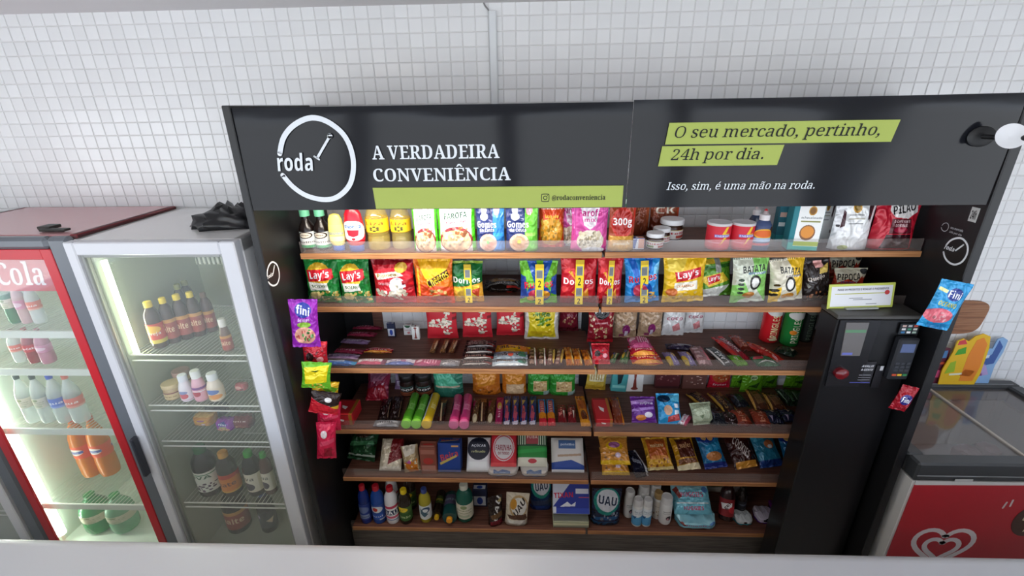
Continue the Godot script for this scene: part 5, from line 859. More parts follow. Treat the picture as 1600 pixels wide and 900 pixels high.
	product("carton", "snack_box", "box", "sweets and biscuits on the fourth shelf", "maroon snack box standing at the back", "maroonbox", Vector3(0.433, 0.826, -0.545), Vector3(0.126, 0.12, 0.03))
	product("carton", "snack_box", "box", "sweets and biscuits on the fourth shelf", "brown snack box standing at the back", "brownbox", Vector3(0.571, 0.826, -0.545), Vector3(0.122, 0.12, 0.03))
	product("bag", "fruit_snack_bag", "snack bag", "sweets and biscuits on the fourth shelf", "bright red dried fruit bag at the back", "redmix", Vector3(0.702, 0.826, -0.544), Vector3(0.116, 0.13, 0.03))
	product("bag", "fruit_snack_bag", "snack bag", "sweets and biscuits on the fourth shelf", "lime green snack bag beside the bright red one", "limebag", Vector3(0.8, 0.826, -0.545), Vector3(0.074, 0.13, 0.03))
	product("bag", "fruit_snack_bag", "snack bag", "sweets and biscuits on the fourth shelf", "lime green snack bag standing forward of its neighbours", "limebag", Vector3(0.85, 0.826, -0.505), Vector3(0.114, 0.13, 0.03))
	product("bag", "fruit_snack_bag", "snack bag", "sweets and biscuits on the fourth shelf", "lime green snack bag behind the dark chocolate packs", "limebag", Vector3(0.951, 0.826, -0.545), Vector3(0.1, 0.13, 0.03))
	product("bag", "fruit_snack_bag", "snack bag", "sweets and biscuits on the fourth shelf", "wide lime green snack bag beside the kiosk", "limebag", Vector3(1.104, 0.826, -0.545), Vector3(0.141, 0.13, 0.03))
	product("flow", "chocolate_bar", "candy", "sweets and biscuits on the fourth shelf", "gold and brown bar beside the pink tube", "goldchoc", Vector3(-0.549, 0.826, -0.312), Vector3(0.197, 0.018, 0.034), Vector3(91.537, 0, 0))
	product("flow", "chocolate_bar", "candy", "sweets and biscuits on the fourth shelf", "brown and cream bar between gold ones", "brownbar", Vector3(-0.515, 0.826, -0.312), Vector3(0.197, 0.018, 0.034), Vector3(90.724, 0, 0))
	product("flow", "chocolate_bar", "candy", "sweets and biscuits on the fourth shelf", "gold and brown bar beside the magenta bar", "goldchoc", Vector3(-0.474, 0.826, -0.313), Vector3(0.197, 0.018, 0.034), Vector3(89.765, 0, 0))
	product("flow", "chocolate_bar", "candy", "sweets and biscuits on the fourth shelf", "magenta bar beside the navy bars", "magbar", Vector3(-0.434, 0.826, -0.319), Vector3(0.208, 0.018, 0.034), Vector3(90.76, 0, 0))
	product("flow", "chocolate_bar", "candy", "sweets and biscuits on the fourth shelf", "navy bar with red letter beside the magenta bar", "bluebar", Vector3(-0.397, 0.826, -0.323), Vector3(0.224, 0.018, 0.034), Vector3(91.657, 0, 0))
	product("flow", "chocolate_bar", "candy", "sweets and biscuits on the fourth shelf", "second navy bar with red letter from the magenta one", "bluebar", Vector3(-0.356, 0.826, -0.323), Vector3(0.223, 0.018, 0.034), Vector3(90.698, 0, 0))
	product("flow", "chocolate_bar", "candy", "sweets and biscuits on the fourth shelf", "third navy bar with red letter from the magenta one", "bluebar", Vector3(-0.315, 0.826, -0.324), Vector3(0.223, 0.018, 0.034), Vector3(89.74, 0, 0))
	product("flow", "chocolate_bar", "candy", "sweets and biscuits on the fourth shelf", "navy bar with red letter beside the striped bars", "bluebar", Vector3(-0.272, 0.826, -0.324), Vector3(0.223, 0.018, 0.034), Vector3(88.71, 0, 0))
	product("flow", "chocolate_bar", "candy", "sweets and biscuits on the fourth shelf", "blue, orange and red bar beside the navy bars", "redblue", Vector3(-0.226, 0.826, -0.305), Vector3(0.205, 0.02, 0.036), Vector3(91.003, 0, 0))
	product("flow", "chocolate_bar", "candy", "sweets and biscuits on the fourth shelf", "blue, orange and red bar beside the wine packs", "redblue", Vector3(-0.185, 0.826, -0.306), Vector3(0.205, 0.02, 0.036), Vector3(90.046, 0, 0))
	product("flow", "candy_pack", "candy", "sweets and biscuits on the fourth shelf", "wine red pack beside the striped bars", "winepack", Vector3(-0.132, 0.826, -0.292), Vector3(0.138, 0.02, 0.04), Vector3(88.711, 0, 0))
	product("flow", "candy_pack", "candy", "sweets and biscuits on the fourth shelf", "wine red pack beside the orange bar", "winepack", Vector3(-0.086, 0.826, -0.292), Vector3(0.138, 0.02, 0.04), Vector3(87.612, 0, 0))
	product("flow", "chocolate_bar", "candy", "sweets and biscuits on the fourth shelf", "orange bar hanging over the lip at the shelf seam", "orangepack", Vector3(-0.031, 0.826, -0.319), Vector3(0.236, 0.02, 0.045), Vector3(92.034, 0, 0))
	product("carton", "chocolate_box", "box", "sweets and biscuits on the fourth shelf", "red chocolate box beside the shelf seam", "redbox", Vector3(0.059, 0.826, -0.3), Vector3(0.076, 0.04, 0.17))
	product("flow", "biscuit_pack", "biscuit", "sweets and biscuits on the fourth shelf", "reddish brown biscuit pack with an orange end", "orangebrown", Vector3(0.13, 0.826, -0.314), Vector3(0.215, 0.03, 0.05), Vector3(88.131, 0, 0))
	product("bag", "candy_bag", "candy", "sweets and biscuits on the fourth shelf", "shiny purple candy bag leaning at the lip", "purplebag", Vector3(0.247, 0.834, -0.236), Vector3(0.117, 0.12, 0.045), Vector3(0, -42, 0))
	product("bag", "candy_bag", "candy", "sweets and biscuits on the fourth shelf", "bright blue candy bag leaning at the lip", "bluebag", Vector3(0.364, 0.834, -0.228), Vector3(0.108, 0.14, 0.045), Vector3(0, -42, 0))
	product("bag", "toast_bag", "snack bag", "sweets and biscuits on the fourth shelf", "sage green toast bag leaning at the lip", "sagebag", Vector3(0.518, 0.833, -0.228), Vector3(0.102, 0.1, 0.04), Vector3(8, -40, 0))
	product("flow", "candy_pack", "candy", "sweets and biscuits on the fourth shelf", "small pink and white sachet beside the blue bag", "whitepink", Vector3(0.438, 0.826, -0.251), Vector3(0.09, 0.026, 0.039), Vector3(54.081, 0, 0))
	product("flow", "chocolate_pack", "candy", "sweets and biscuits on the fourth shelf", "gold edged dark chocolate pack behind the sage bag", "chocgold", Vector3(0.564, 0.826, -0.395), Vector3(0.153, 0.029, 0.07), Vector3(112.812, 0, 0))
	product("flow", "chocolate_pack", "candy", "sweets and biscuits on the fourth shelf", "gold edged dark chocolate pack second from the sage bag", "chocgold", Vector3(0.66, 0.826, -0.393), Vector3(0.151, 0.029, 0.07), Vector3(100.382, 0, 0))
	product("flow", "chocolate_pack", "candy", "sweets and biscuits on the fourth shelf", "black chocolate pack between gold and copper ones", "chocblack", Vector3(0.745, 0.826, -0.404), Vector3(0.109, 0.029, 0.07), Vector3(95.764, 0, 0))
	product("flow", "chocolate_pack", "candy", "sweets and biscuits on the fourth shelf", "copper edged chocolate pack beside the black one", "choccopper", Vector3(0.841, 0.826, -0.412), Vector3(0.179, 0.029, 0.07), Vector3(82.236, 0, 0))
	product("flow", "chocolate_pack", "candy", "sweets and biscuits on the fourth shelf", "copper edged chocolate pack beside the dark green ones", "choccopper", Vector3(0.915, 0.826, -0.394), Vector3(0.142, 0.029, 0.07), Vector3(83.17, 0, 0))
	product("flow", "chocolate_pack", "candy", "sweets and biscuits on the fourth shelf", "dark green chocolate pack by the copper one", "chocgreen", Vector3(1.001, 0.826, -0.432), Vector3(0.145, 0.029, 0.07), Vector3(89.213, 0, 0))
	product("flow", "chocolate_pack", "candy", "sweets and biscuits on the fourth shelf", "dark green chocolate pack by the kiosk", "chocgreen", Vector3(1.061, 0.826, -0.422), Vector3(0.147, 0.029, 0.07), Vector3(78.422, 0, 0))
	product("flow", "chocolate_bar", "candy", "sweets and biscuits on the fourth shelf", "black chocolate bar at the lip by the sage bag", "chocblack", Vector3(0.588, 0.826, -0.267), Vector3(0.111, 0.029, 0.072), Vector3(80.671, 0, 0))
	product("flow", "chocolate_bar", "candy", "sweets and biscuits on the fourth shelf", "dark brown bar at the lip", "darkwaf", Vector3(0.647, 0.826, -0.263), Vector3(0.099, 0.029, 0.072), Vector3(78.542, 0, 0))
	product("flow", "chocolate_bar", "candy", "sweets and biscuits on the fourth shelf", "russet chocolate bar at the lip", "chocred", Vector3(0.698, 0.826, -0.264), Vector3(0.121, 0.029, 0.072), Vector3(90.992, 0, 0))
	product("flow", "chocolate_bar", "candy", "sweets and biscuits on the fourth shelf", "russet chocolate bar beside the dark blue packs", "chocred", Vector3(0.788, 0.826, -0.263), Vector3(0.129, 0.029, 0.072), Vector3(79.213, 0, 0))
	product("flow", "chocolate_bar", "candy", "sweets and biscuits on the fourth shelf", "dark blue chocolate pack by the russet bar", "chocblue", Vector3(0.852, 0.826, -0.277), Vector3(0.105, 0.029, 0.072), Vector3(83.284, 0, 0))
	product("flow", "chocolate_bar", "candy", "sweets and biscuits on the fourth shelf", "dark blue chocolate pack near the kiosk", "chocblue", Vector3(0.927, 0.826, -0.285), Vector3(0.099, 0.029, 0.072), Vector3(82.795, 0, 0))
	product("bag", "rice_bag", "bag", "dry goods on the fifth shelf", "dark green rice bag leaning by the black panel", "greenrice", Vector3(-1.146, 0.552, -0.282), Vector3(0.151, 0.17, 0.09), Vector3(-10, -38, 0))
	product("brick", "rice_pack", "bag", "dry goods on the fifth shelf", "cream and wine red rice pack leaning back", "creamred", Vector3(-0.975, 0.554, -0.21), Vector3(0.109, 0.15, 0.036), Vector3(0, -45, 0))
	product("bag", "snack_bag", "snack bag", "dry goods on the fifth shelf", "clear snack bag with orange contents tipped on edge", "clearsnack", Vector3(-0.86, 0.55, -0.212), Vector3(0.085, 0.13, 0.04), Vector3(0, -22, 10))
	product("carton", "soap_carton", "carton", "dry goods on the fifth shelf", "faded red and tan carton standing on fifth shelf", "redcarton", Vector3(-0.778, 0.541, -0.229), Vector3(0.08, 0.16, 0.05))
	product("carton", "salt_box", "box", "dry goods on the fifth shelf", "dark blue box with red slanted lettering", "bluesalt", Vector3(-0.679, 0.548, -0.232), Vector3(0.111, 0.15, 0.06), Vector3(0, -14, 0))
	product("brick", "sugar_pack", "bag", "dry goods on the fifth shelf", "white sugar pack with a black round emblem", "sugar_black", Vector3(-0.54, 0.554, -0.21), Vector3(0.114, 0.16, 0.036), Vector3(0, -45, 0), {"finish": "paper"})
	product("brick", "flour_pack", "bag", "dry goods on the fifth shelf", "red flour pack with a pale round emblem", "flour_red", Vector3(-0.415, 0.578, -0.22), Vector3(0.126, 0.16, 0.04), Vector3(0, -48, 0), {"finish": "paper"})
	product("brick", "flour_pack", "bag", "dry goods on the fifth shelf", "white pack lying under the red flour pack", "flour_white", Vector3(-0.42, 0.541, -0.247), Vector3(0.156, 0.03, 0.11), Vector3(0, 0, 0), {"finish": "paper"})
	product("brick", "flour_pack", "bag", "dry goods on the fifth shelf", "green and white flour pack with striped top", "flour_green", Vector3(-0.274, 0.578, -0.223), Vector3(0.144, 0.17, 0.04), Vector3(0, -48, 0), {"finish": "paper"})
	product("brick", "flour_pack", "bag", "dry goods on the fifth shelf", "white pack lying under the green flour pack", "flour_white", Vector3(-0.264, 0.541, -0.247), Vector3(0.138, 0.03, 0.11), Vector3(0, 0, 0), {"finish": "paper"})
	product("brick", "starch_pack", "bag", "dry goods on the fifth shelf", "white starch pack with blue wave beside the seam", "flour_white", Vector3(-0.101, 0.555, -0.212), Vector3(0.158, 0.16, 0.04), Vector3(0, -45, 0), {"finish": "paper"})
	product("bag", "noodle_pack", "noodles", "dry goods on the fifth shelf", "orange noodle sachet lying on another one", "orange_sachet", Vector3(0.125, 0.609, -0.21), Vector3(0.141, 0.14, 0.035), Vector3(0, -60, 0))
	product("bag", "noodle_pack", "noodles", "dry goods on the fifth shelf", "orange noodle sachet lying under another one", "orange_sachet", Vector3(0.131, 0.548, -0.207), Vector3(0.134, 0.14, 0.03), Vector3(0, -66, 0))
	product("flow", "biscuit_pack", "biscuit", "dry goods on the fifth shelf", "lowest navy biscuit pack in the pile", "navy_sachet", Vector3(0.238, 0.541, -0.256), Vector3(0.133, 0.02, 0.065), Vector3(103.772, 0, 0))
	product("flow", "biscuit_pack", "biscuit", "dry goods on the fifth shelf", "middle navy biscuit pack in the pile", "navy_sachet", Vector3(0.233, 0.562, -0.257), Vector3(0.134, 0.02, 0.065), Vector3(103.62, 0, 0))
	product("flow", "biscuit_pack", "biscuit", "dry goods on the fifth shelf", "topmost navy biscuit pack in the pile", "navy_sachet", Vector3(0.228, 0.582, -0.257), Vector3(0.134, 0.02, 0.065), Vector3(103.468, 0, 0))
	product("bag", "biscuit_pack", "biscuit", "dry goods on the fifth shelf", "orange biscuit pack with golden ends", "biscuit_orange", Vector3(0.353, 0.555, -0.237), Vector3(0.128, 0.16, 0.05), Vector3(0, -58, 4))
	product("bag", "biscuit_pack", "biscuit", "dry goods on the fifth shelf", "golden biscuit pack with a dark brown panel", "biscuit_brown", Vector3(0.491, 0.556, -0.239), Vector3(0.113, 0.16, 0.05), Vector3(0, -58, 6))
	product("bag", "cookie_pack", "biscuit", "dry goods on the fifth shelf", "blue cookie pack leaning beside golden biscuit pack", "cookie_blue", Vector3(0.624, 0.558, -0.25), Vector3(0.114, 0.17, 0.05), Vector3(0, -52, 8))
	product("bag", "cookie_pack", "biscuit", "dry goods on the fifth shelf", "dark brown cookie pack with slanted white lettering", "wafer_brown", Vector3(0.773, 0.561, -0.252), Vector3(0.125, 0.17, 0.05), Vector3(0, -54, 10))
	product("bag", "cookie_pack", "biscuit", "dry goods on the fifth shelf", "teal blue cookie pack next to the dark brown one", "teal_sachet", Vector3(0.898, 0.558, -0.263), Vector3(0.12, 0.17, 0.05), Vector3(0, -52, 8))
	product("bag", "cookie_pack", "biscuit", "dry goods on the fifth shelf", "blue cookie pack beside the kiosk base", "cookie_blue", Vector3(1.015, 0.55, -0.265), Vector3(0.108, 0.16, 0.05), Vector3(0, -50, 0))
	product("bleach", "bleach_bottle", "bottle", "cleaning goods on the bottom shelf", "navy bleach bottle with red cap by the black panel", "bleach_navy", Vector3(-1.137, 0.214, -0.222), Vector3(0.059, 0.235, 0.06), Vector3(0, 0, 0), {"body": "18307c", "cap": "c02030"})
	product("bleach", "bleach_bottle", "bottle", "cleaning goods on the bottom shelf", "brighter blue bleach bottle with red cap", "bleach_blue", Vector3(-1.069, 0.214, -0.227), Vector3(0.068, 0.23, 0.069), Vector3(0, 0, 0), {"body": "1f4a9a", "cap": "c02030"})
	product("bleach", "cleaner_bottle", "bottle", "cleaning goods on the bottom shelf", "white cleaner bottle with red cap and striped label", "uau_white", Vector3(-0.998, 0.214, -0.227), Vector3(0.068, 0.225, 0.069), Vector3(0, 0, 0), {"body": "f0eef0", "cap": "c81c2c"})
	product("bleach", "cleaner_bottle", "bottle", "cleaning goods on the bottom shelf", "white cleaner bottle standing behind the front one", "uau_white", Vector3(-1.019, 0.214, -0.306), Vector3(0.064, 0.22, 0.065), Vector3(0, 0, 0), {"body": "f0eef0", "cap": "e8e8e8"})
	product("bleach", "cleaner_bottle", "bottle", "cleaning goods on the bottom shelf", "dark bottle with yellow cap and green label", "greenbottle", Vector3(-0.928, 0.214, -0.225), Vector3(0.065, 0.21, 0.066), Vector3(0, 0, 0), {"body": "2a2016", "cap": "e8c81c"})
	product("bleach", "cleaner_bottle", "bottle", "cleaning goods on the bottom shelf", "dark brown bottle standing behind the yellow capped one", "greenbottle", Vector3(-0.925, 0.214, -0.314), Vector3(0.061, 0.22, 0.062), Vector3(0, 0, 0), {"body": "2a1c18", "cap": "8a8a8a"})
	product("bleach", "detergent_bottle", "bottle", "cleaning goods on the bottom shelf", "yellow detergent bottle with blue cap", "ypeyellow", Vector3(-0.827, 0.214, -0.236), Vector3(0.062, 0.205, 0.063), Vector3(0, 0, 0), {"body": "c8b83a", "cap": "3a4a8a", "alpha": 0.75})
	product("tube", "cleaner_bottle", "bottle", "cleaning goods on the bottom shelf", "dark lying bottle with its yellow cap forwards", "darkbody", Vector3(-0.771, 0.214, -0.307), Vector3(0.05, 0.05, 0.154), Vector3(1.325, 0, 0), {"cap": "e8b820", "cap_r": 0.5})
	product("tube", "cleaner_bottle", "bottle", "cleaning goods on the bottom shelf", "dark teal lying bottle with its orange cap forwards", "tealbody", Vector3(-0.704, 0.214, -0.279), Vector3(0.075, 0.075, 0.15), Vector3(3.826, 0, 0), {"cap": "e89a1e", "cap_r": 0.42})
	product("bleach", "cleaner_bottle", "bottle", "cleaning goods on the bottom shelf", "large green cleaner bottle with cream label", "greenlabel", Vector3(-0.624, 0.214, -0.253), Vector3(0.088, 0.22, 0.089), Vector3(0, 0, 0), {"body": "1c5a4a", "cap": "d8d8c8"})
	product("carton", "soap_box", "box", "cleaning goods on the bottom shelf", "navy and white soap box behind the green bottle", "navybox", Vector3(-0.553, 0.214, -0.341), Vector3(0.075, 0.12, 0.05))
	product("pouch", "soap_pouch", "pouch", "cleaning goods on the bottom shelf", "black refill pouch with slanted white lettering", "uau_black", Vector3(-0.463, 0.214, -0.217), Vector3(0.077, 0.18, 0.05), Vector3(20, 0, 0))
	product("pouch", "soap_pouch", "pouch", "cleaning goods on the bottom shelf", "cream and brown refill pouch with slanted lettering", "uau_cream", Vector3(-0.359, 0.218, -0.217), Vector3(0.116, 0.2, 0.05), Vector3(0, 0, -4))
	product("pouch", "soap_pouch", "pouch", "cleaning goods on the bottom shelf", "teal and blue powder pouch at the back", "uau_teal", Vector3(-0.228, 0.214, -0.322), Vector3(0.114, 0.2, 0.05))
	product("carton", "washing_powder_box", "box", "cleaning goods on the bottom shelf", "blue and white washing powder box lying on another box", "tixan", Vector3(-0.076, 0.272, -0.235), Vector3(0.186, 0.15, 0.05), Vector3(0, -30, 0))
	product("carton", "washing_powder_box", "box", "cleaning goods on the bottom shelf", "washing powder box lying under the blue and white one", "tixan_side", Vector3(-0.078, 0.214, -0.272), Vector3(0.18, 0.042, 0.16))
	product("pouch", "soap_pouch", "pouch", "cleaning goods on the bottom shelf", "large navy and teal powder pouch by the shelf seam", "uau_big", Vector3(0.1, 0.214, -0.237), Vector3(0.148, 0.22, 0.06))
	product("spray", "spray_can", "spray can", "cleaning goods on the bottom shelf", "white spray can beside the large navy pouch", "spray_white", Vector3(0.228, 0.214, -0.283), Vector3(0.052, 0.165, 0.053), Vector3(0, 0, 0), {"body": "ecebe8", "cap": "dcdad8", "rough": 0.35})
	product("spray", "spray_can", "spray can", "cleaning goods on the bottom shelf", "white and blue spray can beside its front twin", "spray_blue", Vector3(0.259, 0.214, -0.229), Vector3(0.051, 0.165, 0.052), Vector3(0, 0, 0), {"body": "ecebe8", "cap": "dcdad8", "rough": 0.35})
	product("spray", "spray_can", "spray can", "cleaning goods on the bottom shelf", "white and blue spray can next to the brown one", "spray_blue", Vector3(0.306, 0.214, -0.228), Vector3(0.048, 0.165, 0.049), Vector3(0, 0, 0), {"body": "ecebe8", "cap": "dcdad8", "rough": 0.35})
	product("spray", "spray_can", "spray can", "cleaning goods on the bottom shelf", "white spray can behind the two blue ones", "spray_white", Vector3(0.309, 0.214, -0.321), Vector3(0.06, 0.165, 0.061), Vector3(0, 0, 0), {"body": "ecebe8", "cap": "dcdad8", "rough": 0.35})
	product("spray", "spray_can", "spray can", "cleaning goods on the bottom shelf", "white spray can behind the brown can", "spray_white", Vector3(0.37, 0.214, -0.329), Vector3(0.057, 0.165, 0.057), Vector3(0, 0, 0), {"body": "ecebe8", "cap": "dcdad8", "rough": 0.35})
	product("spray", "spray_can", "spray can", "cleaning goods on the bottom shelf", "white can with brown print among the spray cans", "spray_brown", Vector3(0.372, 0.214, -0.275), Vector3(0.046, 0.165, 0.046), Vector3(0, 0, 0), {"body": "ecebe8", "cap": "a88a5a", "rough": 0.35})
	product("spray", "spray_can", "spray can", "cleaning goods on the bottom shelf", "white spray can beside the blue wipes", "spray_white", Vector3(0.406, 0.214, -0.248), Vector3(0.061, 0.165, 0.062), Vector3(0, 0, 0), {"body": "ecebe8", "cap": "dcdad8", "rough": 0.35})
	product("brick", "wipes_pack", "wipes", "cleaning goods on the bottom shelf", "pale blue wet wipes pack on top of another", "wipes", Vector3(0.544, 0.271, -0.236), Vector3(0.19, 0.14, 0.055), Vector3(0, -52, 0))
	product("brick", "wipes_pack", "wipes", "cleaning goods on the bottom shelf", "pale blue wet wipes pack under another", "wipes", Vector3(0.561, 0.214, -0.258), Vector3(0.199, 0.04, 0.13))
	product("bleach", "shampoo_bottle", "bottle", "cleaning goods on the bottom shelf", "black and red shampoo bottle leaning back", "tarred", Vector3(0.716, 0.232, -0.247), Vector3(0.07, 0.2, 0.071), Vector3(0, -24, -6), {"body": "2a1414", "cap": "141214"})
	product("brick", "soap_bar", "soap", "cleaning goods on the bottom shelf", "teal and white soap pack at the bottom shelf front", "tealwhite", Vector3(0.805, 0.214, -0.261), Vector3(0.085, 0.035, 0.08))
	product("bleach", "shampoo_bottle", "bottle", "cleaning goods on the bottom shelf", "dark bottle standing behind the black and red one", "chocblack", Vector3(0.811, 0.214, -0.311), Vector3(0.053, 0.17, 0.053), Vector3(0, 0, 0), {"body": "241c1a", "cap": "1a1614"})
	product("brick", "soap_bar", "soap", "cleaning goods on the bottom shelf", "purple and white soap pack with a black oval", "purplesoap", Vector3(0.919, 0.214, -0.276), Vector3(0.091, 0.04, 0.09))
	product("brick", "soap_bar", "soap", "cleaning goods on the bottom shelf", "magenta striped soap pack beside the purple one", "stripewrap", Vector3(1.01, 0.231, -0.291), Vector3(0.091, 0.05, 0.1), Vector3(0, -20, 0))
	product("brick", "paper_pack", "paper", "cleaning goods on the bottom shelf", "white and green paper pack at the back", "creamwrap", Vector3(0.563, 0.214, -0.447), Vector3(0.142, 0.1, 0.08))
	product("brick", "paper_pack", "paper", "cleaning goods on the bottom shelf", "white and grey paper pack at the back", "creamwrap", Vector3(0.767, 0.214, -0.468), Vector3(0.224, 0.09, 0.08))
	product("bleach", "malt_bottle", "bottle", "drinks in the white fridge", "brown bottle with yellow cap at the front of the upper fridge shelf", "pepsi_amber", Vector3(-1.814, 1.313, -0.091), Vector3(0.059, 0.2, 0.059), Vector3(0, 0, 0), {"body": "3a221c", "cap": "e8c81e"})
	product("bleach", "malt_bottle", "bottle", "drinks in the white fridge", "brown bottle with yellow cap second in the fridge row", "amber_red", Vector3(-1.784, 1.313, -0.13), Vector3(0.05, 0.2, 0.05), Vector3(0, 0, 0), {"body": "3a221c", "cap": "e8c81e"})
	product("bleach", "malt_bottle", "bottle", "drinks in the white fridge", "brown bottle with yellow cap third in the fridge row", "amber_red", Vector3(-1.752, 1.313, -0.166), Vector3(0.054, 0.2, 0.054), Vector3(0, 0, 0), {"body": "3a221c", "cap": "e8c81e"})
	product("bleach", "malt_bottle", "bottle", "drinks in the white fridge", "brown bottle with yellow cap last in the fridge row", "amber_red", Vector3(-1.715, 1.313, -0.194), Vector3(0.052, 0.2, 0.052), Vector3(0, 0, 0), {"body": "3a221c", "cap": "e8c81e"})
	product("bleach", "malt_bottle", "bottle", "drinks in the white fridge", "reddish brown bottle deep inside the upper fridge shelf", "amber_red", Vector3(-1.689, 1.313, -0.234), Vector3(0.047, 0.18, 0.047), Vector3(0, 0, 0), {"body": "4a2822", "cap": "6a4a3a"})
	product("bleach", "malt_bottle", "bottle", "drinks in the white fridge", "dark bottle with olive cap standing behind the yellow capped row", "amber_red", Vector3(-1.834, 1.313, -0.284), Vector3(0.049, 0.2, 0.049), Vector3(0, 0, 0), {"body": "33241e", "cap": "8a8a3a"})
	product("bleach", "malt_bottle", "bottle", "drinks in the white fridge", "dark bottle with olive cap next to another behind the row", "amber_red", Vector3(-1.834, 1.313, -0.33), Vector3(0.05, 0.2, 0.05), Vector3(0, 0, 0), {"body": "33241e", "cap": "8a8a3a"})
	product("yogurt", "juice_bottle", "bottle", "drinks in the white fridge", "small brown bottle with white cap by the fridge frame", "amber_red", Vector3(-1.506, 1.313, -0.059), Vector3(0.039, 0.14, 0.039), Vector3(0, 0, 0), {"body": "6a4a38", "cap": "e8e4dc"})
	product("yogurt", "yogurt_bottle", "bottle", "drinks in the white fridge", "white yogurt bottle with red fruit in the fridge", "yog_white", Vector3(-1.746, 1.07, -0.065), Vector3(0.051, 0.12, 0.051), Vector3(0, 0, 0), {"body": "f0eaf0", "cap": "e8ecf4"})
	product("yogurt", "yogurt_bottle", "bottle", "drinks in the white fridge", "pink yogurt bottle with striped white cap", "yog_pink", Vector3(-1.687, 1.07, -0.067), Vector3(0.053, 0.14, 0.053), Vector3(0, 0, 0), {"body": "e8b0c0", "cap": "f0f0ec"})
	product("yogurt", "yogurt_bottle", "bottle", "drinks in the white fridge", "white yogurt bottle with orange fruit in the fridge", "yog_orange", Vector3(-1.622, 1.07, -0.072), Vector3(0.061, 0.125, 0.061), Vector3(0, 0, 0), {"body": "f0e0cc", "cap": "eef0f0"})
	product("jar", "cream_pot", "pot", "drinks in the white fridge", "tan dessert pot standing alone in the front", "cream_cup", Vector3(-1.822, 1.07, -0.083), Vector3(0.072, 0.07, 0.072), Vector3(0, 0, 0), {"body": "c8a878", "cap": "d8c090"})
	product("jar", "cream_pot", "pot", "drinks in the white fridge", "tan dessert pot behind the front one", "cream_cup", Vector3(-1.823, 1.07, -0.152), Vector3(0.069, 0.09, 0.069), Vector3(0, 0, 0), {"body": "c8a878", "cap": "b08a80"})
	product("brick", "cold_pack", "pack", "drinks in the white fridge", "coral packed snack lying on the yogurt shelf", "freezer_pack", Vector3(-1.556, 1.07, -0.14), Vector3(0.047, 0.03, 0.038))
	product("brick", "cold_pack", "pack", "drinks in the white fridge", "orange packed snack under the yogurt shelf", "orange_sachet", Vector3(-1.77, 0.883, -0.147), Vector3(0.087, 0.05, 0.07))
	product("brick", "cold_pack", "pack", "drinks in the white fridge", "violet packed snack under the yogurt shelf", "fini_purple", Vector3(-1.648, 0.883, -0.109), Vector3(0.075, 0.05, 0.06))
	product("brick", "cold_pack", "pack", "drinks in the white fridge", "wine red packed snack by the fridge frame", "winenuts", Vector3(-1.58, 0.883, -0.13), Vector3(0.081, 0.05, 0.065))
	product("brick", "cold_pack", "pack", "drinks in the white fridge", "navy packed snack deep in the fridge", "navy_sachet", Vector3(-1.758, 0.883, -0.212), Vector3(0.09, 0.05, 0.072))
	product("bleach", "juice_bottle", "bottle", "drinks in the white fridge", "large grape juice bottle with green cap", "grape", Vector3(-1.806, 0.529, -0.1), Vector3(0.102, 0.26, 0.102), Vector3(0, 0, 0), {"body": "1e1822", "cap": "2a6a3a"})
	product("bleach", "juice_bottle", "bottle", "drinks in the white fridge", "dark bottle with orange cap and orange label", "orangelabel", Vector3(-1.698, 0.529, -0.094), Vector3(0.085, 0.235, 0.085), Vector3(0, 0, 0), {"body": "241a1a", "cap": "d89a2a"})
	product("bleach", "juice_bottle", "bottle", "drinks in the white fridge", "dark juice bottle with bright green cap and cream label", "greenwine", Vector3(-1.58, 0.529, -0.095), Vector3(0.076, 0.24, 0.076), Vector3(0, 0, 0), {"body": "1c1a20", "cap": "3aa83a"})
	product("bleach", "juice_bottle", "bottle", "drinks in the white fridge", "juice bottle with green cap against the fridge frame", "greenwine", Vector3(-1.514, 0.529, -0.097), Vector3(0.054, 0.23, 0.054), Vector3(0, 0, 0), {"body": "5a3428", "cap": "3aa83a"})
	product("bleach", "juice_bottle", "bottle", "drinks in the white fridge", "dark bottle with red label on the fridge floor", "amber_red", Vector3(-1.799, 0.195, -0.187), Vector3(0.111, 0.26, 0.111), Vector3(0, 0, 0), {"body": "1e1616", "cap": "3a2a22"})
	product("bleach", "juice_bottle", "bottle", "drinks in the white fridge", "dark blue bottle on the fridge floor", "chocblue", Vector3(-1.635, 0.195, -0.182), Vector3(0.08, 0.25, 0.08), Vector3(0, 0, 0), {"body": "1a1c2a", "cap": "2a3a7a"})
	product("pet", "soda_bottle", "bottle", "drinks in the red topped fridge", "green soda bottle on the uppermost red fridge shelf", "greenlabel", Vector3(-2.426, 1.405, -0.119), Vector3(0.045, 0.2, 0.045), Vector3(0, 0, 0), {"body": "1c7a44", "cap": "1c5a34", "alpha": 0.85})
	product("pet", "soda_bottle", "bottle", "drinks in the red topped fridge", "pale pink drink bottle on the uppermost red fridge shelf", "pink_bottle", Vector3(-2.374, 1.405, -0.117), Vector3(0.04, 0.19, 0.04), Vector3(0, 0, 0), {"body": "e0b8b8", "cap": "d8a0a8", "alpha": 0.8})
	product("pet", "soda_bottle", "bottle", "drinks in the red topped fridge", "clear drink bottle with coral label on the uppermost fridge shelf", "coral_water", Vector3(-2.322, 1.405, -0.12), Vector3(0.045, 0.18, 0.045), Vector3(0, 0, 0), {"body": "e6ece8", "cap": "d8ccd8", "alpha": 0.6})
	product("pet", "soda_bottle", "bottle", "drinks in the red topped fridge", "red soda bottle on the second red fridge shelf", "cola_red", Vector3(-2.394, 1.228, -0.103), Vector3(0.051, 0.16, 0.051), Vector3(0, 0, 0), {"body": "a02030", "cap": "c82030", "alpha": 0.85})
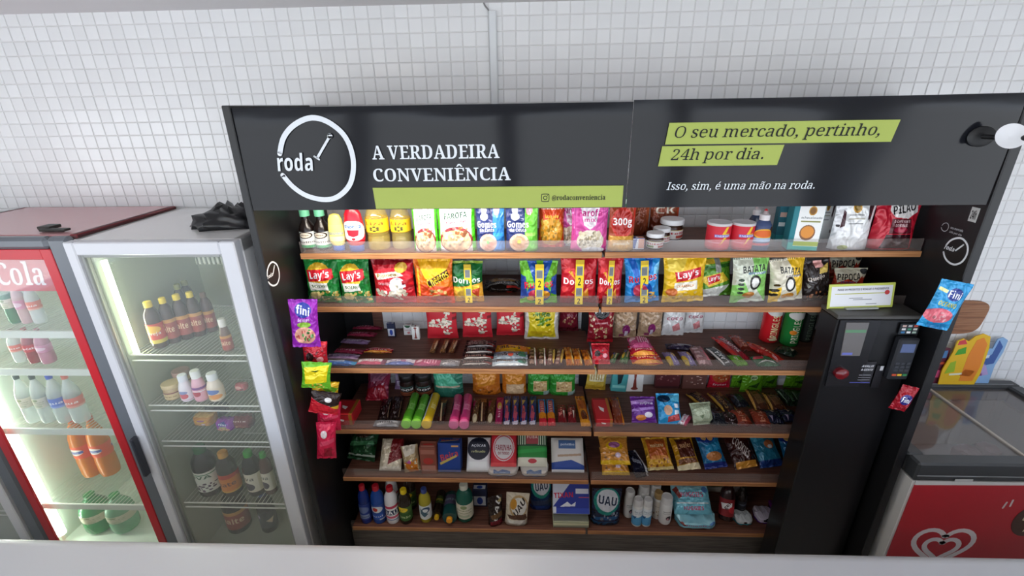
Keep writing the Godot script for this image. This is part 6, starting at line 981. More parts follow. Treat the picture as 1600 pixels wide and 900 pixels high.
	product("pet", "soda_bottle", "bottle", "drinks in the red topped fridge", "pink soda bottle on the second red fridge shelf", "pink_bottle", Vector3(-2.333, 1.228, -0.098), Vector3(0.051, 0.16, 0.051), Vector3(0, 0, 0), {"body": "d08aa0", "cap": "c86a88", "alpha": 0.8})
	product("pet", "soda_bottle", "bottle", "drinks in the red topped fridge", "clear soda bottle on the second red fridge shelf", "coral_water", Vector3(-2.461, 1.228, -0.107), Vector3(0.051, 0.155, 0.051), Vector3(0, 0, 0), {"body": "dfe8e0", "cap": "d0d8d0", "alpha": 0.6})
	product("pet", "water_bottle", "bottle", "drinks in the red topped fridge", "clear water bottle beside the fridge light", "greenlabel", Vector3(-2.523, 0.921, -0.1), Vector3(0.059, 0.24, 0.059), Vector3(0, 0, 0), {"body": "e2ece6", "cap": "3a4a44", "alpha": 0.45})
	product("pet", "water_bottle", "bottle", "drinks in the red topped fridge", "clear water bottle with dark cap in the fridge", "greenlabel", Vector3(-2.452, 0.921, -0.101), Vector3(0.059, 0.24, 0.059), Vector3(0, 0, 0), {"body": "e2ece6", "cap": "3a4a44", "alpha": 0.45})
	product("pet", "water_bottle", "bottle", "drinks in the red topped fridge", "clear water bottle with blue label and cap", "blue_water", Vector3(-2.379, 0.921, -0.105), Vector3(0.065, 0.24, 0.065), Vector3(0, 0, 0), {"body": "e2ece6", "cap": "3a5ac8", "alpha": 0.45})
	product("pet", "water_bottle", "bottle", "drinks in the red topped fridge", "clear water bottle with coral label", "coral_water", Vector3(-2.309, 0.921, -0.106), Vector3(0.064, 0.24, 0.064), Vector3(0, 0, 0), {"body": "e2ece6", "cap": "d86a5a", "alpha": 0.45})
	product("pet", "soda_bottle", "bottle", "drinks in the red topped fridge", "orange soda bottle in the red topped fridge", "orange_soda", Vector3(-2.538, 0.479, -0.242), Vector3(0.086, 0.36, 0.086), Vector3(0, 0, 0), {"body": "e0801c", "cap": "d84a1c", "alpha": 0.85})
	product("pet", "soda_bottle", "bottle", "drinks in the red topped fridge", "orange soda bottle beside its twin in the fridge", "orange_soda", Vector3(-2.453, 0.479, -0.252), Vector3(0.086, 0.36, 0.086), Vector3(0, 0, 0), {"body": "e0801c", "cap": "d84a1c", "alpha": 0.85})
	product("pet", "soda_bottle", "bottle", "drinks in the red topped fridge", "large green soda bottle at the red fridge floor", "greenlabel", Vector3(-2.531, 0.195, -0.173), Vector3(0.13, 0.22, 0.13), Vector3(0, 0, 0), {"body": "3aa060", "cap": "2a8a4a", "alpha": 0.7})
	product("pet", "soda_bottle", "bottle", "drinks in the red topped fridge", "pale green soda bottle at the red fridge floor", "greenlabel", Vector3(-2.398, 0.195, -0.173), Vector3(0.123, 0.22, 0.123), Vector3(0, 0, 0), {"body": "8ac8a0", "cap": "2a8a4a", "alpha": 0.6})
	product("bag", "sweet_bag", "sweets", "sweet bags hanging on the black side panel", "purple sweet bag hanging uppermost on the black panel", "fini_purple", Vector3(-1.172, 1.338, -0.04), Vector3(0.106, 0.205, 0.03), Vector3(12, 0, -5))
	product("bag", "sweet_bag", "sweets", "sweet bags hanging on the black side panel", "red sweet bag hanging under the purple one", "fini_red", Vector3(-1.176, 1.208, -0.088), Vector3(0.098, 0.127, 0.03), Vector3(12, 0, -5))
	product("bag", "sweet_bag", "sweets", "sweet bags hanging on the black side panel", "green and yellow sweet bag hanging in the row", "fini_yellow", Vector3(-1.168, 1.146, -0.04), Vector3(0.115, 0.122, 0.03), Vector3(12, 0, -10))
	product("bag", "sweet_bag", "sweets", "sweet bags hanging on the black side panel", "golden sweet bag hanging under the green one", "fini_yellow2", Vector3(-1.169, 1.042, -0.088), Vector3(0.112, 0.103, 0.03), Vector3(12, 0, -10))
	product("bag", "sweet_bag", "sweets", "sweet bags hanging on the black side panel", "black and red sweet bag hanging in the row", "fini_dark", Vector3(-1.16, 1.019, -0.04), Vector3(0.12, 0.109, 0.03), Vector3(12, 0, -16))
	product("bag", "sweet_bag", "sweets", "sweet bags hanging on the black side panel", "crimson sweet bag hanging under the black one", "fini_pink", Vector3(-1.174, 0.894, -0.088), Vector3(0.101, 0.149, 0.03), Vector3(12, 0, -8))
	product("bag", "sweet_bag", "sweets", "sweet bags hanging on the black side panel", "crimson sweet bag hanging lowest of all", "fini_pink", Vector3(-1.184, 0.78, -0.04), Vector3(0.082, 0.193, 0.03), Vector3(12, 0, -8))
	product("bag", "sweet_bag", "sweets", "sweet bags hanging on the black side panel", "bright blue sweet bag hanging on the panel by the kiosk", "fini_blue", Vector3(1.136, 1.464, 0.035), Vector3(0.105, 0.179, 0.03), Vector3(-6, 0, -10))
	product("bag", "sweet_bag", "sweets", "sweet bags hanging on the black side panel", "dark red sweet bag hanging low by the card reader", "fini_crimson", Vector3(1.137, 1.097, 0.01), Vector3(0.062, 0.111, 0.03), Vector3(-6, 0, -12))
	product("brick", "ice_cream_pack", "ice cream", "ice cream packs in the chest", "pink ice cream pack inside the chest", "freezer_pack", Vector3(1.929, 0.506, -0.397), Vector3(0.112, 0.06, 0.09), Vector3(20, 0, 0))
	product("brick", "ice_cream_pack", "ice cream", "ice cream packs in the chest", "pink ice cream pack beside another inside the chest", "freezer_pack", Vector3(2.055, 0.506, -0.418), Vector3(0.078, 0.06, 0.09), Vector3(20, 0, 0))
	product("brick", "ice_cream_pack", "ice cream", "ice cream packs in the chest", "yellow ice cream pack inside the chest", "ice_yellow", Vector3(1.803, 0.506, -0.312), Vector3(0.075, 0.06, 0.09), Vector3(20, 0, 0))

# ---------------------------------------------------------------- helpers: materials, names
func mat(hex: String, rough := 0.5, metal := 0.0, alpha := 1.0) -> StandardMaterial3D:
	var key := "%s_%s_%s_%s" % [hex, rough, metal, alpha]
	if not M.has(key):
		var m := StandardMaterial3D.new()
		m.albedo_color = Color(hex)
		m.roughness = rough
		m.metallic = metal
		if alpha < 1.0:
			m.transparency = BaseMaterial3D.TRANSPARENCY_ALPHA
			m.albedo_color.a = alpha
		M[key] = m
	return M[key]

func glow(hex: String, energy: float) -> StandardMaterial3D:
	var key := "glow_%s_%s" % [hex, energy]
	if not M.has(key):
		var m := StandardMaterial3D.new()
		m.albedo_color = Color(hex)
		m.emission_enabled = true
		m.emission = Color(hex)
		m.emission_energy_multiplier = energy
		M[key] = m
	return M[key]

func print_mat(finish: String) -> StandardMaterial3D:
	if not M.has(finish):
		var m := StandardMaterial3D.new()
		m.albedo_texture = sheet
		m.roughness = {"foil": 0.24, "paper": 0.55, "gloss": 0.22}[finish]
		m.metallic = 0.12 if finish == "foil" else 0.0
		if finish == "foil":
			# creased film
			var n := FastNoiseLite.new()
			n.seed = 8
			n.noise_type = FastNoiseLite.TYPE_SIMPLEX_SMOOTH
			n.frequency = 0.045
			n.fractal_type = FastNoiseLite.FRACTAL_RIDGED
			n.fractal_octaves = 2
			var tex := NoiseTexture2D.new()
			tex.width = 1024
			tex.height = 1024
			tex.noise = n
			tex.as_normal_map = true
			tex.bump_strength = 5.0
			m.normal_enabled = true
			m.normal_texture = tex
			m.normal_scale = 0.55
		M[finish] = m
	return M[finish]

func numbered(called: String) -> String:
	if not taken.has(called):
		taken[called] = 0
		return called
	taken[called] += 1
	return "%s_%03d" % [called, taken[called]]

func thing(called: String, label: String, category: String, group := "", at := Vector3.ZERO, turn := 0.0) -> Node3D:
	var o := Node3D.new()
	o.name = numbered(called)
	add_child(o)
	o.position = at
	o.rotation.y = turn
	o.set_meta("label", label)
	o.set_meta("category", category)
	if group:
		o.set_meta("group", group)
	return o

func part(called: String, mesh: Mesh, m: Material, parent: Node, at := Vector3.ZERO) -> MeshInstance3D:
	var o := MeshInstance3D.new()
	o.name = called
	o.mesh = mesh
	o.material_override = m
	o.position = at
	parent.add_child(o, true)
	return o

func struct(called: String, mesh: Mesh, m: Material, at: Vector3, label: String) -> MeshInstance3D:
	var o := part(called, mesh, m, self, at)
	o.set_meta("kind", "structure")
	o.set_meta("label", label)
	o.set_meta("category", called.get_slice("_", 0))
	return o

# ---------------------------------------------------------------- helpers: shapes
func start() -> SurfaceTool:
	var st := SurfaceTool.new()
	st.begin(Mesh.PRIMITIVE_TRIANGLES)
	return st

func tri(st: SurfaceTool, p: Array, n: Array, uv: Array, out: Vector3) -> void:
	# front faces run clockwise
	var order := [0, 1, 2]
	if (p[1] - p[0]).cross(p[2] - p[0]).dot(out) > 0.0:
		order = [0, 2, 1]
	for k in order:
		st.set_normal(n[k])
		st.set_uv(uv[k])
		st.add_vertex(p[k])

func quad(st: SurfaceTool, p: Array, out: Vector3, uv := [Vector2.ZERO, Vector2.ZERO, Vector2.ZERO, Vector2.ZERO], n := []) -> void:
	var nn: Array = n if n else [out, out, out, out]
	tri(st, [p[0], p[1], p[2]], [nn[0], nn[1], nn[2]], [uv[0], uv[1], uv[2]], out)
	tri(st, [p[0], p[2], p[3]], [nn[0], nn[2], nn[3]], [uv[0], uv[2], uv[3]], out)

# a box with chamfered edges, centred at c; cell prints its front (and top and back) face
func add_box(st: SurfaceTool, c: Vector3, s: Vector3, b := 0.002, cell := -1) -> void:
	var h := s / 2.0
	b = minf(b, minf(h.x, minf(h.y, h.z)) * 0.9)
	for axis in 3:
		for sg in [-1.0, 1.0]:
			var a1 := (axis + 1) % 3
			var a2 := (axis + 2) % 3
			var pts := []
			for k in [[-1, -1], [1, -1], [1, 1], [-1, 1]]:
				var q := Vector3.ZERO
				q[axis] = sg * h[axis]
				q[a1] = k[0] * (h[a1] - b)
				q[a2] = k[1] * (h[a2] - b)
				pts.append(q)
			var o := Vector3.ZERO
			o[axis] = sg
			var uv := []
			for q in pts:
				var t := Vector2(0.02, 0.98)
				if axis == 2:
					t = Vector2(0.5 + sg * q.x / s.x, 0.5 - q.y / s.y)
				elif axis == 1 and sg > 0:
					t = Vector2(0.5 + q.x / s.x, 0.5 + q.z / s.z)
				elif axis == 0:
					t = Vector2(0.03, 0.5 - q.y / s.y)
				uv.append(cuv(cell, t))
			quad(st, [c + pts[0], c + pts[1], c + pts[2], c + pts[3]], o, uv)
			# edges between this face and the next axis' faces
			for sg2 in [-1.0, 1.0]:
				var e := []
				for k in [[-1, 0], [1, 0], [1, 1], [-1, 1]]:
					var q := Vector3.ZERO
					q[a2] = k[0] * (h[a2] - b)
					q[axis] = sg * (h[axis] - (b if k[1] else 0.0))
					q[a1] = sg2 * (h[a1] - (0.0 if k[1] else b))
					e.append(c + q)
				var on := Vector3.ZERO
				on[axis] = sg
				on[a1] = sg2
				var eu := cuv(cell, Vector2(0.5, 0.5) if cell < 0 else Vector2(0.03, 0.5))
				quad(st, e, on.normalized(), [eu, eu, eu, eu])
	for x in [-1.0, 1.0]:
		for y in [-1.0, 1.0]:
			for z in [-1.0, 1.0]:
				var o := Vector3(x, y, z)
				var p := [c + o * (h - Vector3(0, b, b)), c + o * (h - Vector3(b, 0, b)), c + o * (h - Vector3(b, b, 0))]
				var eu := cuv(cell, Vector2(0.03, 0.5))
				tri(st, p, [o.normalized(), o.normalized(), o.normalized()], [eu, eu, eu], o)

func box(s: Vector3, b := 0.002, cell := -1, c := Vector3.ZERO) -> Mesh:
	var key := "box%s%s%s%s" % [s, b, cell, c]
	if not M.has(key):
		var st := start()
		add_box(st, c, s, b, cell)
		M[key] = st.commit()
	return M[key]

func boxes(list: Array, b := 0.002) -> Mesh:
	var st := start()
	for e in list:
		add_box(st, e[0], e[1], b)
	return st.commit()

# a turned shape; profile = [radius, height] pairs from the bottom up
func lathe(pr: Array, sx := 1.0, sz := 1.0, cell := -1, seg := 20) -> Mesh:
	var st := start()
	var slope := []
	for i in pr.size() - 1:
		var d := Vector2(pr[i + 1][0] - pr[i][0], pr[i + 1][1] - pr[i][1]).normalized()
		slope.append(Vector2(d.y, -d.x))
	var y0: float = pr[0][1]
	var y1: float = pr[-1][1]
	for i in pr.size() - 1:
		var na: Vector2 = slope[i]
		var nb: Vector2 = slope[i]
		if i > 0 and slope[i - 1].dot(slope[i]) > 0.75:
			na = (slope[i - 1] + slope[i]).normalized()
		if i < slope.size() - 1 and slope[i + 1].dot(slope[i]) > 0.75:
			nb = (slope[i + 1] + slope[i]).normalized()
		for k in seg:
			var p := []
			var n := []
			var uv := []
			var half := 0 if k < seg / 2 else 1
			for c in [[k, 0], [k + 1, 0], [k + 1, 1], [k, 1]]:
				var a: float = -PI / 2 + TAU * c[0] / seg
				var e: Array = pr[i + c[1]]
				var nn: Vector2 = nb if c[1] else na
				p.append(Vector3(sin(a) * e[0] * sx, e[1], cos(a) * e[0] * sz))
				n.append(Vector3(sin(a) * nn.x / sx, nn.y, cos(a) * nn.x / sz).normalized())
				uv.append(cuv(cell, Vector2(float(c[0]) / (seg / 2) - half, (y1 - e[1]) / maxf(1e-6, y1 - y0))))
			var out: Vector3 = n[0] + n[1] + n[2] + n[3]
			quad(st, p, out, uv, n)
	return st.commit()

# a round bar along a path
func add_tube(st: SurfaceTool, path: Array, r: float, seg := 6) -> void:
	for i in path.size() - 1:
		var a: Vector3 = path[i]
		var b: Vector3 = path[i + 1]
		var d := (b - a).normalized()
		var s := d.cross(Vector3.UP if absf(d.y) < 0.9 else Vector3.RIGHT).normalized()
		var t := d.cross(s)
		for k in seg:
			var u := TAU * k / seg
			var v := TAU * (k + 1) / seg
			var nu := s * cos(u) + t * sin(u)
			var nv := s * cos(v) + t * sin(v)
			quad(st, [a + nu * r, a + nv * r, b + nv * r, b + nu * r], nu + nv, [Vector2.ZERO, Vector2.ZERO, Vector2.ZERO, Vector2.ZERO], [nu, nv, nv, nu])
	for e in [[path[0], path[1]], [path[-1], path[-2]]]:
		var d: Vector3 = (e[0] - e[1]).normalized()
		var s := d.cross(Vector3.UP if absf(d.y) < 0.9 else Vector3.RIGHT).normalized()
		var t := d.cross(s)
		for k in range(1, seg - 1):
			var q := []
			for j in [0, k, k + 1]:
				q.append(e[0] + (s * cos(TAU * j / seg) + t * sin(TAU * j / seg)) * r)
			tri(st, q, [d, d, d], [Vector2.ZERO, Vector2.ZERO, Vector2.ZERO], d)

func tube(path: Array, r: float, seg := 6) -> Mesh:
	var st := start()
	add_tube(st, path, r, seg)
	return st.commit()

# an extruded outline in the xy plane, from z = 0 to z = t
func plate(outline: Array, t: float) -> Mesh:
	var st := start()
	var pts := PackedVector2Array(outline)
	var ids := Geometry2D.triangulate_polygon(pts)
	var lo := pts[0]
	var hi := pts[0]
	for q in pts:
		lo = lo.min(q)
		hi = hi.max(q)
	for i in range(0, ids.size(), 3):
		var a := pts[ids[i]]
		var b := pts[ids[i + 1]]
		var c := pts[ids[i + 2]]
		for z in [0.0, t]:
			var n := Vector3(0, 0, 1 if z > 0.0 else -1)
			tri(st, [Vector3(a.x, a.y, z), Vector3(b.x, b.y, z), Vector3(c.x, c.y, z)], [n, n, n], [Vector2.ZERO, Vector2.ZERO, Vector2.ZERO], n)
	var cw := Geometry2D.is_polygon_clockwise(pts)
	for i in pts.size():
		var a := pts[i]
		var b := pts[(i + 1) % pts.size()]
		var n2 := (b - a).normalized().orthogonal() * (1.0 if not cw else -1.0)
		n2 = -n2 if Geometry2D.is_point_in_polygon((a + b) / 2 + n2 * 1e-4, pts) else n2
		quad(st, [Vector3(a.x, a.y, 0), Vector3(b.x, b.y, 0), Vector3(b.x, b.y, t), Vector3(a.x, a.y, t)], Vector3(n2.x, n2.y, 0))
	return st.commit()

# a painted stroke of even thickness along points of the xy plane
func stroke(path: Array, w: float, t := 0.0006) -> Mesh:
	var st := start()
	for i in path.size() - 1:
		var a: Vector2 = path[i]
		var b: Vector2 = path[i + 1]
		var da: Vector2 = (b - a).normalized()
		var d0: Vector2 = ((a - path[i - 1]).normalized() + da).normalized() if i > 0 else da
		var d1: Vector2 = ((path[i + 2] - b).normalized() + da).normalized() if i < path.size() - 2 else da
		var oa := d0.orthogonal() * w / 2
		var ob := d1.orthogonal() * w / 2
		var q := [a + oa, a - oa, b - ob, b + ob]
		var p := []
		for v in q:
			p.append(Vector3(v.x, v.y, t))
		quad(st, p, Vector3(0, 0, 1))
	for e in [path[0], path[-1]]:
		for k in 10:
			var p := [Vector3(e.x, e.y, t)]
			for j in [k, k + 1]:
				p.append(Vector3(e.x + cos(TAU * j / 10) * w / 2, e.y + sin(TAU * j / 10) * w / 2, t))
			tri(st, p, [Vector3(0, 0, 1), Vector3(0, 0, 1), Vector3(0, 0, 1)], [Vector2.ZERO, Vector2.ZERO, Vector2.ZERO], Vector3(0, 0, 1))
	return st.commit()

# ---------------------------------------------------------------- helpers: print
func font(serif := false, bold := true) -> SystemFont:
	var key := "font%s%s" % [serif, bold]
	if not M.has(key):
		var f := SystemFont.new()
		f.font_names = PackedStringArray(["Droid Serif" if serif else "Droid Sans"])
		f.font_weight = 700 if bold else 400
		M[key] = f
	return M[key]

# the triangles of a line of lettering, scaled to the unit square (y up)
func letters(text: String, serif := false, bold := true) -> Dictionary:
	var key := "letters%s%s%s" % [text, serif, bold]
	if not M.has(key):
		var tm := TextMesh.new()
		tm.text = text
		tm.font = font(serif, bold)
		tm.font_size = 48
		tm.depth = 0.0
		tm.pixel_size = 0.01
		tm.curve_step = 3.0
		var v := PackedVector2Array()
		if tm.get_surface_count() > 0:
			var a := tm.surface_get_arrays(0)
			var vs: PackedVector3Array = a[Mesh.ARRAY_VERTEX]
			var ix = a[Mesh.ARRAY_INDEX]
			if ix == null or ix.size() == 0:
				for p in vs:
					v.append(Vector2(p.x, p.y))
			else:
				for k in ix:
					v.append(Vector2(vs[k].x, vs[k].y))
		var lo := Vector2(1e9, 1e9)
		var hi := -lo
		for p in v:
			lo = lo.min(p)
			hi = hi.max(p)
		for k in v.size():
			v[k] = (v[k] - lo) / (hi - lo)
		M[key] = {"v": v, "aspect": (hi.x - lo.x) / (hi.y - lo.y)}
	return M[key]

# lettering as a thin sheet in the xy plane, its lower left corner at 0; lean shears it
func lettering(text: String, w: float, h: float, lean := 0.0, serif := true, bold := true, t := 0.0012) -> Mesh:
	var d := letters(text, serif, bold)
	var st := start()
	var v: PackedVector2Array = d.v
	for i in range(0, v.size() - 2, 3):
		var p := []
		for k in 3:
			var q := v[i + k]
			p.append(Vector3(q.x * w + q.y * h * lean, q.y * h, t))
		tri(st, p, [Vector3(0, 0, 1), Vector3(0, 0, 1), Vector3(0, 0, 1)], [Vector2.ZERO, Vector2.ZERO, Vector2.ZERO], Vector3(0, 0, 1))
	return st.commit()

func cuv(cell: int, t: Vector2) -> Vector2:
	if cell < 0:
		return t
	var o := Vector2(cell % 16, cell / 16) * 128.0
	return (o + Vector2(3, 3) + t.clamp(Vector2.ZERO, Vector2.ONE) * 122.0) / 2048.0

func fill_poly(pts: PackedVector2Array, area: Rect2i, c: Color) -> void:
	var y0 := 1e9
	var y1 := -1e9
	for p in pts:
		y0 = minf(y0, p.y)
		y1 = maxf(y1, p.y)
	for y in range(maxi(area.position.y, int(floor(y0))), mini(area.end.y, int(ceil(y1)) + 1)):
		var xs := []
		var yc := y + 0.5
		for i in pts.size():
			var a := pts[i]
			var b := pts[(i + 1) % pts.size()]
			if (a.y <= yc) != (b.y <= yc):
				xs.append(a.x + (yc - a.y) / (b.y - a.y) * (b.x - a.x))
		xs.sort()
		for k in range(0, xs.size() - 1, 2):
			var xa := maxi(area.position.x, int(round(xs[k])))
			var xb := mini(area.end.x, int(round(xs[k + 1])))
			if xb > xa:
				img.fill_rect(Rect2i(xa, y, xb - xa, 1), c)

func oval(c: Vector2, r: Vector2, area: Rect2i, col: Color) -> void:
	var p := PackedVector2Array()
	for k in 20:
		p.append(c + Vector2(cos(TAU * k / 20), sin(TAU * k / 20)) * r)
	fill_poly(p, area, col)

# prints one wrapper design; every design is a list of steps "what numbers colour"
func draw_print(called: String, steps: String) -> void:
	var cell := cells.size()
	cells[called] = cell
	var o := Vector2(cell % 16, cell / 16) * 128.0
	var area := Rect2i(int(o.x), int(o.y), 128, 128)
	for s in steps.split(";", false):
		var a := s.strip_edges().split(" ", false)
		var n := []
		for k in a:
			n.append(float(k) if k.is_valid_float() and k.length() < 6 else 0.0)
		match a[0]:
			"b":
				img.fill_rect(area, Color(a[1]))
			"r":
				img.fill_rect(Rect2i(Vector2i(o + Vector2(n[1], n[2]) * 128.0), Vector2i(Vector2(n[3], n[4]) * 128.0)).intersection(area), Color(a[5]))
			"e":
				oval(o + Vector2(n[1], n[2]) * 128.0, Vector2(n[3], n[4]) * 128.0, area, Color(a[5]))
			"p":
				var p := PackedVector2Array()
				for k in range(2, a.size() - 1, 2):
					p.append(o + Vector2(n[k], n[k + 1]) * 128.0)
				fill_poly(p, area, Color(a[1]))
			"s":
				# upright stripes
				for k in int(n[6]):
					img.fill_rect(Rect2i(Vector2i(o + Vector2(n[1] + n[3] * k / n[6], n[2]) * 128.0), Vector2i(Vector2(n[3] / n[6] * 0.5, n[4]) * 128.0)).intersection(area), Color(a[5]))
			"n":
				# loose pieces: food, leaves, pebbles
				rng.seed = int(n[6]) * 77 + 5
				for k in int(n[6]):
					var c := Color(a[5])
					c = c.lightened(rng.randf() * 0.35) if rng.randf() < 0.5 else c.darkened(rng.randf() * 0.35)
					oval(o + Vector2(n[1] + rng.randf() * n[3], n[2] + rng.randf() * n[4]) * 128.0, Vector2(rng.randf_range(0.02, 0.06), rng.randf_range(0.015, 0.045)) * 128.0, area, c)
			"t", "T":
				var text := " ".join(a.slice(7))
				var d := letters(text, a[0] == "T", true)
				var rot := deg_to_rad(n[6])
				var v: PackedVector2Array = d.v
				for i in range(0, v.size() - 2, 3):
					var p := PackedVector2Array()
					for k in 3:
						var q := Vector2((v[i + k].x - 0.5) * n[3], (0.5 - v[i + k].y) * n[4]).rotated(rot)
						p.append(o + (Vector2(n[1], n[2]) + q) * 128.0)
					fill_poly(p, area, Color(a[5]))

# ---------------------------------------------------------------- helpers: packaging
# a filled bag: front and back sheet, pinched to flat seals at both ends. Returns [body, seal, seal]
func pillow(w: float, h: float, d: float, cell: int, seed_: int, seal := 0.06, ex := 2.6, waist := 0.06, turn := Basis.IDENTITY, swap := false) -> Array:
	var out := []
	var nu := 10
	var nv := 12
	var ph := seed_ * 1.7
	for piece in 3:
		if piece > 0 and seal <= 0.0:
			continue
		var st := start()
		st.set_smooth_group(0)
		for side: float in [1.0, -1.0]:
			var rows := nv if piece == 0 else 1
			var grid := []
			for j in rows + 1:
				for i in nu + 1:
					var u := -1.0 + 2.0 * i / nu
					u = signf(u) * (1.0 - pow(1.0 - absf(u), 1.3))
					var v := 0.0
					if piece == 0:
						v = seal + (1.0 - 2.0 * seal) * j / rows
					elif piece == 1:
						v = 1.0 - seal + seal * j / rows
					else:
						v = seal * j / rows
					var vb := clampf((v - seal) / (1.0 - 2.0 * seal), 0.0, 1.0)
					var vv := absf(2.0 * vb - 1.0)
					var body := pow(maxf(0.0, 1.0 - pow(absf(u), ex)), 0.55) * pow(maxf(0.0, 1.0 - pow(vv, ex)), 0.6)
					var fold := 0.1 * d * sin(u * 9.0 + ph) * pow(vv, 3.0) * (1.0 - pow(absf(u), 4.0))
					if ex < 5.0:
						fold += body * d * (0.05 * sin(u * 5.0 + ph * 3.0 + v * 8.0) + 0.04 * sin(v * 13.0 + ph - u * 3.0))
					var x := u * w / 2.0 * (1.0 - waist * (1.0 - vv * vv))
					var z := side * (d / 2.0 * body + 0.0006) + fold * (1.0 if piece == 0 else 1.0)
					if piece > 0:
						z += 0.0011 * (1.0 if i % 2 else -1.0)
					var t := Vector2((u + 1.0) / 2.0, 1.0 - v)
					if swap:
						t = Vector2(v, (u + 1.0) / 2.0)
					if side < 0 and not swap:
						t.x = 1.0 - t.x
					grid.append([turn * Vector3(x, v * h, z), cuv(cell, t)])
			for j in rows:
				for i in nu:
					var a: int = j * (nu + 1) + i
					var ids := [a, a + nu + 1, a + nu + 2, a, a + nu + 2, a + 1]
					if side < 0:
						ids.reverse()
					for k in ids:
						st.set_uv(grid[k][1])
						st.add_vertex(grid[k][0])
		st.generate_normals()
		out.append(st.commit())
	return out

# a stand-up pouch: deep at the foot, flat at the top seal
func pouch(w: float, h: float, d: float, cell: int, seed_: int) -> Array:
	var out := []
	var nu := 10
	var nv := 10
	var ph := seed_ * 2.3
	for piece in 2:
		var st := start()
		st.set_smooth_group(0)
		for side: float in [1.0, -1.0]:
			var rows := nv if piece == 0 else 1
			var grid := []
			for j in rows + 1:
				for i in nu + 1:
					var u := -1.0 + 2.0 * i / nu
					var v := 0.92 * j / rows if piece == 0 else 0.92 + 0.08 * j / rows
					var vb := minf(1.0, v / 0.92)
					var body := pow(maxf(0.0, 1.0 - pow(absf(u), 3.0)), 0.5) * (1.0 - pow(vb, 2.2)) * (0.86 + 0.14 * minf(1.0, vb * 6.0))
					var fold := 0.07 * d * sin(u * 7.0 + ph + v * 5.0) * vb * (1.0 - pow(absf(u), 4.0)) * (1.0 - pow(vb, 6.0))
					var x := u * w / 2.0 * (1.0 - 0.05 * sin(vb * PI))
					var t := Vector2((u * side + 1.0) / 2.0, 1.0 - v)
					grid.append([Vector3(x, v * h, side * (d / 2.0 * body + 0.0006) + fold), cuv(cell, t)])
			for j in rows:
				for i in nu:
					var a: int = j * (nu + 1) + i
					var ids := [a, a + nu + 1, a + nu + 2, a, a + nu + 2, a + 1]
					if side < 0:
						ids.reverse()
					for k in ids:
						st.set_uv(grid[k][1])
						st.add_vertex(grid[k][0])
			if piece == 0 and side > 0:
				for i in nu:
					for q in [[i, i + 1]]:
						var a: Vector3 = grid[q[0]][0]
						var b: Vector3 = grid[q[1]][0]
						for p in [a, b, Vector3(b.x, 0, -b.z), a, Vector3(b.x, 0, -b.z), Vector3(a.x, 0, -a.z)]:
							st.set_uv(cuv(cell, Vector2(0.5, 0.98)))
							st.add_vertex(p)
		st.generate_normals()
		out.append(st.commit())
	return out

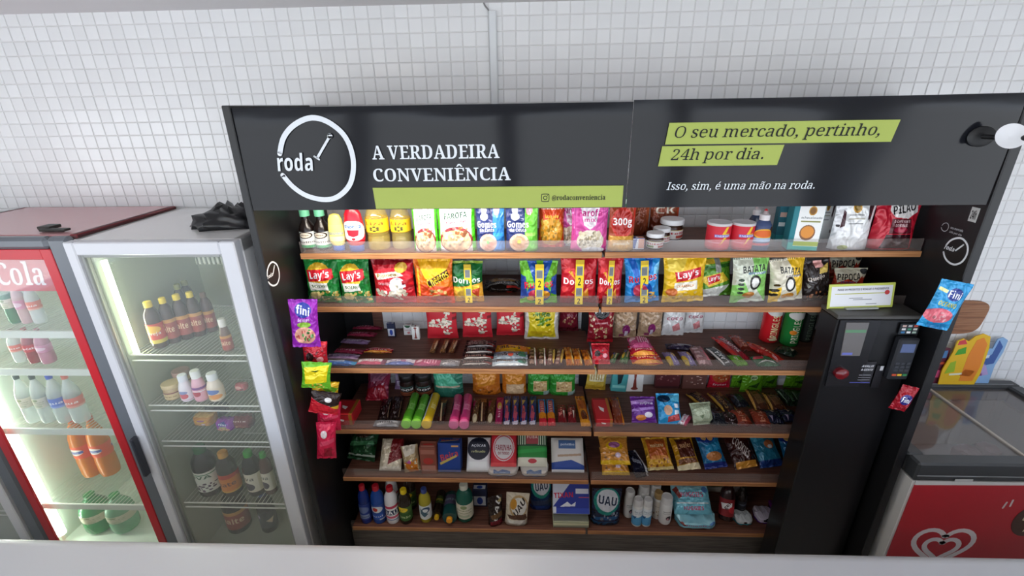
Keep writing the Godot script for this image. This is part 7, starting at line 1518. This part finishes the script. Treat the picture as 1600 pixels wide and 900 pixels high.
const STYLE := {
	"soy": {"body": [[0, 0], [0.93, 0], [1, 0.02], [1, 0.46], [0.9, 0.56], [0.5, 0.68], [0.42, 0.76], [0.42, 0.82]], "label": [0.05, 0.44], "cap": [[0.62, 0.8], [0.62, 0.97], [0.55, 1.0], [0, 1.0]]},
	"squeeze": {"body": [[0.6, 0.13], [0.92, 0.2], [1, 0.32], [0.98, 0.6], [0.86, 0.86], [0.6, 0.97], [0.2, 1.0], [0, 1.0]], "label": [0.27, 0.72], "cap": [[0, 0], [0.72, 0], [0.76, 0.02], [0.76, 0.14], [0.5, 0.15]], "flat": 0.62},
	"oil": {"body": [[0, 0], [0.9, 0], [1, 0.03], [1, 0.2], [0.92, 0.24], [1, 0.28], [1, 0.56], [0.92, 0.6], [0.7, 0.72], [0.36, 0.84], [0.3, 0.92]], "label": [0.3, 0.54], "cap": [[0.34, 0.9], [0.36, 0.98], [0.3, 1.0], [0, 1.0]]},
	"bleach": {"body": [[0, 0], [0.92, 0], [1, 0.03], [1, 0.6], [0.97, 0.68], [0.86, 0.76], [0.6, 0.84], [0.46, 0.87], [0.44, 0.89]], "label": [0.12, 0.55], "cap": [[0.5, 0.88], [0.5, 0.98], [0.42, 1.0], [0, 1.0]]},
	"spray": {"body": [[0, 0], [0.95, 0], [1, 0.02], [1, 0.74], [0.94, 0.78], [0.9, 0.79]], "label": [0.06, 0.7], "cap": [[0.93, 0.78], [0.93, 0.95], [0.8, 1.0], [0.7, 1.0], [0.66, 0.985], [0, 0.985]]},
	"can": {"body": [[0, 0], [0.94, 0], [1, 0.02], [1, 0.92]], "label": [0.05, 0.9], "cap": [[1.02, 0.9], [1.04, 0.92], [1.04, 0.985], [1, 1.0], [0.9, 1.0], [0.88, 0.985], [0, 0.985]]},
	"jar": {"body": [[0, 0], [0.88, 0], [0.95, 0.04], [0.95, 0.6], [0.86, 0.72], [0.82, 0.76]], "label": [0.08, 0.52], "cap": [[0.96, 0.74], [1, 0.76], [1, 0.97], [0.95, 1.0], [0, 1.0]]},
	"stack": {"body": [[0, 0], [0.95, 0], [1, 0.015], [1, 0.95]], "label": [0.03, 0.93], "cap": [[1.02, 0.94], [1.03, 0.95], [1.03, 0.99], [0.97, 1.0], [0, 1.0]]},
	"pet": {"body": [[0, 0.01], [0.55, 0], [0.9, 0.02], [1, 0.08], [1, 0.3], [0.95, 0.34], [1, 0.38], [1, 0.56], [0.9, 0.68], [0.5, 0.84], [0.32, 0.9], [0.3, 0.93]], "label": [0.36, 0.56], "cap": [[0.36, 0.92], [0.37, 0.99], [0.3, 1.0], [0, 1.0]]},
	"yogurt": {"body": [[0, 0], [0.9, 0], [1, 0.04], [1, 0.5], [0.86, 0.62], [0.66, 0.74], [0.6, 0.78]], "label": [0.06, 0.5], "cap": [[0.68, 0.76], [0.7, 0.96], [0.62, 1.0], [0, 1.0]]},
	"sauce": {"body": [[0, 0], [0.92, 0], [1, 0.03], [1, 0.4], [0.8, 0.52], [0.95, 0.62], [0.7, 0.72], [0.46, 0.76]], "label": [0.08, 0.56], "cap": [[0.56, 0.75], [0.56, 0.88], [0.3, 0.9], [0.22, 0.98], [0.1, 1.0], [0, 1.0]], "flat": 0.7},
}

func bottle(t: Node3D, style: String, s: Vector3, cell: int, x: Dictionary) -> void:
	var d: Dictionary = STYLE[style]
	var r := s.x / 2.0
	var flat: float = d.get("flat", 1.0) if not x.has("flat") else x.flat
	var scaled := func(pr: Array, grow: float) -> Array:
		var o := []
		for e in pr:
			o.append([e[0] * r + (grow if e[0] > 0.0 else 0.0), e[1] * s.y])
		return o
	var body: String = x.get("body", "cccccc")
	var m := mat(body, x.get("rough", 0.25), x.get("metal", 0.0), x.get("alpha", 1.0))
	part(x.get("part", "body"), lathe(scaled.call(d.body, 0.0), 1.0, flat), m, t)
	part("lid" if style in ["can", "jar", "stack"] else "cap", lathe(scaled.call(d.cap, 0.0), 1.0, flat if style != "sauce" else 1.0), mat(x.get("cap", "eeeeee"), 0.4), t)
	if style == "sauce":
		part("spout", lathe([[r * 0.3, s.y * 0.9], [r * 0.22, s.y * 0.98], [r * 0.1, s.y * 1.02], [0, s.y * 1.02]]), mat("c8242c", 0.4), t)
	if cell >= 0:
		var lab := []
		var lo: float = d.label[0] * s.y
		var hi: float = d.label[1] * s.y
		var pr: Array = scaled.call(d.body, 0.0007)
		lab.append([radius_at(pr, lo), lo])
		for e in pr:
			if e[1] > lo and e[1] < hi:
				lab.append(e)
		lab.append([radius_at(pr, hi), hi])
		part("label", lathe(lab, 1.0, flat, cell), print_mat("paper" if not x.has("gloss") else "gloss"), t)

func radius_at(pr: Array, y: float) -> float:
	for i in pr.size() - 1:
		if pr[i][1] <= y and pr[i + 1][1] >= y and pr[i + 1][1] > pr[i][1]:
			return lerpf(pr[i][0], pr[i + 1][0], (y - pr[i][1]) / (pr[i + 1][1] - pr[i][1]))
	return pr[-1][0]

# one product: a thing with its parts, standing (or lying) at a point
func product(kind: String, called: String, category: String, group: String, label: String, design: String, at: Vector3, s: Vector3, turn := Vector3.ZERO, x := {}) -> void:
	count += 1
	var t := thing(called, label, category, group)
	t.transform = Transform3D(Basis(Vector3.UP, deg_to_rad(turn.x)) * Basis(Vector3.RIGHT, deg_to_rad(turn.y)) * Basis(Vector3.BACK, deg_to_rad(turn.z)), at)
	var cell: int = cells.get(design, -1)
	match kind:
		"bag", "brick", "flow":
			var lying := kind == "flow"
			var basis_ := Basis(Vector3(0, 0, 1), Vector3(1, 0, 0), Vector3(0, 1, 0)) if lying else Basis.IDENTITY
			var seal: float = x.get("seal", 0.0 if kind == "brick" else 0.07 if lying else 0.055)
			var ms := pillow(s.z if lying else s.x, s.x if lying else s.y, s.y if lying else s.z, cell, count, seal, x.get("ex", 7.0 if kind == "brick" else 3.2 if lying else 2.6), 0.0 if kind != "bag" else 0.07, basis_, lying)
			var off := Vector3(-s.x / 2.0, s.y * 0.62, 0) if lying else Vector3.ZERO
			var m := print_mat(x.get("finish", "foil"))
			part("wrapper" if lying else "bag_body", ms[0], m, t, off)
			for k in range(1, ms.size()):
				part("end_seal", ms[k], m, t, off)
			if x.has("strip"):
				part("promotion_strip", box(Vector3(s.x * 0.22, s.y * 0.94, 0.0012), 0.0005, cells["strip"]), print_mat("paper"), t, Vector3(s.x * x.strip, s.y * 0.5, s.z * 0.5 + 0.002))
		"pouch":
			var ms := pouch(s.x, s.y, s.z, cell, count)
			var m := print_mat(x.get("finish", "foil"))
			part("pouch_body", ms[0], m, t)
			part("top_seal", ms[1], m, t)
		"carton":
			part("carton_body", box(s, 0.0015, cell, Vector3(0, s.y / 2.0, 0)), print_mat(x.get("finish", "paper")), t)
			if x.has("flap"):
				part("end_flap", box(Vector3(s.x * 0.9, s.y * 0.8, 0.002), 0.0005), mat(x.flap, 0.5), t, Vector3(0, s.y / 2.0, s.z / 2.0 + 0.001))
		"tube":
			# lies along z, its end towards the shelf front
			var r := s.x / 2.0
			var o := part("tube_body", lathe([[0, 0], [r * 0.96, 0], [r, 0.003], [r, s.z * 0.97], [r * 0.9, s.z], [0, s.z]], 1, 1, cell), print_mat("gloss"), t)
			o.transform = Transform3D(Basis(Vector3(1, 0, 0), Vector3(0, 0, -1), Vector3(0, 1, 0)), Vector3(0, r + 0.0008, s.z / 2.0))
			var q: float = r * x.get("cap_r", 1.03)
			var c := part("end_cap", lathe([[q * 0.97, 0], [q, 0.002], [q, 0.016], [q * 0.92, 0.019], [0, 0.019]]), mat(x.get("cap", "ffffff"), 0.45), t)
			c.transform = Transform3D(Basis(Vector3(1, 0, 0), Vector3(0, 0, 1), Vector3(0, -1, 0)), Vector3(0, r, s.z / 2.0 - 0.001))
		_:
			bottle(t, kind, s, cell, x)
